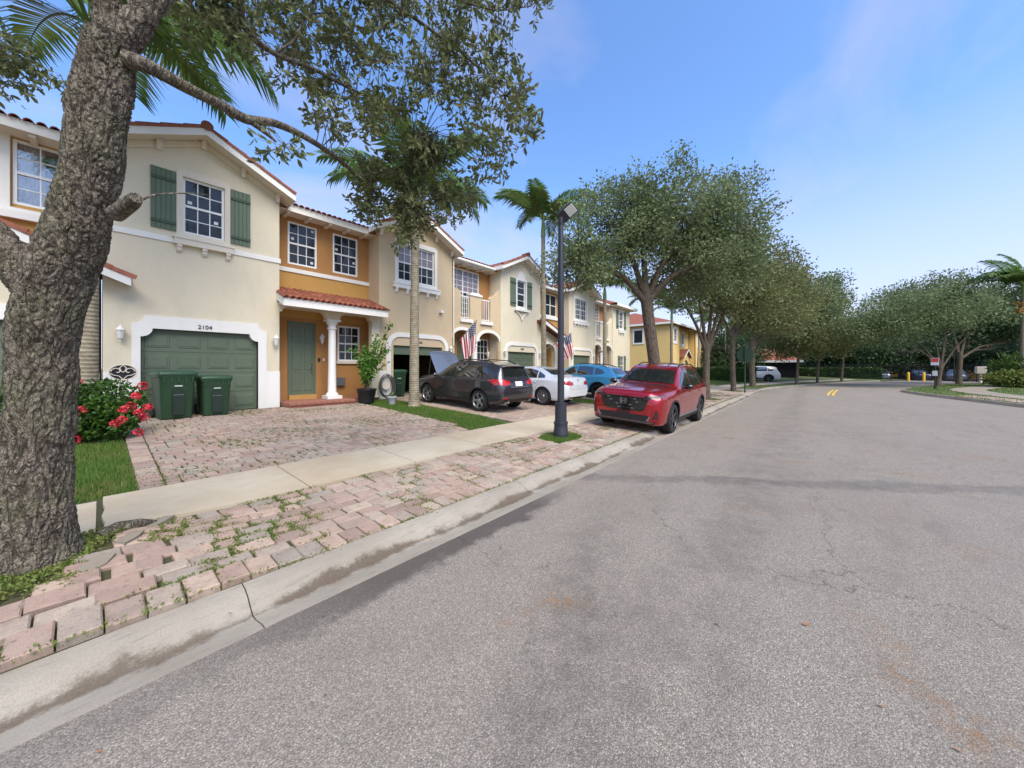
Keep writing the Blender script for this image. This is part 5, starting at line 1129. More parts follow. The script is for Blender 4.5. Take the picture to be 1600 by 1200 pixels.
# --- red compact SUV facing the camera, two wheels on the kerb
crv = Car(dict(name='parked_suv', label='red compact SUV parked half on the curb, facing the camera', paint=M['carred'], axles=(1.40, -1.30), wr_=0.365, arch=0.415, track=0.80, rim=M['alloyblack'], spokes=5, group='vehicles parked along the row',
    zt=[(2.35, 0.90), (2.325, 0.98), (2.25, 1.035), (1.9, 1.09), (1.15, 1.145), (0.98, 1.165), (0.30, 1.585), (0.10, 1.65), (-0.4, 1.685), (-1.2, 1.67), (-1.85, 1.60), (-2.0, 1.54), (-2.2, 1.10), (-2.30, 0.98), (-2.34, 0.86)],
    belt=[(2.35, 0.80), (2.2, 0.93), (1.0, 1.045), (0, 1.065), (-1.5, 1.10), (-2.2, 1.07), (-2.34, 0.82)], w=[(2.35, 0.70), (2.31, 0.80), (2.22, 0.86), (2.0, 0.905), (1.4, 0.93), (0, 0.93), (-1.4, 0.93), (-2.0, 0.90), (-2.25, 0.84), (-2.34, 0.72)],
    wr=[(2.35, 0.58), (2.0, 0.76), (1.1, 0.80), (0.95, 0.78), (0.3, 0.66), (0, 0.645), (-1.5, 0.62), (-1.95, 0.58), (-2.2, 0.66), (-2.34, 0.6)], zb=[(2.35, 0.34), (2.25, 0.25), (1.9, 0.23), (-1.9, 0.24), (-2.25, 0.32), (-2.34, 0.42)], cr=[(2.35, 0.03), (1.0, 0.05), (0.9, 0.05), (0.2, 0.07), (-2, 0.06), (-2.34, 0.03)]))
c = crv
side_glass(c, [[(0.80, 1.115), (0.22, 1.50), (-0.10, 1.575), (-0.13, 1.11)], [(-0.21, 1.11), (-0.19, 1.58), (-0.7, 1.59), (-1.13, 1.565), (-1.17, 1.135)], [(-1.24, 1.14), (-1.20, 1.555), (-1.55, 1.50), (-1.80, 1.30), (-1.66, 1.18)]])
c.panel('windscreen', M['carglass'], [(-0.72, 1.19), (0.72, 1.19), (0.69, 1.25), (0.575, 1.585), (-0.575, 1.585), (-0.69, 1.25)], 'front', 0.004); c.panel('rear_window', M['carglass'], [(-0.62, 1.15), (0.62, 1.15), (0.52, 1.52), (-0.52, 1.52)], 'rear', 0.004)
gr = c.panel('grille', M['gloss'], [(-0.60, 0.875), (-0.50, 0.60), (-0.42, 0.565), (0.42, 0.565), (0.50, 0.60), (0.60, 0.875), (0.56, 0.90), (-0.56, 0.90)], 'front', 0.012)
for j, z in enumerate((0.62, 0.70, 0.78, 0.85)):
    for i in range(9):
        y = -0.44 + 0.11 * i + (0.055 if j % 2 else 0)
        if abs(y) < 0.43 + 0.2 * (z - 0.6) and not (abs(y) < 0.11 and z > 0.68): c.panel('grille_bar', M['skid'] if (i + j) % 3 == 0 else M['trim'], [(y - 0.036, z - 0.008), (y + 0.036, z - 0.008), (y + 0.03, z + 0.010), (y - 0.03, z + 0.010)], 'front', 0.022, gr)
em = MB()
hx = c.hit('front', 0, 0.77)[0].x + 0.016
for p in ([(-0.078, 0.72), (0.078, 0.72), (0.086, 0.84), (-0.086, 0.84)],): strip_in = p
m = MB(); ring_o = [(-0.070, 0.715), (0.070, 0.715), (0.082, 0.735), (0.088, 0.83), (0.075, 0.848), (-0.075, 0.848), (-0.088, 0.83), (-0.082, 0.735)]
ring_i = [(y * 0.84, 0.782 + (z - 0.782) * 0.84) for y, z in ring_o]; n = 8
m.add([(hx + 0.012, y, z) for y, z in ring_o] + [(hx + 0.012, y, z) for y, z in ring_i] + [(hx - 0.02, y, z) for y, z in ring_o] + [(hx - 0.02, y, z) for y, z in ring_i], [(i, (i + 1) % n, n + (i + 1) % n, n + i) for i in range(n)] + [(i, 2 * n + i, 2 * n + (i + 1) % n, (i + 1) % n) for i in range(n)] + [(n + i, n + (i + 1) % n, 3 * n + (i + 1) % n, 3 * n + i) for i in range(n)])
for sg in (-1, 1): m.add([(hx + dx, sg * y, z) for dx in (0.014, -0.02) for y, z in ((0.030, 0.735), (0.054, 0.735), (0.062, 0.83), (0.038, 0.83))], [(0, 1, 2, 3), (0, 4, 5, 1), (1, 5, 6, 2), (2, 6, 7, 3), (3, 7, 4, 0)])
m.box(hx - 0.02, hx + 0.013, -0.036, 0.036, 0.772, 0.795); m.build('badge', M['chrome'], gr)
c.panel('bumper_intake', M['trim'], [(-0.66, 0.47), (-0.58, 0.345), (0.58, 0.345), (0.66, 0.47), (0.50, 0.485), (-0.50, 0.485)], 'front', 0.008); c.panel('skid_plate', M['skid'], [(-0.72, 0.33), (-0.62, 0.29), (0.62, 0.29), (0.72, 0.33), (0.60, 0.335), (-0.60, 0.335)], 'front', 0.022)
c.panel('bumper_lip', M['trim'], [(-0.84, 0.40), (-0.80, 0.25), (0.80, 0.25), (0.84, 0.40), (0.70, 0.335), (-0.70, 0.335)], 'front', 0.006)
for sg in (1, -1):
    f = lambda q: [(sg * a, b) for a, b in q]
    c.panel('headlight', M['gloss'], f([(0.50, 0.905), (0.52, 0.94), (0.80, 0.965), (0.855, 0.95), (0.84, 0.905), (0.70, 0.875)]), 'front', 0.008); c.panel('headlight_lens', M['lens'], f([(0.56, 0.918), (0.57, 0.935), (0.80, 0.955), (0.83, 0.94), (0.80, 0.915)]), 'front', 0.014)
    c.panel('fog_recess', M['trim'], f([(0.70, 0.40), (0.76, 0.62), (0.795, 0.62), (0.81, 0.40)]), 'front', 0.006); c.panel('accent', M['skid'], f([(0.56, 0.36), (0.63, 0.475), (0.66, 0.475), (0.61, 0.36)]), 'front', 0.016)
    c.panel('tail_light', M['taillens'], f([(0.60, 0.98), (0.58, 1.45), (0.66, 1.45), (0.76, 1.10), (0.80, 0.98)]), 'rear', 0.006)
c.both('headlight_side', M['lens'], [(2.08, 0.93), (2.24, 0.90), (2.26, 0.94), (2.00, 0.97)], 0.004); c.both('sill_trim', M['trim'], [(0.98, 0.24), (0.98, 0.36), (-0.88, 0.38), (-0.88, 0.24)], 0.012); c.both('sill_strip', M['skid'], [(0.96, 0.36), (0.96, 0.40), (-0.86, 0.42), (-0.86, 0.38)], 0.014); arch_ring(c)
for ax in ('l', 'r'):
    c.line([(0.98, 0.36), (1.02, 0.7), (0.92, 1.02), (0.82, 1.10)], ax); c.line([(-0.17, 0.38), (-0.19, 0.7), (-0.17, 1.10)], ax); c.line([(-0.9, 0.45), (-0.95, 0.62), (-1.22, 0.85), (-1.22, 1.12)], ax); c.line([(0.9, 0.84), (-1.0, 0.90)], ax, 0.012, M['carred'], 'crease', 0.006)
for sg in (1, -1): c.line([(2.26, sg * 0.66), (1.9, sg * 0.74), (1.2, sg * 0.77)], 'top'); c.line([(2.2, sg * 0.36), (1.7, sg * 0.46), (1.15, sg * 0.52)], 'top', 0.02, M['carred'], 'crease', 0.006)
c.panel('cowl', M['trim'], [(1.00, -0.70), (1.14, -0.62), (1.17, 0), (1.14, 0.62), (1.00, 0.70), (1.03, 0)], 'top', 0.004); mirror(c, 0.72, 1.13, M['gloss']); handles(c, (0.02, -1.0), 0.97, M['carred']); rails(c, 0.05, -1.75, 0.56); c.panel('plate_holder', M['trim'], [(-0.16, 0.50), (0.16, 0.50), (0.16, 0.545), (-0.16, 0.545)], 'front', 0.014)
m = MB()
for y0, y1 in ((-0.62, -0.05), (0.0, 0.60)):
    pts = [c.hit('front', y0 + (y1 - y0) * t, 1.19 + 0.03 * math.sin(t * 3.1))[0] + Vector((0.016, 0, 0.006)) for t in np.linspace(0, 1, 8)]; m.tube(pts, 0.008, 5)
m.build('wiper', M['trim'], c.body)
place(c, 10.62, 3.54, math.pi, 0.0, -0.058, 0.035)

# --- dark grey crossover with raised bonnet
x1 = Car(dict(name='parked_suv', label='dark grey crossover with its hood raised, nose in the open garage', paint=M['cargrey'], axles=(1.36, -1.31), wr_=0.345, arch=0.385, track=0.79, rim=M['alloy'], spokes=5, group='vehicles parked along the row',
    zt=[(2.22, 0.78), (2.19, 0.88), (2.05, 0.97), (1.2, 1.07), (1.0, 1.09), (0.30, 1.48), (0.0, 1.565), (-0.5, 1.60), (-1.3, 1.575), (-1.80, 1.50), (-1.92, 1.46), (-2.10, 1.10), (-2.19, 0.98), (-2.22, 0.80)],
    belt=[(2.22, 0.70), (2.0, 0.86), (1.0, 0.98), (0, 1.00), (-1.4, 1.03), (-2.05, 1.02), (-2.22, 0.78)], w=[(2.22, 0.62), (2.17, 0.75), (1.9, 0.86), (1.4, 0.905), (0, 0.905), (-1.4, 0.915), (-1.9, 0.88), (-2.1, 0.84), (-2.19, 0.78), (-2.22, 0.70)],
    wr=[(2.22, 0.5), (1.9, 0.70), (1.1, 0.76), (0.95, 0.74), (0.3, 0.63), (-1.4, 0.59), (-1.85, 0.56), (-2.1, 0.68), (-2.22, 0.6)], zb=[(2.22, 0.36), (2.1, 0.25), (-1.8, 0.25), (-2.1, 0.32), (-2.22, 0.44)], cr=[(2.22, 0.03), (1.0, 0.05), (0.2, 0.07), (-1.9, 0.06), (-2.22, 0.03)]))
c = x1
side_glass(c, [[(0.82, 1.05), (0.28, 1.385), (-0.08, 1.475), (-0.10, 1.05)], [(-0.18, 1.05), (-0.16, 1.48), (-0.6, 1.49), (-1.0, 1.465), (-1.02, 1.075)], [(-1.09, 1.08), (-1.07, 1.455), (-1.38, 1.39), (-1.60, 1.22), (-1.50, 1.12)]])
c.panel('windscreen', M['carglass'], [(-0.69, 1.11), (0.69, 1.11), (0.56, 1.46), (-0.56, 1.46)], 'front', 0.004)
c.panel('rear_window', M['carglass'], [(-0.60, 1.13), (0.60, 1.13), (0.52, 1.40), (-0.52, 1.40)], 'rear', 0.006)
sp_ = MB(); pts = [c.hit('top', -1.84, y)[0] for y in np.linspace(-0.54, 0.54, 9)]
vs = []
for p in pts: vs += [(p.x + 0.10, p.y, p.z + 0.004), (p.x - 0.16, p.y * 0.97, p.z - 0.03), (p.x - 0.15, p.y * 0.97, p.z - 0.07), (p.x + 0.02, p.y, p.z - 0.05)]
sp_.add(vs, [(4 * i + a, 4 * i + (a + 1) % 4, 4 * i + 4 + (a + 1) % 4, 4 * i + 4 + a) for i in range(8) for a in range(4)] + [(0, 1, 2, 3), (35, 34, 33, 32)]); sp_.build('roof_spoiler', M['gloss'], c.body, 40)
for sg in (1, -1):
    f = lambda q: [(sg * a, b) for a, b in q]
    c.panel('tail_light', M['taillens'], f([(0.40, 0.90), (0.42, 0.99), (0.60, 1.04), (0.80, 1.05), (0.84, 0.90), (0.72, 0.86)]), 'rear', 0.010)
    c.panel('reflector', M['taillens'], f([(0.50, 0.46), (0.50, 0.49), (0.74, 0.50), (0.74, 0.47)]), 'rear', 0.006); c.panel('headlight', M['lens'], f([(0.45, 0.72), (0.45, 0.82), (0.74, 0.86), (0.74, 0.75)]), 'front', 0.006)
    m = MB(); m.lathe([(0.045, -0.08), (0.045, 0.06), (0.035, 0.06)], 12, (-2.16, sg * 0.52, 0.36), 'x'); m.build('exhaust', M['chrome'], c.body)
c.both('tail_light_side', M['taillens'], [(-1.68, 1.015), (-1.90, 1.05), (-2.06, 1.05), (-2.10, 0.90), (-1.98, 0.87)], 0.008)
pl = c.panel('number_plate', M['plate'], [(-0.17, 0.84), (0.17, 0.84), (0.17, 0.98), (-0.17, 0.98)], 'rear', 0.012); c.panel('tailgate_strip', M['skid'], [(-0.42, 0.80), (-0.42, 0.825), (0.42, 0.825), (0.42, 0.80)], 'rear', 0.012)
c.panel('badge', M['chrome'], [(0.04 * math.cos(a), 1.055 + 0.035 * math.sin(a)) for a in np.linspace(0, 6.28, 13)[:-1]], 'rear', 0.012, step=0.03); c.panel('bumper_trim', M['trim'], [(-0.72, 0.33), (-0.66, 0.45), (0.66, 0.45), (0.72, 0.33)], 'rear', 0.006)
c.line([(-0.66, 1.08), (-0.63, 0.75), (-0.55, 0.64), (0.55, 0.64), (0.63, 0.75), (0.66, 1.08)], 'rear'); arch_ring(c, 0.04); c.both('sill_trim', M['trim'], [(0.95, 0.25), (0.95, 0.35), (-0.90, 0.37), (-0.90, 0.25)], 0.010)
for ax in ('l', 'r'):
    c.line([(0.92, 0.36), (0.96, 0.7), (0.84, 1.02)], ax); c.line([(-0.14, 0.38), (-0.15, 0.7), (-0.14, 1.04)], ax); c.line([(-0.88, 0.45), (-0.92, 0.60), (-1.08, 0.85), (-1.06, 1.06)], ax); c.line([(0.8, 0.82), (-1.6, 0.92)], ax, 0.012, M['cargrey'], 'crease', 0.006)
mirror(c, 0.70, 1.05, M['cargrey'], 0.90); handles(c, (0.0, -0.86), 0.93, M['cargrey']); rails(c, 0.1, -1.6, 0.53)
hood = [(1.04, -0.70), (2.0, -0.62), (2.14, -0.40), (2.17, 0), (2.14, 0.40), (2.0, 0.62), (1.04, 0.70)]
c.panel('engine_bay', M['trim'], hood, 'top', 0.004); hd = c.panel('raised_hood', M['carsilver'], hood, 'top', 0.004, None, 0.10, -0.02)  # hood lighter than the grey body: reflected sky put into its paint
pv = Vector((1.06, 0, 1.07)); mt = Matrix.Translation(pv) @ Matrix.Rotation(R(-58), 4, 'Y') @ Matrix.Translation(-pv); hd.data.transform(mt); hd.data.update()
m = MB(); m.tube([(1.75, 0.55, 0.95), (1.62, 0.55, 1.75)], 0.008, 5); m.build('hood_prop', M['grey'], c.body)
place(c, 8.58, 9.28, R(90), -math.atan(0.04), 0, float(gz(8.58, 9.28)) - 0.005)

# --- white sedan seen from behind
sd = Car(dict(name='parked_sedan', label='white four door sedan parked between the dark grey and the blue cars', paint=M['carwhite'], axles=(1.50, -1.31), wr_=0.335, arch=0.37, track=0.78, rim=M['alloy'], spokes=10, group='vehicles parked along the row',
    zt=[(2.31, 0.64), (2.27, 0.74), (2.05, 0.83), (1.05, 0.96), (0.85, 0.98), (0.10, 1.34), (-0.2, 1.41), (-0.6, 1.43), (-1.0, 1.38), (-1.60, 1.13), (-1.75, 1.09), (-2.05, 1.075), (-2.22, 1.05), (-2.29, 0.92), (-2.31, 0.78)],
    belt=[(2.31, 0.58), (2.0, 0.74), (1.0, 0.88), (0, 0.92), (-1.4, 0.96), (-2.1, 0.97), (-2.31, 0.74)], w=[(2.31, 0.62), (2.25, 0.74), (1.9, 0.86), (1.4, 0.90), (0, 0.90), (-1.4, 0.905), (-1.95, 0.87), (-2.2, 0.80), (-2.31, 0.68)],
    wr=[(2.31, 0.5), (1.9, 0.70), (0.95, 0.74), (0.85, 0.72), (0.1, 0.59), (-0.6, 0.56), (-1.0, 0.56), (-1.6, 0.64), (-1.8, 0.74), (-2.2, 0.70), (-2.31, 0.58)], zb=[(2.31, 0.32), (2.2, 0.2), (-1.9, 0.2), (-2.2, 0.27), (-2.31, 0.38)], cr=[(2.31, 0.03), (0.9, 0.05), (0, 0.06), (-1.0, 0.06), (-1.7, 0.04), (-2.31, 0.03)]))
c = sd
side_glass(c, [[(0.72, 0.945), (0.22, 1.235), (-0.12, 1.32), (-0.14, 0.965)], [(-0.20, 0.965), (-0.18, 1.33), (-0.55, 1.335), (-0.92, 1.265), (-0.98, 1.0)], [(-1.03, 1.0), (-0.97, 1.25), (-1.30, 1.10), (-1.34, 1.02)]])
c.panel('rear_window', M['carglass'], [(-0.60, 1.14), (0.60, 1.14), (0.50, 1.35), (-0.50, 1.35)], 'rear', 0.004); c.panel('windscreen', M['carglass'], [(-0.64, 1.0), (0.64, 1.0), (0.54, 1.33), (-0.54, 1.33)], 'front', 0.004)
for sg in (1, -1):
    f = lambda q: [(sg * a, b) for a, b in q]
    c.panel('tail_light', M['taillens'], f([(0.38, 0.80), (0.40, 0.90), (0.62, 0.95), (0.78, 0.94), (0.78, 0.82), (0.58, 0.78)]), 'rear', 0.008); c.panel('headlight', M['lens'], f([(0.40, 0.60), (0.40, 0.68), (0.70, 0.72), (0.70, 0.62)]), 'front', 0.006)
    m = MB(); m.lathe([(0.04, -0.06), (0.04, 0.05)], 12, (-2.24, sg * 0.45, 0.30), 'x'); m.build('exhaust', M['chrome'], c.body)
c.both('tail_light_side', M['taillens'], [(-1.95, 0.90), (-2.14, 0.95), (-2.20, 0.93), (-2.20, 0.82), (-2.08, 0.80)], 0.006); c.panel('number_plate', M['plate'], [(-0.17, 0.74), (0.17, 0.74), (0.17, 0.87), (-0.17, 0.87)], 'rear', 0.010); c.panel('bumper_trim', M['trim'], [(-0.6, 0.27), (-0.55, 0.36), (0.55, 0.36), (0.6, 0.27)], 'rear', 0.006)
c.line([(-0.60, 1.06), (-0.58, 0.85), (-0.50, 0.66), (0.50, 0.66), (0.58, 0.85), (0.60, 1.06)], 'rear'); c.panel('badge', M['chrome'], [(0.035 * math.cos(a), 0.96 + 0.035 * math.sin(a)) for a in np.linspace(0, 6.28, 11)[:-1]], 'rear', 0.010, step=0.03)
for ax in ('l', 'r'): c.line([(0.85, 0.28), (0.88, 0.6), (0.74, 0.93)], ax); c.line([(-0.17, 0.28), (-0.18, 0.6), (-0.17, 0.95)], ax); c.line([(-0.92, 0.4), (-1.0, 0.66), (-1.08, 0.98)], ax)
mirror(c, 0.62, 0.98, M['carwhite'], 0.88); handles(c, (0.0, -0.9), 0.84, M['carwhite']); place(c, 11.52, 8.93, R(90), -math.atan(0.04), 0, float(gz(11.5, 8.93)) - 0.005)

# --- bright blue hatchback crossover
bl = Car(dict(name='parked_hatchback', label='bright blue hatchback crossover parked beyond the white sedan', paint=M['carblue'], axles=(1.38, -1.32), wr_=0.345, arch=0.385, track=0.79, rim=M['alloyblack'], spokes=5, group='vehicles parked along the row',
    zt=[(2.28, 0.78), (2.24, 0.88), (2.05, 0.95), (1.2, 1.03), (1.0, 1.05), (0.25, 1.45), (-0.1, 1.53), (-0.6, 1.555), (-1.2, 1.52), (-1.75, 1.42), (-2.05, 1.14), (-2.20, 1.03), (-2.26, 0.9), (-2.28, 0.78)],
    belt=[(2.28, 0.70), (2.0, 0.84), (1.0, 0.95), (0, 0.98), (-1.4, 1.05), (-2.05, 1.04), (-2.28, 0.76)], w=[(2.28, 0.62), (2.22, 0.75), (1.9, 0.86), (1.4, 0.905), (0, 0.90), (-1.4, 0.91), (-1.95, 0.88), (-2.2, 0.82), (-2.28, 0.70)],
    wr=[(2.28, 0.5), (1.9, 0.70), (1.1, 0.76), (0.95, 0.74), (0.25, 0.62), (-1.2, 0.58), (-1.75, 0.55), (-2.1, 0.68), (-2.28, 0.6)], zb=[(2.28, 0.34), (2.15, 0.24), (-1.85, 0.24), (-2.15, 0.30), (-2.28, 0.42)], cr=[(2.28, 0.03), (1.0, 0.05), (0.2, 0.06), (-1.9, 0.05), (-2.28, 0.03)]))
c = bl
side_glass(c, [[(0.80, 1.02), (0.25, 1.345), (-0.10, 1.44), (-0.12, 1.03)], [(-0.19, 1.03), (-0.17, 1.445), (-0.6, 1.455), (-0.98, 1.42), (-1.03, 1.08)], [(-1.09, 1.09), (-1.05, 1.41), (-1.35, 1.34), (-1.55, 1.20), (-1.45, 1.12)]])
c.panel('windscreen', M['carglass'], [(-0.68, 1.07), (0.68, 1.07), (0.56, 1.43), (-0.56, 1.43)], 'front', 0.004); c.panel('rear_window', M['carglass'], [(-0.60, 1.14), (0.60, 1.14), (0.52, 1.38), (-0.52, 1.38)], 'rear', 0.006); c.panel('tailgate_trim', M['gloss'], [(-0.74, 0.94), (-0.74, 1.02), (0.74, 1.02), (0.74, 0.94)], 'rear', 0.008)
c.both('tail_light_side', M['taillens'], [(-1.92, 0.98), (-2.12, 1.02), (-2.16, 0.94), (-2.05, 0.92)], 0.008); arch_ring(c, 0.06); c.both('sill_trim', M['trim'], [(0.95, 0.24), (0.95, 0.36), (-0.90, 0.38), (-0.90, 0.24)], 0.010); c.panel('bumper_trim', M['trim'], [(-0.74, 0.30), (-0.70, 0.50), (0.70, 0.50), (0.74, 0.30)], 'rear', 0.006); c.panel('number_plate', M['plate'], [(-0.17, 0.70), (0.17, 0.70), (0.17, 0.83), (-0.17, 0.83)], 'rear', 0.010)
for ax in ('l', 'r'): c.line([(0.92, 0.36), (0.96, 0.7), (0.84, 1.0)], ax); c.line([(-0.15, 0.38), (-0.16, 0.7), (-0.15, 1.02)], ax); c.line([(-0.9, 0.45), (-0.95, 0.62), (-1.1, 0.85), (-1.08, 1.07)], ax)
mirror(c, 0.70, 1.03, M['gloss'], 0.89); handles(c, (0.0, -0.9), 0.92, M['carblue']); rails(c, 0.1, -1.55, 0.52, 0.03); place(c, 15.35, 8.65, R(90), -math.atan(0.04), 0, float(gz(15.3, 8.65)) - 0.005)

# --- further cars: copies of the crossover shapes with other paint
def recolour(src, paint_mat, label, x, y, rz, z, name='parked_suv', pitch=0.0, group='vehicles parked along the row', old=None):
    r = copy_tree(src.root); r.name = name; r['label'] = label; r['group'] = group; r.location = (x, y, z); r.rotation_euler = (0, pitch, rz)
    old = src.sp['paint']; cache = {}
    def rec(o):
        for ch in list(o.children):
            if ch.name.startswith(('raised_hood', 'engine_bay', 'hood_prop')): bpy.data.objects.remove(ch); continue
            if ch.type == 'MESH' and ch.data.materials and ch.data.materials[0] == old:
                if ch.data.name not in cache: d = ch.data.copy(); d.materials[0] = paint_mat; cache[ch.data.name] = d
                ch.data = cache[ch.data.name]
            rec(ch)
    rec(r); return r
recolour(crv, M['carnavy'], 'navy blue SUV half hidden behind the red SUV and a tree trunk', 24.6, 8.3, R(90), float(gz(24.6, 8.3)), pitch=-0.04)
recolour(crv, M['carwhite'], 'white SUV parked far down the street beyond the hedge', 47.0, 5.0, R(100), 0.13)
for i, (px, py, pm, rz, lb) in enumerate([(69, -13.5, 'carsilver', 80, 'silver car behind the black fence, nearest the right tree'), (70, -10.5, 'carnavy', 95, 'dark blue car behind the black fence, beside the silver car'), (71, -7.2, 'carsilver', 90, 'grey car behind the black fence above the left bollard'), (70.5, -17, 'carwhite', 85, 'pale car behind the black fence beside the mailbox')]):
    recolour(bl, M[pm], lb, px, py, R(rz + 90), -0.1, 'parked_car', 0.0, 'cars in the fenced car park')
# ------------------------------------------------------------------ trees
def at(u, v, t):
    """point t metres along the view axis through photo position (u,v): used to read sizes off the photograph"""
    r = (u - 800) / 550; d = (575 - v) / 550; return Vector(((CO + SI * r) * t, (SI - CO * r) * t, 1.6 + d * t))
def limb(m, pts, n=10, k=None):
    P = spline([tuple(p[0]) + (p[1],) for p in pts], k or max(8, 5 * len(pts))); m.tube([q[:3] for q in P], [max(0.003, q[3]) for q in P], n)
# --- the big oak at the left edge
oak = thing('oak_tree', 'big rough barked oak at the left edge, leaning over the sidewalk', 'tree', (TREE[0], TREE[1], float(gz(*TREE))))
def rough_trunk(pts, n=210, rows=560, amp=0.019, seed=0):
    P = spline([tuple(p[0]) + (p[1],) for p in pts], rows); V = np.zeros((rows, n, 3)); u = Vector((1, 0, 0))
    for i in range(rows):
        p = Vector(P[i, :3]); d = Vector(P[min(i + 1, rows - 1), :3] - P[max(i - 1, 0), :3]).normalized(); u = (u - d * u.dot(d)).normalized(); w = d.cross(u)
        for k in range(n):
            a = 2 * math.pi * k / n; o = u * math.cos(a) + w * math.sin(a); r = P[i, 3]; q = p + o * r
            e = Vector((q.x, q.y, q.z * 0.27)); w3 = noise.noise_vector(q * 3.5) * 0.012; e = e + w3
            f1 = abs(noise.noise(e * 21 + Vector((seed, 3, 1)))); f2 = abs(noise.noise(Vector((e.x, e.y, e.z * 2.2)) * 40 + Vector((7, seed, 2)))); ridge = min(min(1.0, f1 * 5.0), min(1.0, 0.35 + f2 * 4.0)); lump = noise.noise(q * 4.0 + Vector((seed, 0, 0))) * 0.020 + noise.noise(q * 1.7) * 0.02
            V[i, k] = q + o * (lump + amp * (ridge - 0.75) + 0.005 * noise.noise(q * 45) + 0.003 * noise.noise(q * 110))
    F = [(i * n + k, i * n + (k + 1) % n, (i + 1) * n + (k + 1) % n, (i + 1) * n + k) for i in range(rows - 1) for k in range(n)]
    return V.reshape(-1, 3), np.array(F)
bz = float(gz(*TREE)); T0 = Vector((TREE[0], TREE[1], 0))
main = [(T0 + Vector((0, 0, bz - 0.16)), 0.30), (T0 + Vector((0, 0, bz - 0.02)), 0.235), (T0 + Vector((0.0, 0, bz + 0.16)), 0.198), (at(57, 770, 2.57), 0.178), (at(63, 640, 2.54), 0.165), (at(70, 530, 2.51), 0.165), (at(93, 430, 2.48), 0.172), (at(124, 350, 2.45), 0.158), (at(143, 270, 2.42), 0.150), (at(154, 190, 2.40), 0.138), (at(168, 115, 2.38), 0.128), (at(178, 60, 2.37), 0.118)]
V1, F1 = rough_trunk(main); parts = [(V1, F1)]
forkA = [(at(180, 80, 2.38), 0.085), (at(168, 20, 2.36), 0.074), (at(163, -60, 2.34), 0.070), (at(150, -240, 2.25), 0.055)]; forkB = [(at(184, 80, 2.37), 0.08), (at(222, 30, 2.40), 0.072), (at(250, -20, 2.45), 0.065), (at(300, -110, 2.6), 0.055), (at(360, -170, 2.9), 0.045)]
left = [(at(78, 470, 2.50), 0.12), (at(40, 425, 2.46), 0.115), (at(0, 385, 2.42), 0.10), (at(-60, 320, 2.38), 0.09), (at(-150, 200, 2.3), 0.075)]
for q, rw, nn in ((forkA, 150, 100), (forkB, 170, 90), (left, 170, 120)):
    v_, f_ = rough_trunk(q, nn, rw, 0.014, 3); parts.append((v_, f_))
off = 0; VV, FF = [], []
for v_, f_ in parts: VV.append(v_); FF.append(f_ + off); off += len(v_)
me = fast_mesh('trunk', np.vstack(VV) - np.array(oak.location), np.vstack(FF), M['bark'], True); tr_o = link('trunk', me, oak)
br = MB(); BR = []
def limb_obj(pts, n=10, k=None):
    q = MB(); limb(q, pts, n, k); o = q.build('branch', M['bark'], oak, 60); o.location = -Vector(oak.location)
LB = [(at(196, 92, 2.37), 0.055), (at(232, 104, 2.42), 0.046), (at(290, 136, 2.62), 0.041), (at(345, 164, 2.88), 0.037), (at(385, 186, 3.08), 0.040), (at(430, 193, 3.35), 0.034), (at(480, 216, 3.7), 0.030), (at(530, 250, 4.2), 0.025), (at(575, 290, 4.7), 0.020), (at(620, 335, 5.0), 0.010), (at(640, 370, 5.1), 0.005)]
limb_obj(LB, 12, 70)
limb_obj([(at(385, 186, 3.08), 0.024), (at(412, 205, 3.2), 0.02), (at(432, 222, 3.3), 0.007)], 8)
UB = [(at(360, -170, 2.9), 0.05), (at(365, -70, 3.1), 0.042), (at(372, 0, 3.25), 0.036), (at(388, 50, 3.4), 0.031), (at(430, 84, 3.7), 0.027), (at(490, 108, 4.0), 0.022), (at(550, 140, 4.3), 0.016), (at(610, 170, 4.5), 0.009), (at(660, 215, 4.6), 0.005)]
limb_obj(UB, 10, 50)
UB2 = [(at(360, -170, 2.9), 0.045), (at(450, -110, 3.4), 0.035), (at(560, -30, 3.9), 0.028), (at(650, 30, 4.3), 0.020), (at(730, 90, 4.5), 0.013), (at(790, 150, 4.6), 0.006)]; limb_obj(UB2, 8, 40)
UB3 = [(at(560, -30, 3.9), 0.022), (at(680, -10, 4.2), 0.016), (at(770, 15, 4.4), 0.009), (at(830, 10, 4.5), 0.004)]; limb_obj(UB3, 6, 24)
limb_obj([(at(430, 84, 3.7), 0.014), (at(462, 60, 3.75), 0.012), (at(480, 25, 3.8), 0.010), (at(520, 20, 3.9), 0.006)], 6); limb_obj([(at(575, 290, 4.7), 0.010), (at(610, 270, 4.8), 0.008), (at(660, 275, 4.9), 0.005), (at(710, 300, 5.0), 0.003)], 6)
limb_obj([(at(180, 335, 2.42), 0.05), (at(203, 318, 2.36), 0.045), (at(213, 309, 2.33), 0.036)], 12); limb_obj([(at(205, 322, 2.36), 0.010), (at(240, 305, 2.4), 0.006), (at(290, 302, 2.5), 0.004), (at(330, 305, 2.6), 0.002)], 6)
RP = [q for L in (LB, UB, UB2, UB3) for q in spline([tuple(p[0]) for p in L], 60)]; RP = np.array(RP)
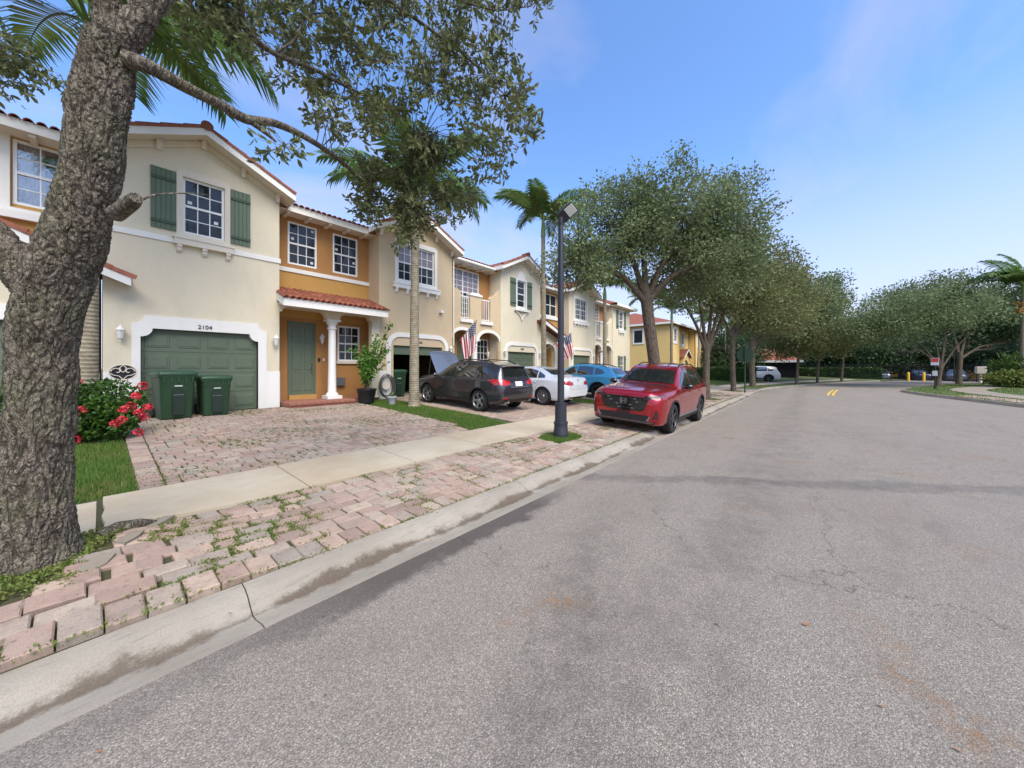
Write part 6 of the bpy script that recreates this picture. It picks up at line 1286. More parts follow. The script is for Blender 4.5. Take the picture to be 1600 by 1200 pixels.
RG = [([(330, -60), (860, -60), (852, 12), (806, 50), (812, 120), (838, 180), (842, 215), (800, 262), (768, 288), (740, 250), (700, 235), (640, 222), (592, 200), (545, 236), (508, 200), (492, 150), (420, 108), (380, 52), (345, 50)], 335, 3.7, 5.1), ([(556, 262), (640, 232), (720, 262), (744, 312), (706, 330), (684, 352), (644, 378), (612, 388), (588, 345), (556, 330)], 118, 4.5, 5.3),
      ([(640, 215), (700, 210), (690, 300), (630, 290)], 24, 4.5, 5.2), ([(-40, 60), (20, 62), (100, 118), (30, 135), (-40, 140)], 26, 3.8, 4.6), ([(310, -40), (360, -40), (395, 75), (350, 60)], 26, 3.0, 3.4), ([(415, 200), (445, 215), (450, 245), (425, 240)], 3, 3.2, 3.4), ([(225, 285), (330, 290), (330, 320), (235, 330)], 0, 2.35, 2.6), ([(255, -40), (330, -40), (300, 40), (262, 30)], 8, 2.8, 3.1)]
cl = []
for P, n, t0, t1 in RG:
    P_ = np.array(P); lo, hi = P_.min(0), P_.max(0); k = 0
    while k < n:
        q = lo + (hi - lo) * RNG.random(2)
        if inpoly(q[0], q[1], P) and noise.noise(Vector((q[0] / 42, q[1] / 42, 5))) > -0.22: cl.append(at(q[0], q[1], t0 + (t1 - t0) * RNG.random())); k += 1
over = [Vector((RNG.uniform(-3.0, 4.2), RNG.uniform(1.4, 7.0), RNG.uniform(6.3, 8.6))) for _ in range(330)]
LV, LF, base = [], [], 0
for ci, c_ in enumerate(cl + over):
    if ci < len(cl):                              # sprays: leaves sit along and at the ends of short twigs
        ce, d = [], []
        for _ in range(5):
            td = RNG.normal(size=3); td[2] -= 0.35; td /= np.linalg.norm(td); tl = RNG.uniform(0.10, 0.24); e_ = np.array(c_) + td * tl; br.tube([c_, Vector(np.array(c_) + td * tl * 0.55 + RNG.normal(size=3) * 0.01), Vector(e_)], [0.0028, 0.002, 0.0012], 3, False)
            for _k in range(7): f_ = 1 - 0.65 * RNG.random() ** 1.6; ce.append(np.array(c_) + td * tl * f_ + RNG.normal(size=3) * 0.012); d.append(td * 0.75 + RNG.normal(size=3) * 0.75)
        ce = np.array(ce); d = np.array(d)
    else:
        n = 14; s = 0.16; ce = np.array(c_) + RNG.normal(size=(n, 3)) * s; d = RNG.normal(size=(n, 3)) + (ce - np.array(c_)) * 6 + np.array([0, 0, -0.25])
    v_, f_ = leaf_cloud(ce, d, 0.074 if ci < len(cl) else 0.075, 0.40, 'leaf'); LV.append(v_); LF.append(f_ + base); base += len(v_)
    j = np.argmin(((RP - np.array(c_)) ** 2).sum(1)); p = Vector(RP[j])
    if ci < len(cl) and (p - c_).length < 0.9:
        mid = p.lerp(c_, 0.5) + Vector((0, 0, 0.06)); br.tube([p, mid, c_], [0.0055, 0.004, 0.002], 4, False)
for a, b in ((Vector((0, 4, 4.6)), Vector((1.0, 4.6, 7.6))), (Vector((0.2, 3.9, 5.0)), Vector((2.6, 3.2, 7.2))), (at(150, -240, 2.25), Vector((-1.4, 3.6, 7.6)))):
    limb_obj([(a, 0.06), (a.lerp(b, 0.5) + Vector((0.1, 0, 0.2)), 0.04), (b, 0.015)], 7)
bo = br.build('twigs', M['bark'], oak, 60); bo['kind'] = 'stuff'; bo.location = -Vector(oak.location)
lo_ = link('crown', ngon_mesh('crown', np.vstack(LV), np.vstack(LF), M['oakleaf']), oak); lo_.location = -Vector(oak.location)
m = MB(); m.tube([Vector((0.0, 4.46, 0.20)), Vector((0.10, 4.52, 0.235)), Vector((0.24, 4.56, 0.215)), Vector((0.36, 4.62, 0.16))], [0.06, 0.05, 0.04, 0.02], 10); rt = m.build('root', M['bark'], oak, 60); rt.location = -Vector(oak.location)

def crown(blobs, per, size, sig, mat, aspect=0.5, seed=0):
    rg = np.random.default_rng(seed); C_ = []; O_ = []
    for (cx, cy, cz, rx, ry, rz, n) in blobs:
        k = 0
        while k < n:
            d = rg.normal(size=3); d /= np.linalg.norm(d); r = rg.random() ** 0.42
            w = 1 + 0.30 * noise.noise(Vector(d * 2.3) + Vector((seed * 3.1 + cx, 0, 0))); p = d * r * w
            if p[2] < -0.55 and rg.random() < 0.6: continue
            q = np.array([cx, cy, cz]) + p * np.array([rx, ry, rz])
            if noise.noise(Vector(q * 0.55) + Vector((seed, 9, 2))) < -0.30: continue
            C_.append(q); O_.append(d); k += 1
    C_ = np.array(C_); O_ = np.array(O_); n = len(C_); ce = np.repeat(C_, per, 0) + np.clip(rg.normal(size=(n * per, 3)), -1.5, 1.5) * sig; d = rg.normal(size=(n * per, 3)) + np.repeat(O_, per, 0) * 0.7
    v_, f_ = leaf_cloud(ce, d, size, aspect, 'rhomb', 0.5); return C_, fast_mesh('crown', v_, f_, mat)
def street_oak(label, base, forkp, R0, targets, blobs, per, size, mat, seed=0, sig=0.22, group='oaks lining the street', bark_='bark2', name='oak_tree', z0=None):
    z = float(gz(*base)) if z0 is None else z0; t = thing(name, label, 'tree', (base[0], base[1], z), 0, group); b = Vector((base[0], base[1], z)); f = Vector(forkp); C_, me = crown(blobs, per, size, sig, M[mat], 0.5, seed); m = MB()
    limb(m, [(b + Vector((0, 0, -0.12)), R0 * 1.5), (b + Vector((0, 0, 0.12)), R0 * 1.15), (b.lerp(f, 0.4) + Vector((0.02, 0.03, 0)), R0), (f, R0 * 0.92), (f + (f - b).normalized() * 0.5, R0 * 0.55)], 16, 26); ends = []
    rg = random.Random(seed)
    for tg in targets:
        g = Vector(tg); md = f.lerp(g, 0.45) + Vector((0, 0, (g - f).length * 0.08)); limb(m, [(f.lerp(b, 0.06), R0 * 0.62), (f.lerp(md, 0.5), R0 * 0.50), (md, R0 * 0.40), (g, R0 * 0.16)], 9, 18); ends.append(spline([tuple(f), tuple(md), tuple(g)], 14))
    E = np.vstack(ends)
    for c_ in C_[::max(1, len(C_) // 110)]:
        j = np.argmin(((E - c_) ** 2).sum(1)); p = Vector(E[j]); c = Vector(c_)
        if (p - c).length < 4.0: m.tube([p, p.lerp(c, 0.5) + Vector((rg.uniform(-.2, .2), rg.uniform(-.2, .2), 0.15)), c], [R0 * 0.13, R0 * 0.09, 0.008], 5, False)
    to = m.build('trunk', M[bark_], t, 60); to.location = -Vector(t.location); co = link('crown', me, t); co.location = -Vector(t.location); return t
ax, ay = OAKS[0]
street_oak('spreading grey green oak right behind the red SUV, largest of the street', (ax, ay), (12.15, 4.35, 4.0), 0.195, [tuple(at(905, 400, 11.2)), tuple(at(960, 350, 11.8)), tuple(at(1000, 310, 12.5)), tuple(at(1085, 345, 12.2)), tuple(at(1050, 400, 13.2)), tuple(at(940, 420, 12.6)), tuple(at(1120, 400, 11.5))],
    [(*at(955, 362, 11.8), 1.9, 1.9, 1.55, 220), (*at(1030, 340, 12.3), 2.5, 2.5, 1.5, 350), (*at(1110, 362, 12.8), 2.0, 2.0, 1.7, 280), (*at(908, 412, 11.2), 1.25, 1.25, 1.0, 90), (*at(1080, 425, 12.4), 2.1, 2.1, 1.1, 150), (*at(1150, 410, 13.2), 1.2, 1.2, 1.1, 80)], 62, 0.098, 'oakleaf2', 1, 0.20)
bx_, by_ = OAKS[1]
street_oak('forked oak, first trunk past the red SUV', (bx_, by_), (19.3, 3.95, 2.4), 0.155, [tuple(at(1085, 430, 16.8)), tuple(at(1150, 420, 17)), tuple(at(1190, 400, 18)), tuple(at(1130, 360, 17.5)), tuple(at(1060, 460, 17))], [(*at(1125, 415, 17.2), 2.6, 2.6, 1.6, 260), (*at(1175, 430, 17.8), 2.0, 2.0, 1.5, 190), (*at(1080, 450, 17), 1.8, 1.8, 1.0, 110), (*at(1170, 470, 17), 1.9, 1.9, 1.1, 120)], 46, 0.122, 'oakleaf3', 2, 0.26)
cx_, cy_ = OAKS[2]
street_oak('oak beside the stop sign post', (cx_, cy_), (27.0, 4.0, 3.6), 0.15, [tuple(at(1110, 470, 23)), tuple(at(1190, 450, 23)), tuple(at(1225, 440, 23)), tuple(at(1160, 430, 24))], [(*at(1180, 448, 23.5), 3.0, 3.0, 1.8, 300), (*at(1222, 458, 23.5), 2.1, 2.1, 1.7, 180), (*at(1150, 475, 23), 2.2, 2.2, 1.1, 130), (*at(1210, 495, 22.5), 2.2, 2.2, 1.2, 130)], 46, 0.15, 'oakleaf3', 3, 0.32)
dx_, dy_ = OAKS[3]
street_oak('oak at the bend beside the white SUV', (dx_, dy_), (34.8, 3.8, 3.4), 0.20, [tuple(at(1200, 480, 29)), tuple(at(1260, 460, 29)), tuple(at(1290, 450, 29))], [(*at(1238, 478, 29), 3.2, 3.2, 1.9, 300), (*at(1278, 478, 29.5), 2.0, 2.0, 1.8, 170), (*at(1205, 505, 29), 3.0, 3.0, 1.5, 170), (*at(1294, 448, 29), 1.0, 1.0, 1.0, 40)], 42, 0.185, 'oakleaf2', 4, 0.40)
GB = 'smaller oaks at the bend'
for i, (u, v, t, lb) in enumerate([(1245, 600, 33, 'slim young oak at the bend, nearest the white SUV'), (1277, 597, 36.7, 'middle young oak at the bend of the road'), (1315, 595.5, 40, 'last young oak at the bend, before the fence')]):
    p = at(u, v, t); e = at(u + 4, 540, t); street_oak(lb, (p.x, p.y), (e.x, e.y, 3.4), 0.11, [tuple(at(u - 28, 520, t)), tuple(at(u + 30, 515, t)), tuple(at(u, 500, t))], [(*at(u - 6, 525, t), 2.6, 2.6, 1.7, 200), (*at(u + 24, 515, t + 1), 2.1, 2.1, 1.5, 140), (*at(u - 18, 545, t), 1.6, 1.6, 0.9, 60)], 36, 0.20, 'oakleaf3', 10 + i, 0.36, GB, z0=p.z)
p = Vector((44.7, -7.85, 0.12)); street_oak('pale limbed spreading oak on the grass island behind the sign', (p.x, p.y), (44.9, -8.0, 1.6), 0.15, [tuple(at(1410, 535, 29)), tuple(at(1400, 510, 29)), tuple(at(1480, 500, 29)), tuple(at(1490, 470, 29.5)), tuple(at(1530, 510, 29)), tuple(at(1450, 500, 28.5))],
    [(*at(1440, 490, 29), 4.6, 4.6, 1.9, 420), (*at(1375, 515, 29.5), 3.2, 3.2, 1.3, 220), (*at(1495, 480, 30), 3.4, 3.4, 2.2, 300), (*at(1470, 455, 30), 2.4, 2.4, 1.2, 120), (*at(1420, 465, 31), 2.0, 2.0, 1.0, 80)], 38, 0.17, 'oakleaf2', 21, 0.36, 'trees on the right side of the road', z0=0.12)
street_oak('dark trunked tree on the island with a long low limb to the right', (51.7, -10.3), (51.9, -10.4, 2.6), 0.20, [tuple(at(1555, 545, 33)), tuple(at(1580, 535, 33)), tuple(at(1520, 500, 34)), tuple(at(1480, 500, 35))], [(*at(1530, 490, 34), 4.2, 4.2, 2.4, 300), (*at(1575, 510, 33.5), 3.0, 3.0, 1.7, 200), (*at(1500, 520, 35), 3.0, 3.0, 1.5, 150)], 34, 0.20, 'darkleaf', 22, 0.40, 'trees on the right side of the road', z0=0.12)
GD = 'dense trees behind the fence'
bt = street_oak('dense dark tree behind the fence, left of the far bollards', (72, -4.5), (72, -4.5, 2.0), 0.3, [(70, -3, 4), (74, -6, 4.5), (72, -2, 5)], [(72, -4.5, 3.6, 4.5, 4.5, 3.0, 420)], 24, 0.34, 'darkleaf', 31, 0.5, GD, z0=-0.1)
for i, (x, y, s, lb) in enumerate([(76, 0.5, 1.15, 'dense dark tree behind the fence, straight down the road'), (70, 9.5, 1.3, 'dense tree behind the far house with the orange roof'), (84, -8, 1.5, 'tall dense tree beyond the car park'), (60, 9, 0.95, 'dense tree beside the far orange roof'), (80, 6, 1.6, 'tall dense tree at the end of the street'), (90, -22, 1.6, 'tall dense tree behind the far yellow building'), (78, -27, 1.4, 'dense tree at the far right edge behind the palm'), (66, -22, 1.2, 'dense tree behind the leafy shrubs on the right'), (74.5, -9.5, 0.85, 'dense low tree behind the fence, above the right bollard'), (75, -13.5, 0.8, 'dense low tree behind the fence, left of the dark trunk'), (73, -19, 0.95, 'dense low tree behind the keypad pedestal'), (72, -1, 0.9, 'dense low tree behind the fence at the end of the hedge')]):
    c = copy_tree(bt); c['label'] = lb; c.location = (x, y, -0.1); c.rotation_euler = (0, 0, i * 1.3); c.scale = (s, s, s)

# --- palms
def frond_mesh(L=2.0, n=34, leaf=0.55, droop=0.9, seed=0, width=0.036):
    rg = random.Random(seed); m = MB(); pts = []; 
    for i in range(16):
        t = i / 15; a = 0.95 - droop * 1.35 * t ** 1.25; pts.append((t, a))
    P = [Vector((0, 0, 0))]
    for i in range(1, 16): a = pts[i][1]; P.append(P[-1] + Vector((math.cos(a), 0, math.sin(a))) * L / 15)
    m.tube(P, [0.022 * (1 - 0.85 * i / 15) for i in range(16)], 5)
    for i in range(n):
        t = 0.14 + 0.86 * i / (n - 1); q = t * 15; k = min(14, int(q)); p = P[k].lerp(P[k + 1], q - k); d = (P[k + 1] - P[k]).normalized(); ln = leaf * (0.45 + 0.75 * math.sin(math.pi * min(1, 0.12 + t * 0.85))) * rg.uniform(0.85, 1.1); up = Vector((-d.z, 0, d.x))
        for s in (-1, 1):
            o = (Vector((0, s, 0)) * 0.85 + d * (0.42 + 0.5 * t) + up * 0.18 * rg.uniform(0, 1)).normalized(); e1 = p + o * ln * 0.5; e2 = p + o * ln + Vector((0, 0, -ln * rg.uniform(0.20, 0.5))); w = d * width
            m.add([p - w * 0.5, p + w * 0.5, e1 + w, e1 - w, e2], [(0, 1, 2, 3), (3, 2, 4)])
    return m.mesh('frond', M['palmleaf'])
FR = [frond_mesh(2.0, 34, 0.55, 0.75, 1), frond_mesh(2.0, 34, 0.55, 1.05, 2), frond_mesh(2.0, 32, 0.5, 1.3, 3)]
def palm(label, base, top, R0, L=2.0, n=11, seed=0, shaft=True, z0=None, fruit=False, group='palms in front of the houses', R1=None):
    rg = random.Random(seed); z = float(gz(*base)) if z0 is None else z0; t = thing('palm_tree', label, 'palm', (base[0], base[1], z), 0, group); H = top[2] - z; lean = Vector((top[0] - base[0], top[1] - base[1], 0)); m = MB(); R1 = R1 or R0 * 0.72
    pts = []; rad = []
    for i in range(60):
        q = i / 59; p = Vector((0, 0, -0.05 + H * q)) + lean * q * q; pts.append(p); rad.append((R0 * (1.25 if q < 0.01 else 1) * (1 - q) + R1 * q) * (1 + 0.02 * (i % 2)) + 0.04 * math.exp(-q * 25))
    m.tube(pts, rad, 14); m.build('trunk', M['palmbark'], t, 60); tp = pts[-1]
    if shaft: q = MB(); q.tube([tp, tp + Vector((0, 0, 0.35)), tp + Vector((0, 0, 0.8)), tp + Vector((0, 0, 1.0))], [R1 * 1.25, R1 * 1.15, R1 * 0.7, R1 * 0.4], 12); q.build('crownshaft', M['shaft'], t, 60); tp = tp + Vector((0, 0, 0.85))
    for i in range(n):
        f = link('frond', FR[i % 3] if i else FR[0], t, tuple(tp)); s = L / 2.0 * rg.uniform(0.85, 1.12); f.scale = (s, s, s); f.rotation_euler = (rg.uniform(-0.2, 0.2), rg.uniform(-0.25, 0.35), i * 2.399 + rg.uniform(-0.25, 0.25))
    f = link('frond', FR[0], t, tuple(tp)); f.scale = (L / 2.4, L / 6, L / 2.4); f.rotation_euler = (0, -0.75, 1.0)
    if fruit:
        q = MB()
        for i in range(60): a = rg.random() * 6.28; rr = rg.random() * 0.4; c = Vector((-0.25 + rr * math.cos(a), 0.1 + rr * math.sin(a), H - 0.5 - rg.random() * 0.9)); q.lathe([(0.01, -0.09), (0.09, 0), (0.01, 0.09)], 6, c)
        q.build('fruit_cluster', M['orangefruit'], t)
    return t
palm('slim palm in the grass strip in front of the tan house', (6.9, 10.25), (6.97, 10.25, 6.6), 0.165, 2.9, 14, 1)
palm('tall slim palm rising behind the white sedan', (15.5, 11.0), (15.45, 11.0, 8.7), 0.15, 2.9, 13, 5)
palm('slim palm in front of the beige house behind the blue car', (22.8, 11.0), (22.8, 11.0, 6.4), 0.15, 2.5, 12, 7)
palm('thick palm directly behind the big oak trunk', (-0.17, 10.3), (-0.12, 10.3, 7.2), 0.165, 3.2, 13, 3, R1=0.14)
palm('palm with drooping fronds at the corner of the cream row', (31.6, 10.8), (31.7, 10.8, 6.6), 0.16, 2.4, 12, 9)
palm('yellowing palm seen just right of the largest street oak trunk', (36, 10.4), (36, 10.4, 6.4), 0.14, 2.5, 12, 12)
palm('thin leaning palm in front of the second yellow house', (44.5, 10.0), (46, 10.0, 7.0), 0.13, 2.2, 10, 14)
palm('thin palm in front of the yellow house porch', (48.5, 10.0), (49.5, 9.8, 6.4), 0.12, 2.2, 10, 15)
palm('thin palm far along the row beside the third trunk', (58, 9.5), (58, 9.5, 6.6), 0.12, 2.2, 10, 16)
palm('fruiting palm with orange cluster at the right edge', (46.5, -12.4), (46.5, -12.4, 7.2), 0.17, 3.6, 15, 18, True, 0.12, True, 'palms on the island')
# --- bushes
def bush(name, label, cat, blobs, n, size, mat, loc, group=None, aspect=0.5, stems=6):
    t = thing(name, label, cat, loc, 0, group); cs = []
    tot = sum(b[6] for b in blobs)
    for (cx, cy, cz, rx, ry, rz, w) in blobs:
        d = RNG.normal(size=(int(n * w / tot), 3)); d /= np.linalg.norm(d, axis=1, keepdims=True); r = RNG.random((len(d), 1)) ** 0.35; cs.append(np.array([cx, cy, cz]) + d * r * np.array([rx, ry, rz]))
    ce = np.vstack(cs); ce = ce[ce[:, 2] > 0.02]; d = RNG.normal(size=ce.shape); d[:, 2] += 0.6; v_, f_ = leaf_cloud(ce, d, size, aspect, 'leaf'); link('foliage', ngon_mesh('foliage', v_, f_, M[mat]), t)
    m = MB()
    for i in range(stems):
        b = blobs[i % len(blobs)]; a = i * 2.4; m.tube([(b[0] * 0.7 + 0.05 * math.cos(a), b[1] * 0.7 + 0.05 * math.sin(a), -0.05), (b[0] + b[3] * 0.3 * math.cos(a), b[1] + b[4] * 0.3 * math.sin(a), b[2]), (b[0] + b[3] * 0.6 * math.cos(a), b[1] + b[4] * 0.6 * math.sin(a), b[2] + b[5] * 0.5)], [0.018, 0.012, 0.005], 5)
    m.build('stems', M['bark2'], t); return t
ix = bush('flowering_bush', 'dense dark green bush with red flower clusters left of the driveway', 'bush', [(0.15, 0.2, 0.55, 0.52, 0.65, 0.52, 3), (-0.55, 0.35, 0.58, 0.62, 0.7, 0.55, 3), (-1.2, 0.4, 0.5, 0.6, 0.7, 0.5, 2), (0.12, -0.1, 0.32, 0.42, 0.4, 0.34, 1.5), (-0.4, -0.05, 0.4, 0.6, 0.4, 0.42, 2)], 7600, 0.085, 'ixora', (-0.05, 9.75, float(gz(0, 9.75))), None, 0.5, 10)
fl_spots = [(193, 640), (217, 645), (226, 652), (191, 656), (216, 676), (127, 641), (121, 687), (213, 619), (223, 603), (180, 662), (120, 596), (231, 637), (205, 634)]
for i, (u, v) in enumerate(fl_spots):
    p = at(u, v, 6.0 - 0.12 * (i % 2)); m = MB(); rg = random.Random(i)
    for k in range(26):
        d = Vector((rg.gauss(0, 1), rg.gauss(0, 1), rg.gauss(0.4, 1))).normalized(); c = p + d * 0.055; s = 0.022; a = d.orthogonal().normalized() * s; b = d.cross(a).normalized() * s
        m.add([c, c + a * 1.5 + b * .5, c + d * 0.012 + a + b, c + b * 1.5 - a * .5, c - a * 1.5 - b * .5, c - a - b + d * 0.012, c - b * 1.5 + a * .5], [(0, 1, 2), (0, 2, 3), (0, 4, 5), (0, 5, 6)])
    o = m.build('flower_cluster', M['flower'], ix); o.location = -Vector(ix.location)
# potted plant by the porch
pot = thing('potted_plant', 'tall leafy shrub in a black pot beside the porch column', 'potted plant', (5.98, 11.72, float(gz(5.98, 11.72)) + 0.0))
MB().lathe([(0.20, 0.0), (0.24, 0.02), (0.31, 0.44), (0.33, 0.46), (0.33, 0.50), (0.29, 0.50), (0.27, 0.42), (0.0, 0.42)], 24, (0, 0, 0)).build('pot', M['pot'], pot, 40)
st_ = MB(); rg = random.Random(4); cs = []
for i in range(24):
    a = rg.random() * 6.28; sp_ = rg.uniform(0.2, 0.85); hh = rg.uniform(1.0, 2.3) * (1.15 - 0.45 * sp_); e = Vector((math.cos(a) * sp_ + 0.12, math.sin(a) * sp_ * 0.6 - 0.15, 0.45 + hh * 0.8)); mid = Vector((e.x * 0.35, e.y * 0.35, 0.42 + (e.z - 0.42) * 0.6)); P = spline([(0.04 * math.cos(a), 0.04 * math.sin(a), 0.42), tuple(mid), tuple(e)], 14); st_.tube([Vector(q) for q in P], [0.010 * (1 - 0.7 * k / 13) for k in range(14)], 5)
    for q in P[4:]:
        for _ in range(5): cs.append(q + np.array([rg.gauss(0, .05), rg.gauss(0, .05), rg.gauss(0, .05)]))
for e in ((0.75, -0.2, 2.75), (0.35, 0.0, 2.4)):
    P = spline([(0, 0, 0.45), (e[0] * 0.5, e[1], e[2] * 0.62), e], 20); st_.tube([Vector(q) for q in P], 0.006, 5); cs += [q + np.array([rg.gauss(0, .06), rg.gauss(0, .05), rg.gauss(0, .05)]) for q in P[8:] for _ in range(6)]
st_.build('stems', M['bark2'], pot); cs = np.array(cs); d = RNG.normal(size=cs.shape); v_, f_ = leaf_cloud(cs, d, 0.10, 0.6, 'leaf'); link('foliage', ngon_mesh('foliage', v_, f_, M['hibiscus']), pot)
sp2 = thing('potted_plant', 'small pale grey pot with a spiky plant near the garden hose', 'potted plant', (6.55, 11.05, float(gz(6.55, 11.05)))); MB().lathe([(0.11, -0.02), (0.15, 0.20), (0.17, 0.22), (0.17, 0.26), (0.14, 0.26), (0.13, 0.2), (0.0, 0.2)], 18).build('pot', M['potgrey'], sp2, 40)
m = MB()
for i in range(26): a = i * 2.4; l = 0.16 + 0.1 * random.random(); m.add([(0.01 * math.cos(a + 1.5), 0.01 * math.sin(a + 1.5), 0.2), (-0.01 * math.cos(a + 1.5), -0.01 * math.sin(a + 1.5), 0.2), (math.cos(a) * l * 0.7, math.sin(a) * l * 0.7, 0.2 + l)], [(0, 1, 2)])
m.build('foliage', M['hibiscus'], sp2)
# far hedges and shrubs
def hedge(label, x0, y0, x1, y1, w, h, n, size, group=None, z0=None):
    L = math.hypot(x1 - x0, y1 - y0); z = float(gz((x0 + x1) / 2, (y0 + y1) / 2)) if z0 is None else z0; t = thing('hedge', label, 'hedge', ((x0 + x1) / 2, (y0 + y1) / 2, z), math.atan2(y1 - y0, x1 - x0), group)
    q = RNG.random((n, 3)); f = RNG.integers(0, 3, n); q[f == 0, 2] = 0.85 + 0.15 * q[f == 0, 2]; q[f == 1, 1] = np.where(q[f == 1, 1] > 0.5, 1, 0) + RNG.normal(size=(f == 1).sum()) * 0.06; ce = (q - np.array([0.5, 0.5, 0])) * np.array([L, w, h]); d = RNG.normal(size=ce.shape); d[:, 2] += 0.5
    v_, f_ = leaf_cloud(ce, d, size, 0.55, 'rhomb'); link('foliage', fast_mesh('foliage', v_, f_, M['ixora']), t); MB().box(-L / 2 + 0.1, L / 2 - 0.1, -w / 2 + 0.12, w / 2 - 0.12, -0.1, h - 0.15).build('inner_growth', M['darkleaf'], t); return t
hedge('clipped green hedge between the street trunks, beside the white SUV', 42.5, 10.0, 42.0, 4.2, 1.0, 1.35, 9000, 0.12)
hedge('dark clipped hedge along the fence behind the gravel', 67.2, 4, 67.2, -7.0, 1.0, 1.7, 8000, 0.2, None, -0.1)
bush('shrub', 'bright green feathery shrub at the right edge under the palm', 'shrub', [(0, 0, 1.4, 1.3, 1.6, 1.2, 3), (0.3, -1.6, 1.9, 1.4, 1.4, 1.6, 3)], 3000, 0.42, 'palmleaf', (47.2, -12.4, 0.12), 'shrubs at the right edge', 0.14)
bush('shrub', 'low yellow green shrub in front of the feathery one at the right edge', 'shrub', [(0, 0, 0.6, 1.0, 1.5, 0.7, 3), (0.2, -1.6, 0.7, 1.2, 1.6, 0.8, 3)], 3600, 0.22, 'weed', (45.0, -11.6, 0.12), 'shrubs at the right edge')
# ------------------------------------------------------------------ street furniture and small things
# lamp post
lp = thing('street_lamp', 'black lamp post with a tilted square flood head, in front of the white sedan', 'street lamp', (LAMP[0], LAMP[1], float(gz(*LAMP))))
m = MB(); m.lathe([(0.16, -0.1), (0.165, 0.02), (0.165, 0.10), (0.15, 0.14), (0.145, 0.28), (0.155, 0.285), (0.155, 0.33), (0.128, 0.34), (0.124, 0.70), (0.13, 0.705), (0.13, 0.735), (0.075, 0.745), (0.072, 1.2), (0.058, 4.72), (0.0, 4.72)], 28); m.build('post', M['postpaint'], lp, 35)
nn = Vector((-0.6, -0.5, -0.62)).normalized(); d = Vector((0.42, -0.49, 0.76)); d = (d - nn * d.dot(nn)).normalized(); w = nn.cross(d).normalized()
if nn.dot(Vector((-6.5, -4.1, -3.3))) < 0: nn = -nn
mt = Matrix((d, w, nn)).transposed().to_4x4(); mt.translation = Vector((0, 0, 4.74))
def tf(mb): mb.v = [tuple(mt @ Vector(q)) for q in mb.v]; return mb
q = MB(); q.bbox(-0.02, 0.38, -0.13, 0.13, -0.05, 0.03, 0.015)
for i in range(7): q.box(0.0 + i * 0.022, 0.012 + i * 0.022, -0.11, 0.11, -0.085, -0.05)
head = tf(q).build('lamp_head', M['postpaint'], lp); q = MB(); q.bbox(0.16, 0.36, -0.105, 0.105, 0.031, 0.042, 0.004); tf(q).build('lens', M['lamphead'], head)
q = MB(); q.lathe([(0.05, -0.16), (0.06, -0.14), (0.06, 0.03), (0.04, 0.05)], 14, (0, 0, 4.72)); q.build('bracket', M['postpaint'], lp, 35)
# stop sign seen from behind
sg = thing('stop_sign', 'dark green back of an octagonal stop sign on a green post', 'sign', (26.0, 3.2, float(gz(26, 3.2)))); pg = [(0.47 * math.cos(R(22.5 + 45 * i)), 2.35 + 0.47 * math.sin(R(22.5 + 45 * i))) for i in range(8)]
MB().prism(pg, 0.03, 0.045, 'x').build('sign_face', M['red'], sg); MB().prism([(a * 1.01, 2.35 + (b - 2.35) * 1.01) for a, b in pg], 0.022, 0.029, 'x').build('sign_back', M['signgreen'], sg); m = MB(); m.lathe([(0.06, -0.05), (0.06, 0.10), (0.04, 0.12), (0.038, 2.95), (0.05, 2.97), (0.0, 3.05)], 12, (-0.02, 0, 0)); m.build('post', M['signgreen'], sg, 40)
# notice sign on the island
sg = thing('notice_sign', 'small red and white notice sign on a black post by the island tree', 'sign', (38.9, -6.67, 0.12), R(160)); m = MB(); m.lathe([(0.08, -0.05), (0.08, 0.15), (0.045, 0.17), (0.045, 2.2)], 10); m.build('post', M['blackmetal'], sg, 40)
MB().box(0.05, 0.075, -0.19, 0.19, 1.68, 2.2).build('sign_board', M['plate'], sg); MB().box(0.076, 0.082, -0.17, 0.17, 1.90, 2.18).build('red_field', M['red'], sg); MB().box(0.05, 0.075, -0.12, 0.12, 0.92, 1.28).build('lower_board', M['plate'], sg)
for i, (x, y) in enumerate(((62.9, -8.7), (64.0, -10.1))):
    b = thing('bollard', 'yellow bollard at the far end of the road, %s' % ('left of the pair' if i == 0 else 'right of the pair'), 'bollard', (x, y, 0), 0, 'yellow bollards at the gate'); MB().lathe([(0.12, -0.05), (0.12, 0.98), (0.10, 1.06), (0.05, 1.10), (0.0, 1.11)], 16).build('post', M['yellowpaint'], b, 50)
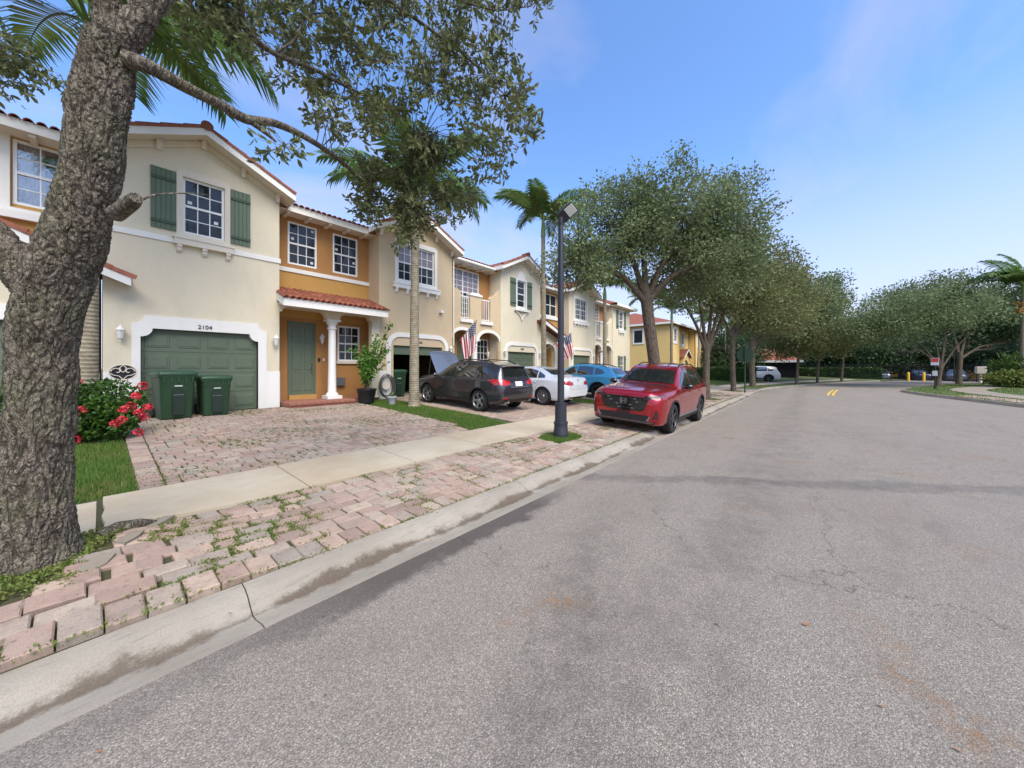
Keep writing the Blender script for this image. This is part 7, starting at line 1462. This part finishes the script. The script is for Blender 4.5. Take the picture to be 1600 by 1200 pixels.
# black fence with pickets
def fence(label, pts, h=2.1):
    f = thing('metal_fence', label, 'fence', (pts[0][0], pts[0][1], 0)); o = Vector((pts[0][0], pts[0][1], 0)); pk, rl = MB(), MB()
    for a, b in zip(pts[:-1], pts[1:]):
        A, B = Vector((*a, 0)) - o, Vector((*b, 0)) - o; L = (B - A).length; d = (B - A) / L; n = int(L / 0.13); w = Vector((-d.y, d.x, 0)) * 0.012
        for i in range(n): p = A + d * (i + 0.5) * L / n; pk.box(p.x - 0.01, p.x + 0.01, p.y - 0.01, p.y + 0.01, 0.05, h - 0.05)
        for z in (0.15, h - 0.3, h - 0.06): rl.add([A + w + Vector((0, 0, z)), B + w + Vector((0, 0, z)), B - w + Vector((0, 0, z)), A - w + Vector((0, 0, z)), A + w + Vector((0, 0, z + 0.04)), B + w + Vector((0, 0, z + 0.04)), B - w + Vector((0, 0, z + 0.04)), A - w + Vector((0, 0, z + 0.04))], [(0, 1, 2, 3), (4, 5, 6, 7), (0, 1, 5, 4), (2, 3, 7, 6)])
        for i in range(int(L / 2.4) + 1): p = A + d * min(L, i * 2.4); MB().box(p.x - 0.04, p.x + 0.04, p.y - 0.04, p.y + 0.04, 0, h + 0.08).build('fence_post', M['blackmetal'], f)
    k = pk.build('pickets', M['blackmetal'], f); k['kind'] = 'stuff'; rl.build('rails', M['blackmetal'], f); return f
fence('black metal picket fence closing the car park at the end of the road', [(66, 2), (66, -12), (63, -20), (60, -30)])
m = MB(); m.box(65.4, 65.6, 2.0, 8.0, -0.1, 1.9); tag(m.build('boundary_wall', M['offwhite']), 'low beige boundary wall beyond the young oaks', 'wall')
kp = thing('gate_keypad', 'beige gate keypad pedestal beside the black fence', 'pedestal', (60.5, -13.5, 0.0)); MB().lathe([(0.10, -0.05), (0.10, 1.0)], 10).build('pedestal', M['offwhite'], kp); MB().bbox(-0.3, 0.3, -0.35, 0.35, 1.0, 1.75, 0.05).build('box', M['offwhite'], kp)
for x, y, lb in ((62.0, -16.3, 'tall thin black pole right of the keypad'), (64.0, -12.4, 'tall thin black pole behind the dark trunked tree')):
    p = thing('lamp_pole', lb, 'pole', (x, y, 0), 0, 'thin poles by the fence'); MB().lathe([(0.09, -0.05), (0.09, 0.3), (0.06, 0.32), (0.05, 5.6), (0.0, 5.6)], 10).build('post', M['blackmetal'], p)
# far buildings
def far_house(label, x, y, w, d, hw, hr, rz, wall, door=True):
    h = thing('house', label, 'house', (x, y, 0), R(rz)); MB().box(-w / 2, w / 2, -d / 2, d / 2, -0.15, hw).build('wall', M[wall], h)
    m = MB(); e = 0.6; m.add([(-w / 2 - e, -d / 2 - e, hw), (w / 2 + e, -d / 2 - e, hw), (w / 2 + e, d / 2 + e, hw), (-w / 2 - e, d / 2 + e, hw), (-w / 2 + d / 2, 0, hr), (w / 2 - d / 2, 0, hr)], [(0, 1, 5, 4), (1, 2, 5), (2, 3, 4, 5), (3, 0, 4), (3, 2, 1, 0)]); m.build('roof', M['tile'], h)
    m = MB(); m.box(-w / 2 - e, w / 2 + e, -d / 2 - e - 0.02, -d / 2 - e + 0.02, hw - 0.25, hw + 0.02); m.build('fascia', M['white'], h)
    for i in range(3 if door else 0): a = -w / 2 + w * (i + 0.5) / 3; q = window(h, a - 0.7, a + 0.7, hw * 0.35, hw * 0.75, -d / 2 - 0.03, 2, 1, 1, False)
    return h
far_house('far low house with orange tile roof behind the white SUV', 62.5, 6.0, 9, 6, 2.6, 4.4, -90, 'dark', False)
far_house('far yellow building with pale roof behind the car park', 84, -15.5, 16, 9, 3.2, 5.6, -100, 'yellow')
far_house('far two storey pale building above the car park, orange roof', 96, -24, 16, 10, 6.0, 8.0, -100, 'offwhite')
# wheeled bins
def bin_(label, x, y, rz, W, D, H, z=None):
    z = float(gz(x, y)) if z is None else z; b = thing('wheeled_bin', label, 'bin', (x, y, z + 0.005), rz, 'green wheeled bins'); m = MB(); n = 16; vs = []
    def ring(w, d, z_, r): 
        o = []
        for sx, sy, a0 in ((1, 1, 0), (-1, 1, 90), (-1, -1, 180), (1, -1, 270)):
            for k in range(4): a = R(a0 + 30 * k); o.append((sx * (w / 2 - r) + r * math.cos(a), sy * (d / 2 - r) + r * math.sin(a), z_))
        return o
    sec = [(0.78, 0.74, 0.0, 0.05), (0.80, 0.78, 0.04, 0.06), (0.92, 0.95, 0.82 * H, 0.06), (0.94, 0.97, 0.84 * H, 0.06), (1.0, 1.0, 0.86 * H, 0.06), (1.0, 1.0, 0.90 * H, 0.06)]
    for a, c, z_, r in sec: vs += ring(W * a, D * c, z_, r)
    N = 16; fs = [(i * N + k, i * N + (k + 1) % N, (i + 1) * N + (k + 1) % N, (i + 1) * N + k) for i in range(len(sec) - 1) for k in range(N)] + [tuple(range(N))[::-1]]; m.add(vs, fs)
    m.build('bin_body', M['bin'], b, 40)
    m = MB(); vs = []
    for a, z_ in ((1.04, 0.90 * H), (1.05, 0.93 * H), (1.0, 0.965 * H), (0.85, 0.995 * H), (0.4, 1.0 * H)): vs += ring(W * a, D * a, z_, 0.07 * a)
    m.add(vs, [(i * N + k, i * N + (k + 1) % N, (i + 1) * N + (k + 1) % N, (i + 1) * N + k) for i in range(4) for k in range(N)] + [tuple(range(N))[::-1], tuple(range(4 * N, 5 * N))]); m.box(-W * 0.45, W * 0.45, D * 0.48, D * 0.58, 0.88 * H, 0.93 * H); m.build('lid', M['binlid'], b, 40)
    m = MB(); yb = -D * 0.5
    m.prism([(-0.10, 0.08 * H), (0.10, 0.08 * H), (0.11, 0.56 * H), (0.07, 0.62 * H), (-0.07, 0.62 * H), (-0.11, 0.56 * H)], yb * 0.86, yb * 0.965, 'y'); m.build('lift_recess', M['binrecess'], b); MB().box(-0.10, 0.10, yb * 0.99, yb * 0.93, 0.485 * H, 0.50 * H).build('lift_bar', M['grey'], b)
    for i in range(5): xx = -W * 0.36 + W * 0.72 * i / 4; MB().box(xx - 0.012, xx + 0.012, yb * 1.0 - 0.004, yb * 0.9, 0.74 * H, 0.86 * H).build('rim_rib', M['bin'], b)
    MB().box(-0.07, 0.07, yb * 0.955 - 0.004, yb * 0.92, 0.665 * H, 0.685 * H).build('white_print', M['plate'], b)
    for s in (1, -1):
        q = MB(); q.lathe([(0.13, -0.03), (0.14, -0.02), (0.14, 0.02), (0.13, 0.03)], 18, (s * W * 0.42, D * 0.42, 0.14), 'x'); q.build('wheel', M['tyre'], b, 40)
    return b
bin_('taller green wheeled bin in front of the garage door, beside the bush', 1.16, 11.82, R(8), 0.70, 0.78, 1.15)
bin_('shorter green wheeled bin in front of the garage door, right of the taller one', 1.92, 11.86, R(4), 0.64, 0.68, 1.02)
bin_('green wheeled bin just inside the half open garage', 7.86, 13.0, R(-5), 0.68, 0.74, 1.12, 0.425)
# iron ornament behind the bush
orn = thing('garden_ornament', 'round black wrought iron ornament with scrolls behind the flowering bush', 'ornament', (0.33, 11.6, float(gz(0.33, 11.6)))); m = MB(); zc = 1.12
m.tube([(0.21 * math.cos(a), 0, zc + 0.17 * math.sin(a)) for a in np.linspace(0, 2 * math.pi, 32)], 0.014, 6, False); m.tube([(0, 0, -0.05), (0, 0, zc - 0.17)], 0.012, 6)
for s in (1, -1):
    m.tube([(s * (0.02 + 0.09 * (1 - t) * math.cos(6 * t) + 0.07), 0, zc + 0.09 * (1 - t) * math.sin(6 * t) + 0.02) for t in np.linspace(0, 0.85, 22)], 0.011, 6); m.tube([(s * x, 0, zc + z) for x, z in ((0.0, -0.16), (0.06, -0.08), (0.14, -0.06), (0.19, -0.02))], 0.010, 6); m.tube([(s * x, 0, zc + z) for x, z in ((0.0, 0.16), (0.05, 0.10), (0.03, 0.03), (0.0, 0.0))], 0.010, 6)
m.build('scroll_work', M['offwhite'], orn, 50); MB().lathe([(0.0, 0.004), (0.21, 0.004), (0.21, 0.012), (0.0, 0.012)], 28, (0, 0.012, 0), 'y').build('disc', M['blackmetal'], orn, None, (0, 0, zc)).scale = (1.05, 1, 0.85)
# garden hose coiled on the wall
hs = thing('garden_hose', 'grey garden hose coiled on the wall left of the open garage', 'hose', (7.06, 12.38, 0.42)); m = MB(); rg = random.Random(2)
for i in range(7):
    rr = 0.36 + rg.uniform(-0.05, 0.06); cx, cz = rg.uniform(-0.04, 0.04), 0.52 - rg.uniform(0, 0.08); m.tube([(cx + rr * 0.72 * math.cos(a), -0.04 - 0.03 * i * 0.6 + 0.01 * math.sin(3 * a), max(0.02, cz + rr * 1.05 * math.sin(a))) for a in np.linspace(0, 2 * math.pi, 36)], 0.014, 6, False)
m.build('coil', M['hose'], hs, 60); q = MB(); q.lathe([(0.16, -0.10), (0.16, 0.04), (0.05, 0.05)], 20, (0, 0.03, 0.52), 'y'); q.build('hanger', M['offwhite'], hs, 40)
bx2 = thing('utility_box', 'small grey utility box on the wall behind the potted shrub', 'utility box', (5.75, 13.24, 0.0)); MB().bbox(-0.15, 0.15, -0.08, 0.06, 0.95, 1.25, 0.01).build('box', M['grey'], bx2)
# flags
t = NT('flag_cloth'); uv = t.n('ShaderNodeUVMap'); u_ = t.sepxyz(uv.outputs[0]); st_ = t.math('GREATER_THAN', t.math('FRACT', t.math('MULTIPLY', u_['Y'], 6.5)), 0.5)
c = t.mix(st_, srgb(178, 30, 46), srgb(226, 222, 220)); inc = t.math('MULTIPLY', t.math('LESS_THAN', u_['X'], 0.4), t.math('LESS_THAN', u_['Y'], 0.538))
sx = t.math('SUBTRACT', t.math('FRACT', t.math('MULTIPLY', u_['X'], 15)), 0.5); sy = t.math('SUBTRACT', t.math('FRACT', t.math('MULTIPLY', u_['Y'], 9.3)), 0.5); r2 = t.math('ADD', t.math('MULTIPLY', sx, sx), t.math('MULTIPLY', sy, sy))
cant = t.mix(t.math('LESS_THAN', r2, 0.06), srgb(38, 42, 82), srgb(224, 224, 226)); c = t.mix(inc, c, cant); t.set(Base_Color=c, Roughness=0.85); M['flag'] = t.m
def flag(label, foot, tip, drop, W, spread):
    """cloth hangs from the upper part of a slanted pole"""
    f = thing('wall_flag', label, 'flag', foot, 0, 'striped flags on the houses'); tp = Vector(tip) - Vector(foot); m = MB(); m.tube([(0, 0, 0), tp], 0.014, 8); m.lathe([(0.0, -0.03), (0.03, 0.0), (0.0, 0.03)], 8, tp); m.build('pole', M['grey'], f, 40)
    nu, nv = 34, 26; V = []; UV = []
    for i in range(nu + 1):
        for j in range(nv + 1):
            a, b = i / nu, j / nv; top = tp * (1 - 0.62 * b); sway = Vector(spread) * a + Vector((0.05 * math.sin(b * 17 + a * 2), 0.05 * math.cos(b * 15 + a), 0)) * min(1, a * 2.5); V.append(top + Vector((0, 0, -drop * a)) + sway * 1.0 + (tp * 0.22 * b * a)); UV.append((a, b))
    F = [(i * (nv + 1) + j, (i + 1) * (nv + 1) + j, (i + 1) * (nv + 1) + j + 1, i * (nv + 1) + j + 1) for i in range(nu) for j in range(nv)]
    me = fast_mesh('cloth', np.array([tuple(v) for v in V]), F, M['flag'], True); ul = me.uv_layers.new(name='UVMap'); li = np.zeros(len(me.loops), np.int32); me.loops.foreach_get('vertex_index', li); ul.data.foreach_set('uv', np.array(UV, np.float32)[li].ravel()); link('cloth', me, f)
flag('striped flag hanging beside the raised hood, on the tan house', (10.30, 12.44, 2.42), (10.95, 11.45, 3.72), 1.35, 1.0, (0.0, 0.1, 0))
flag('striped flag on the porch of the pale cream house, partly behind the lamp post', (17.75, 12.44, 2.75), (18.9, 11.35, 3.75), 1.30, 1.0, (0.35, 0.0, 0))
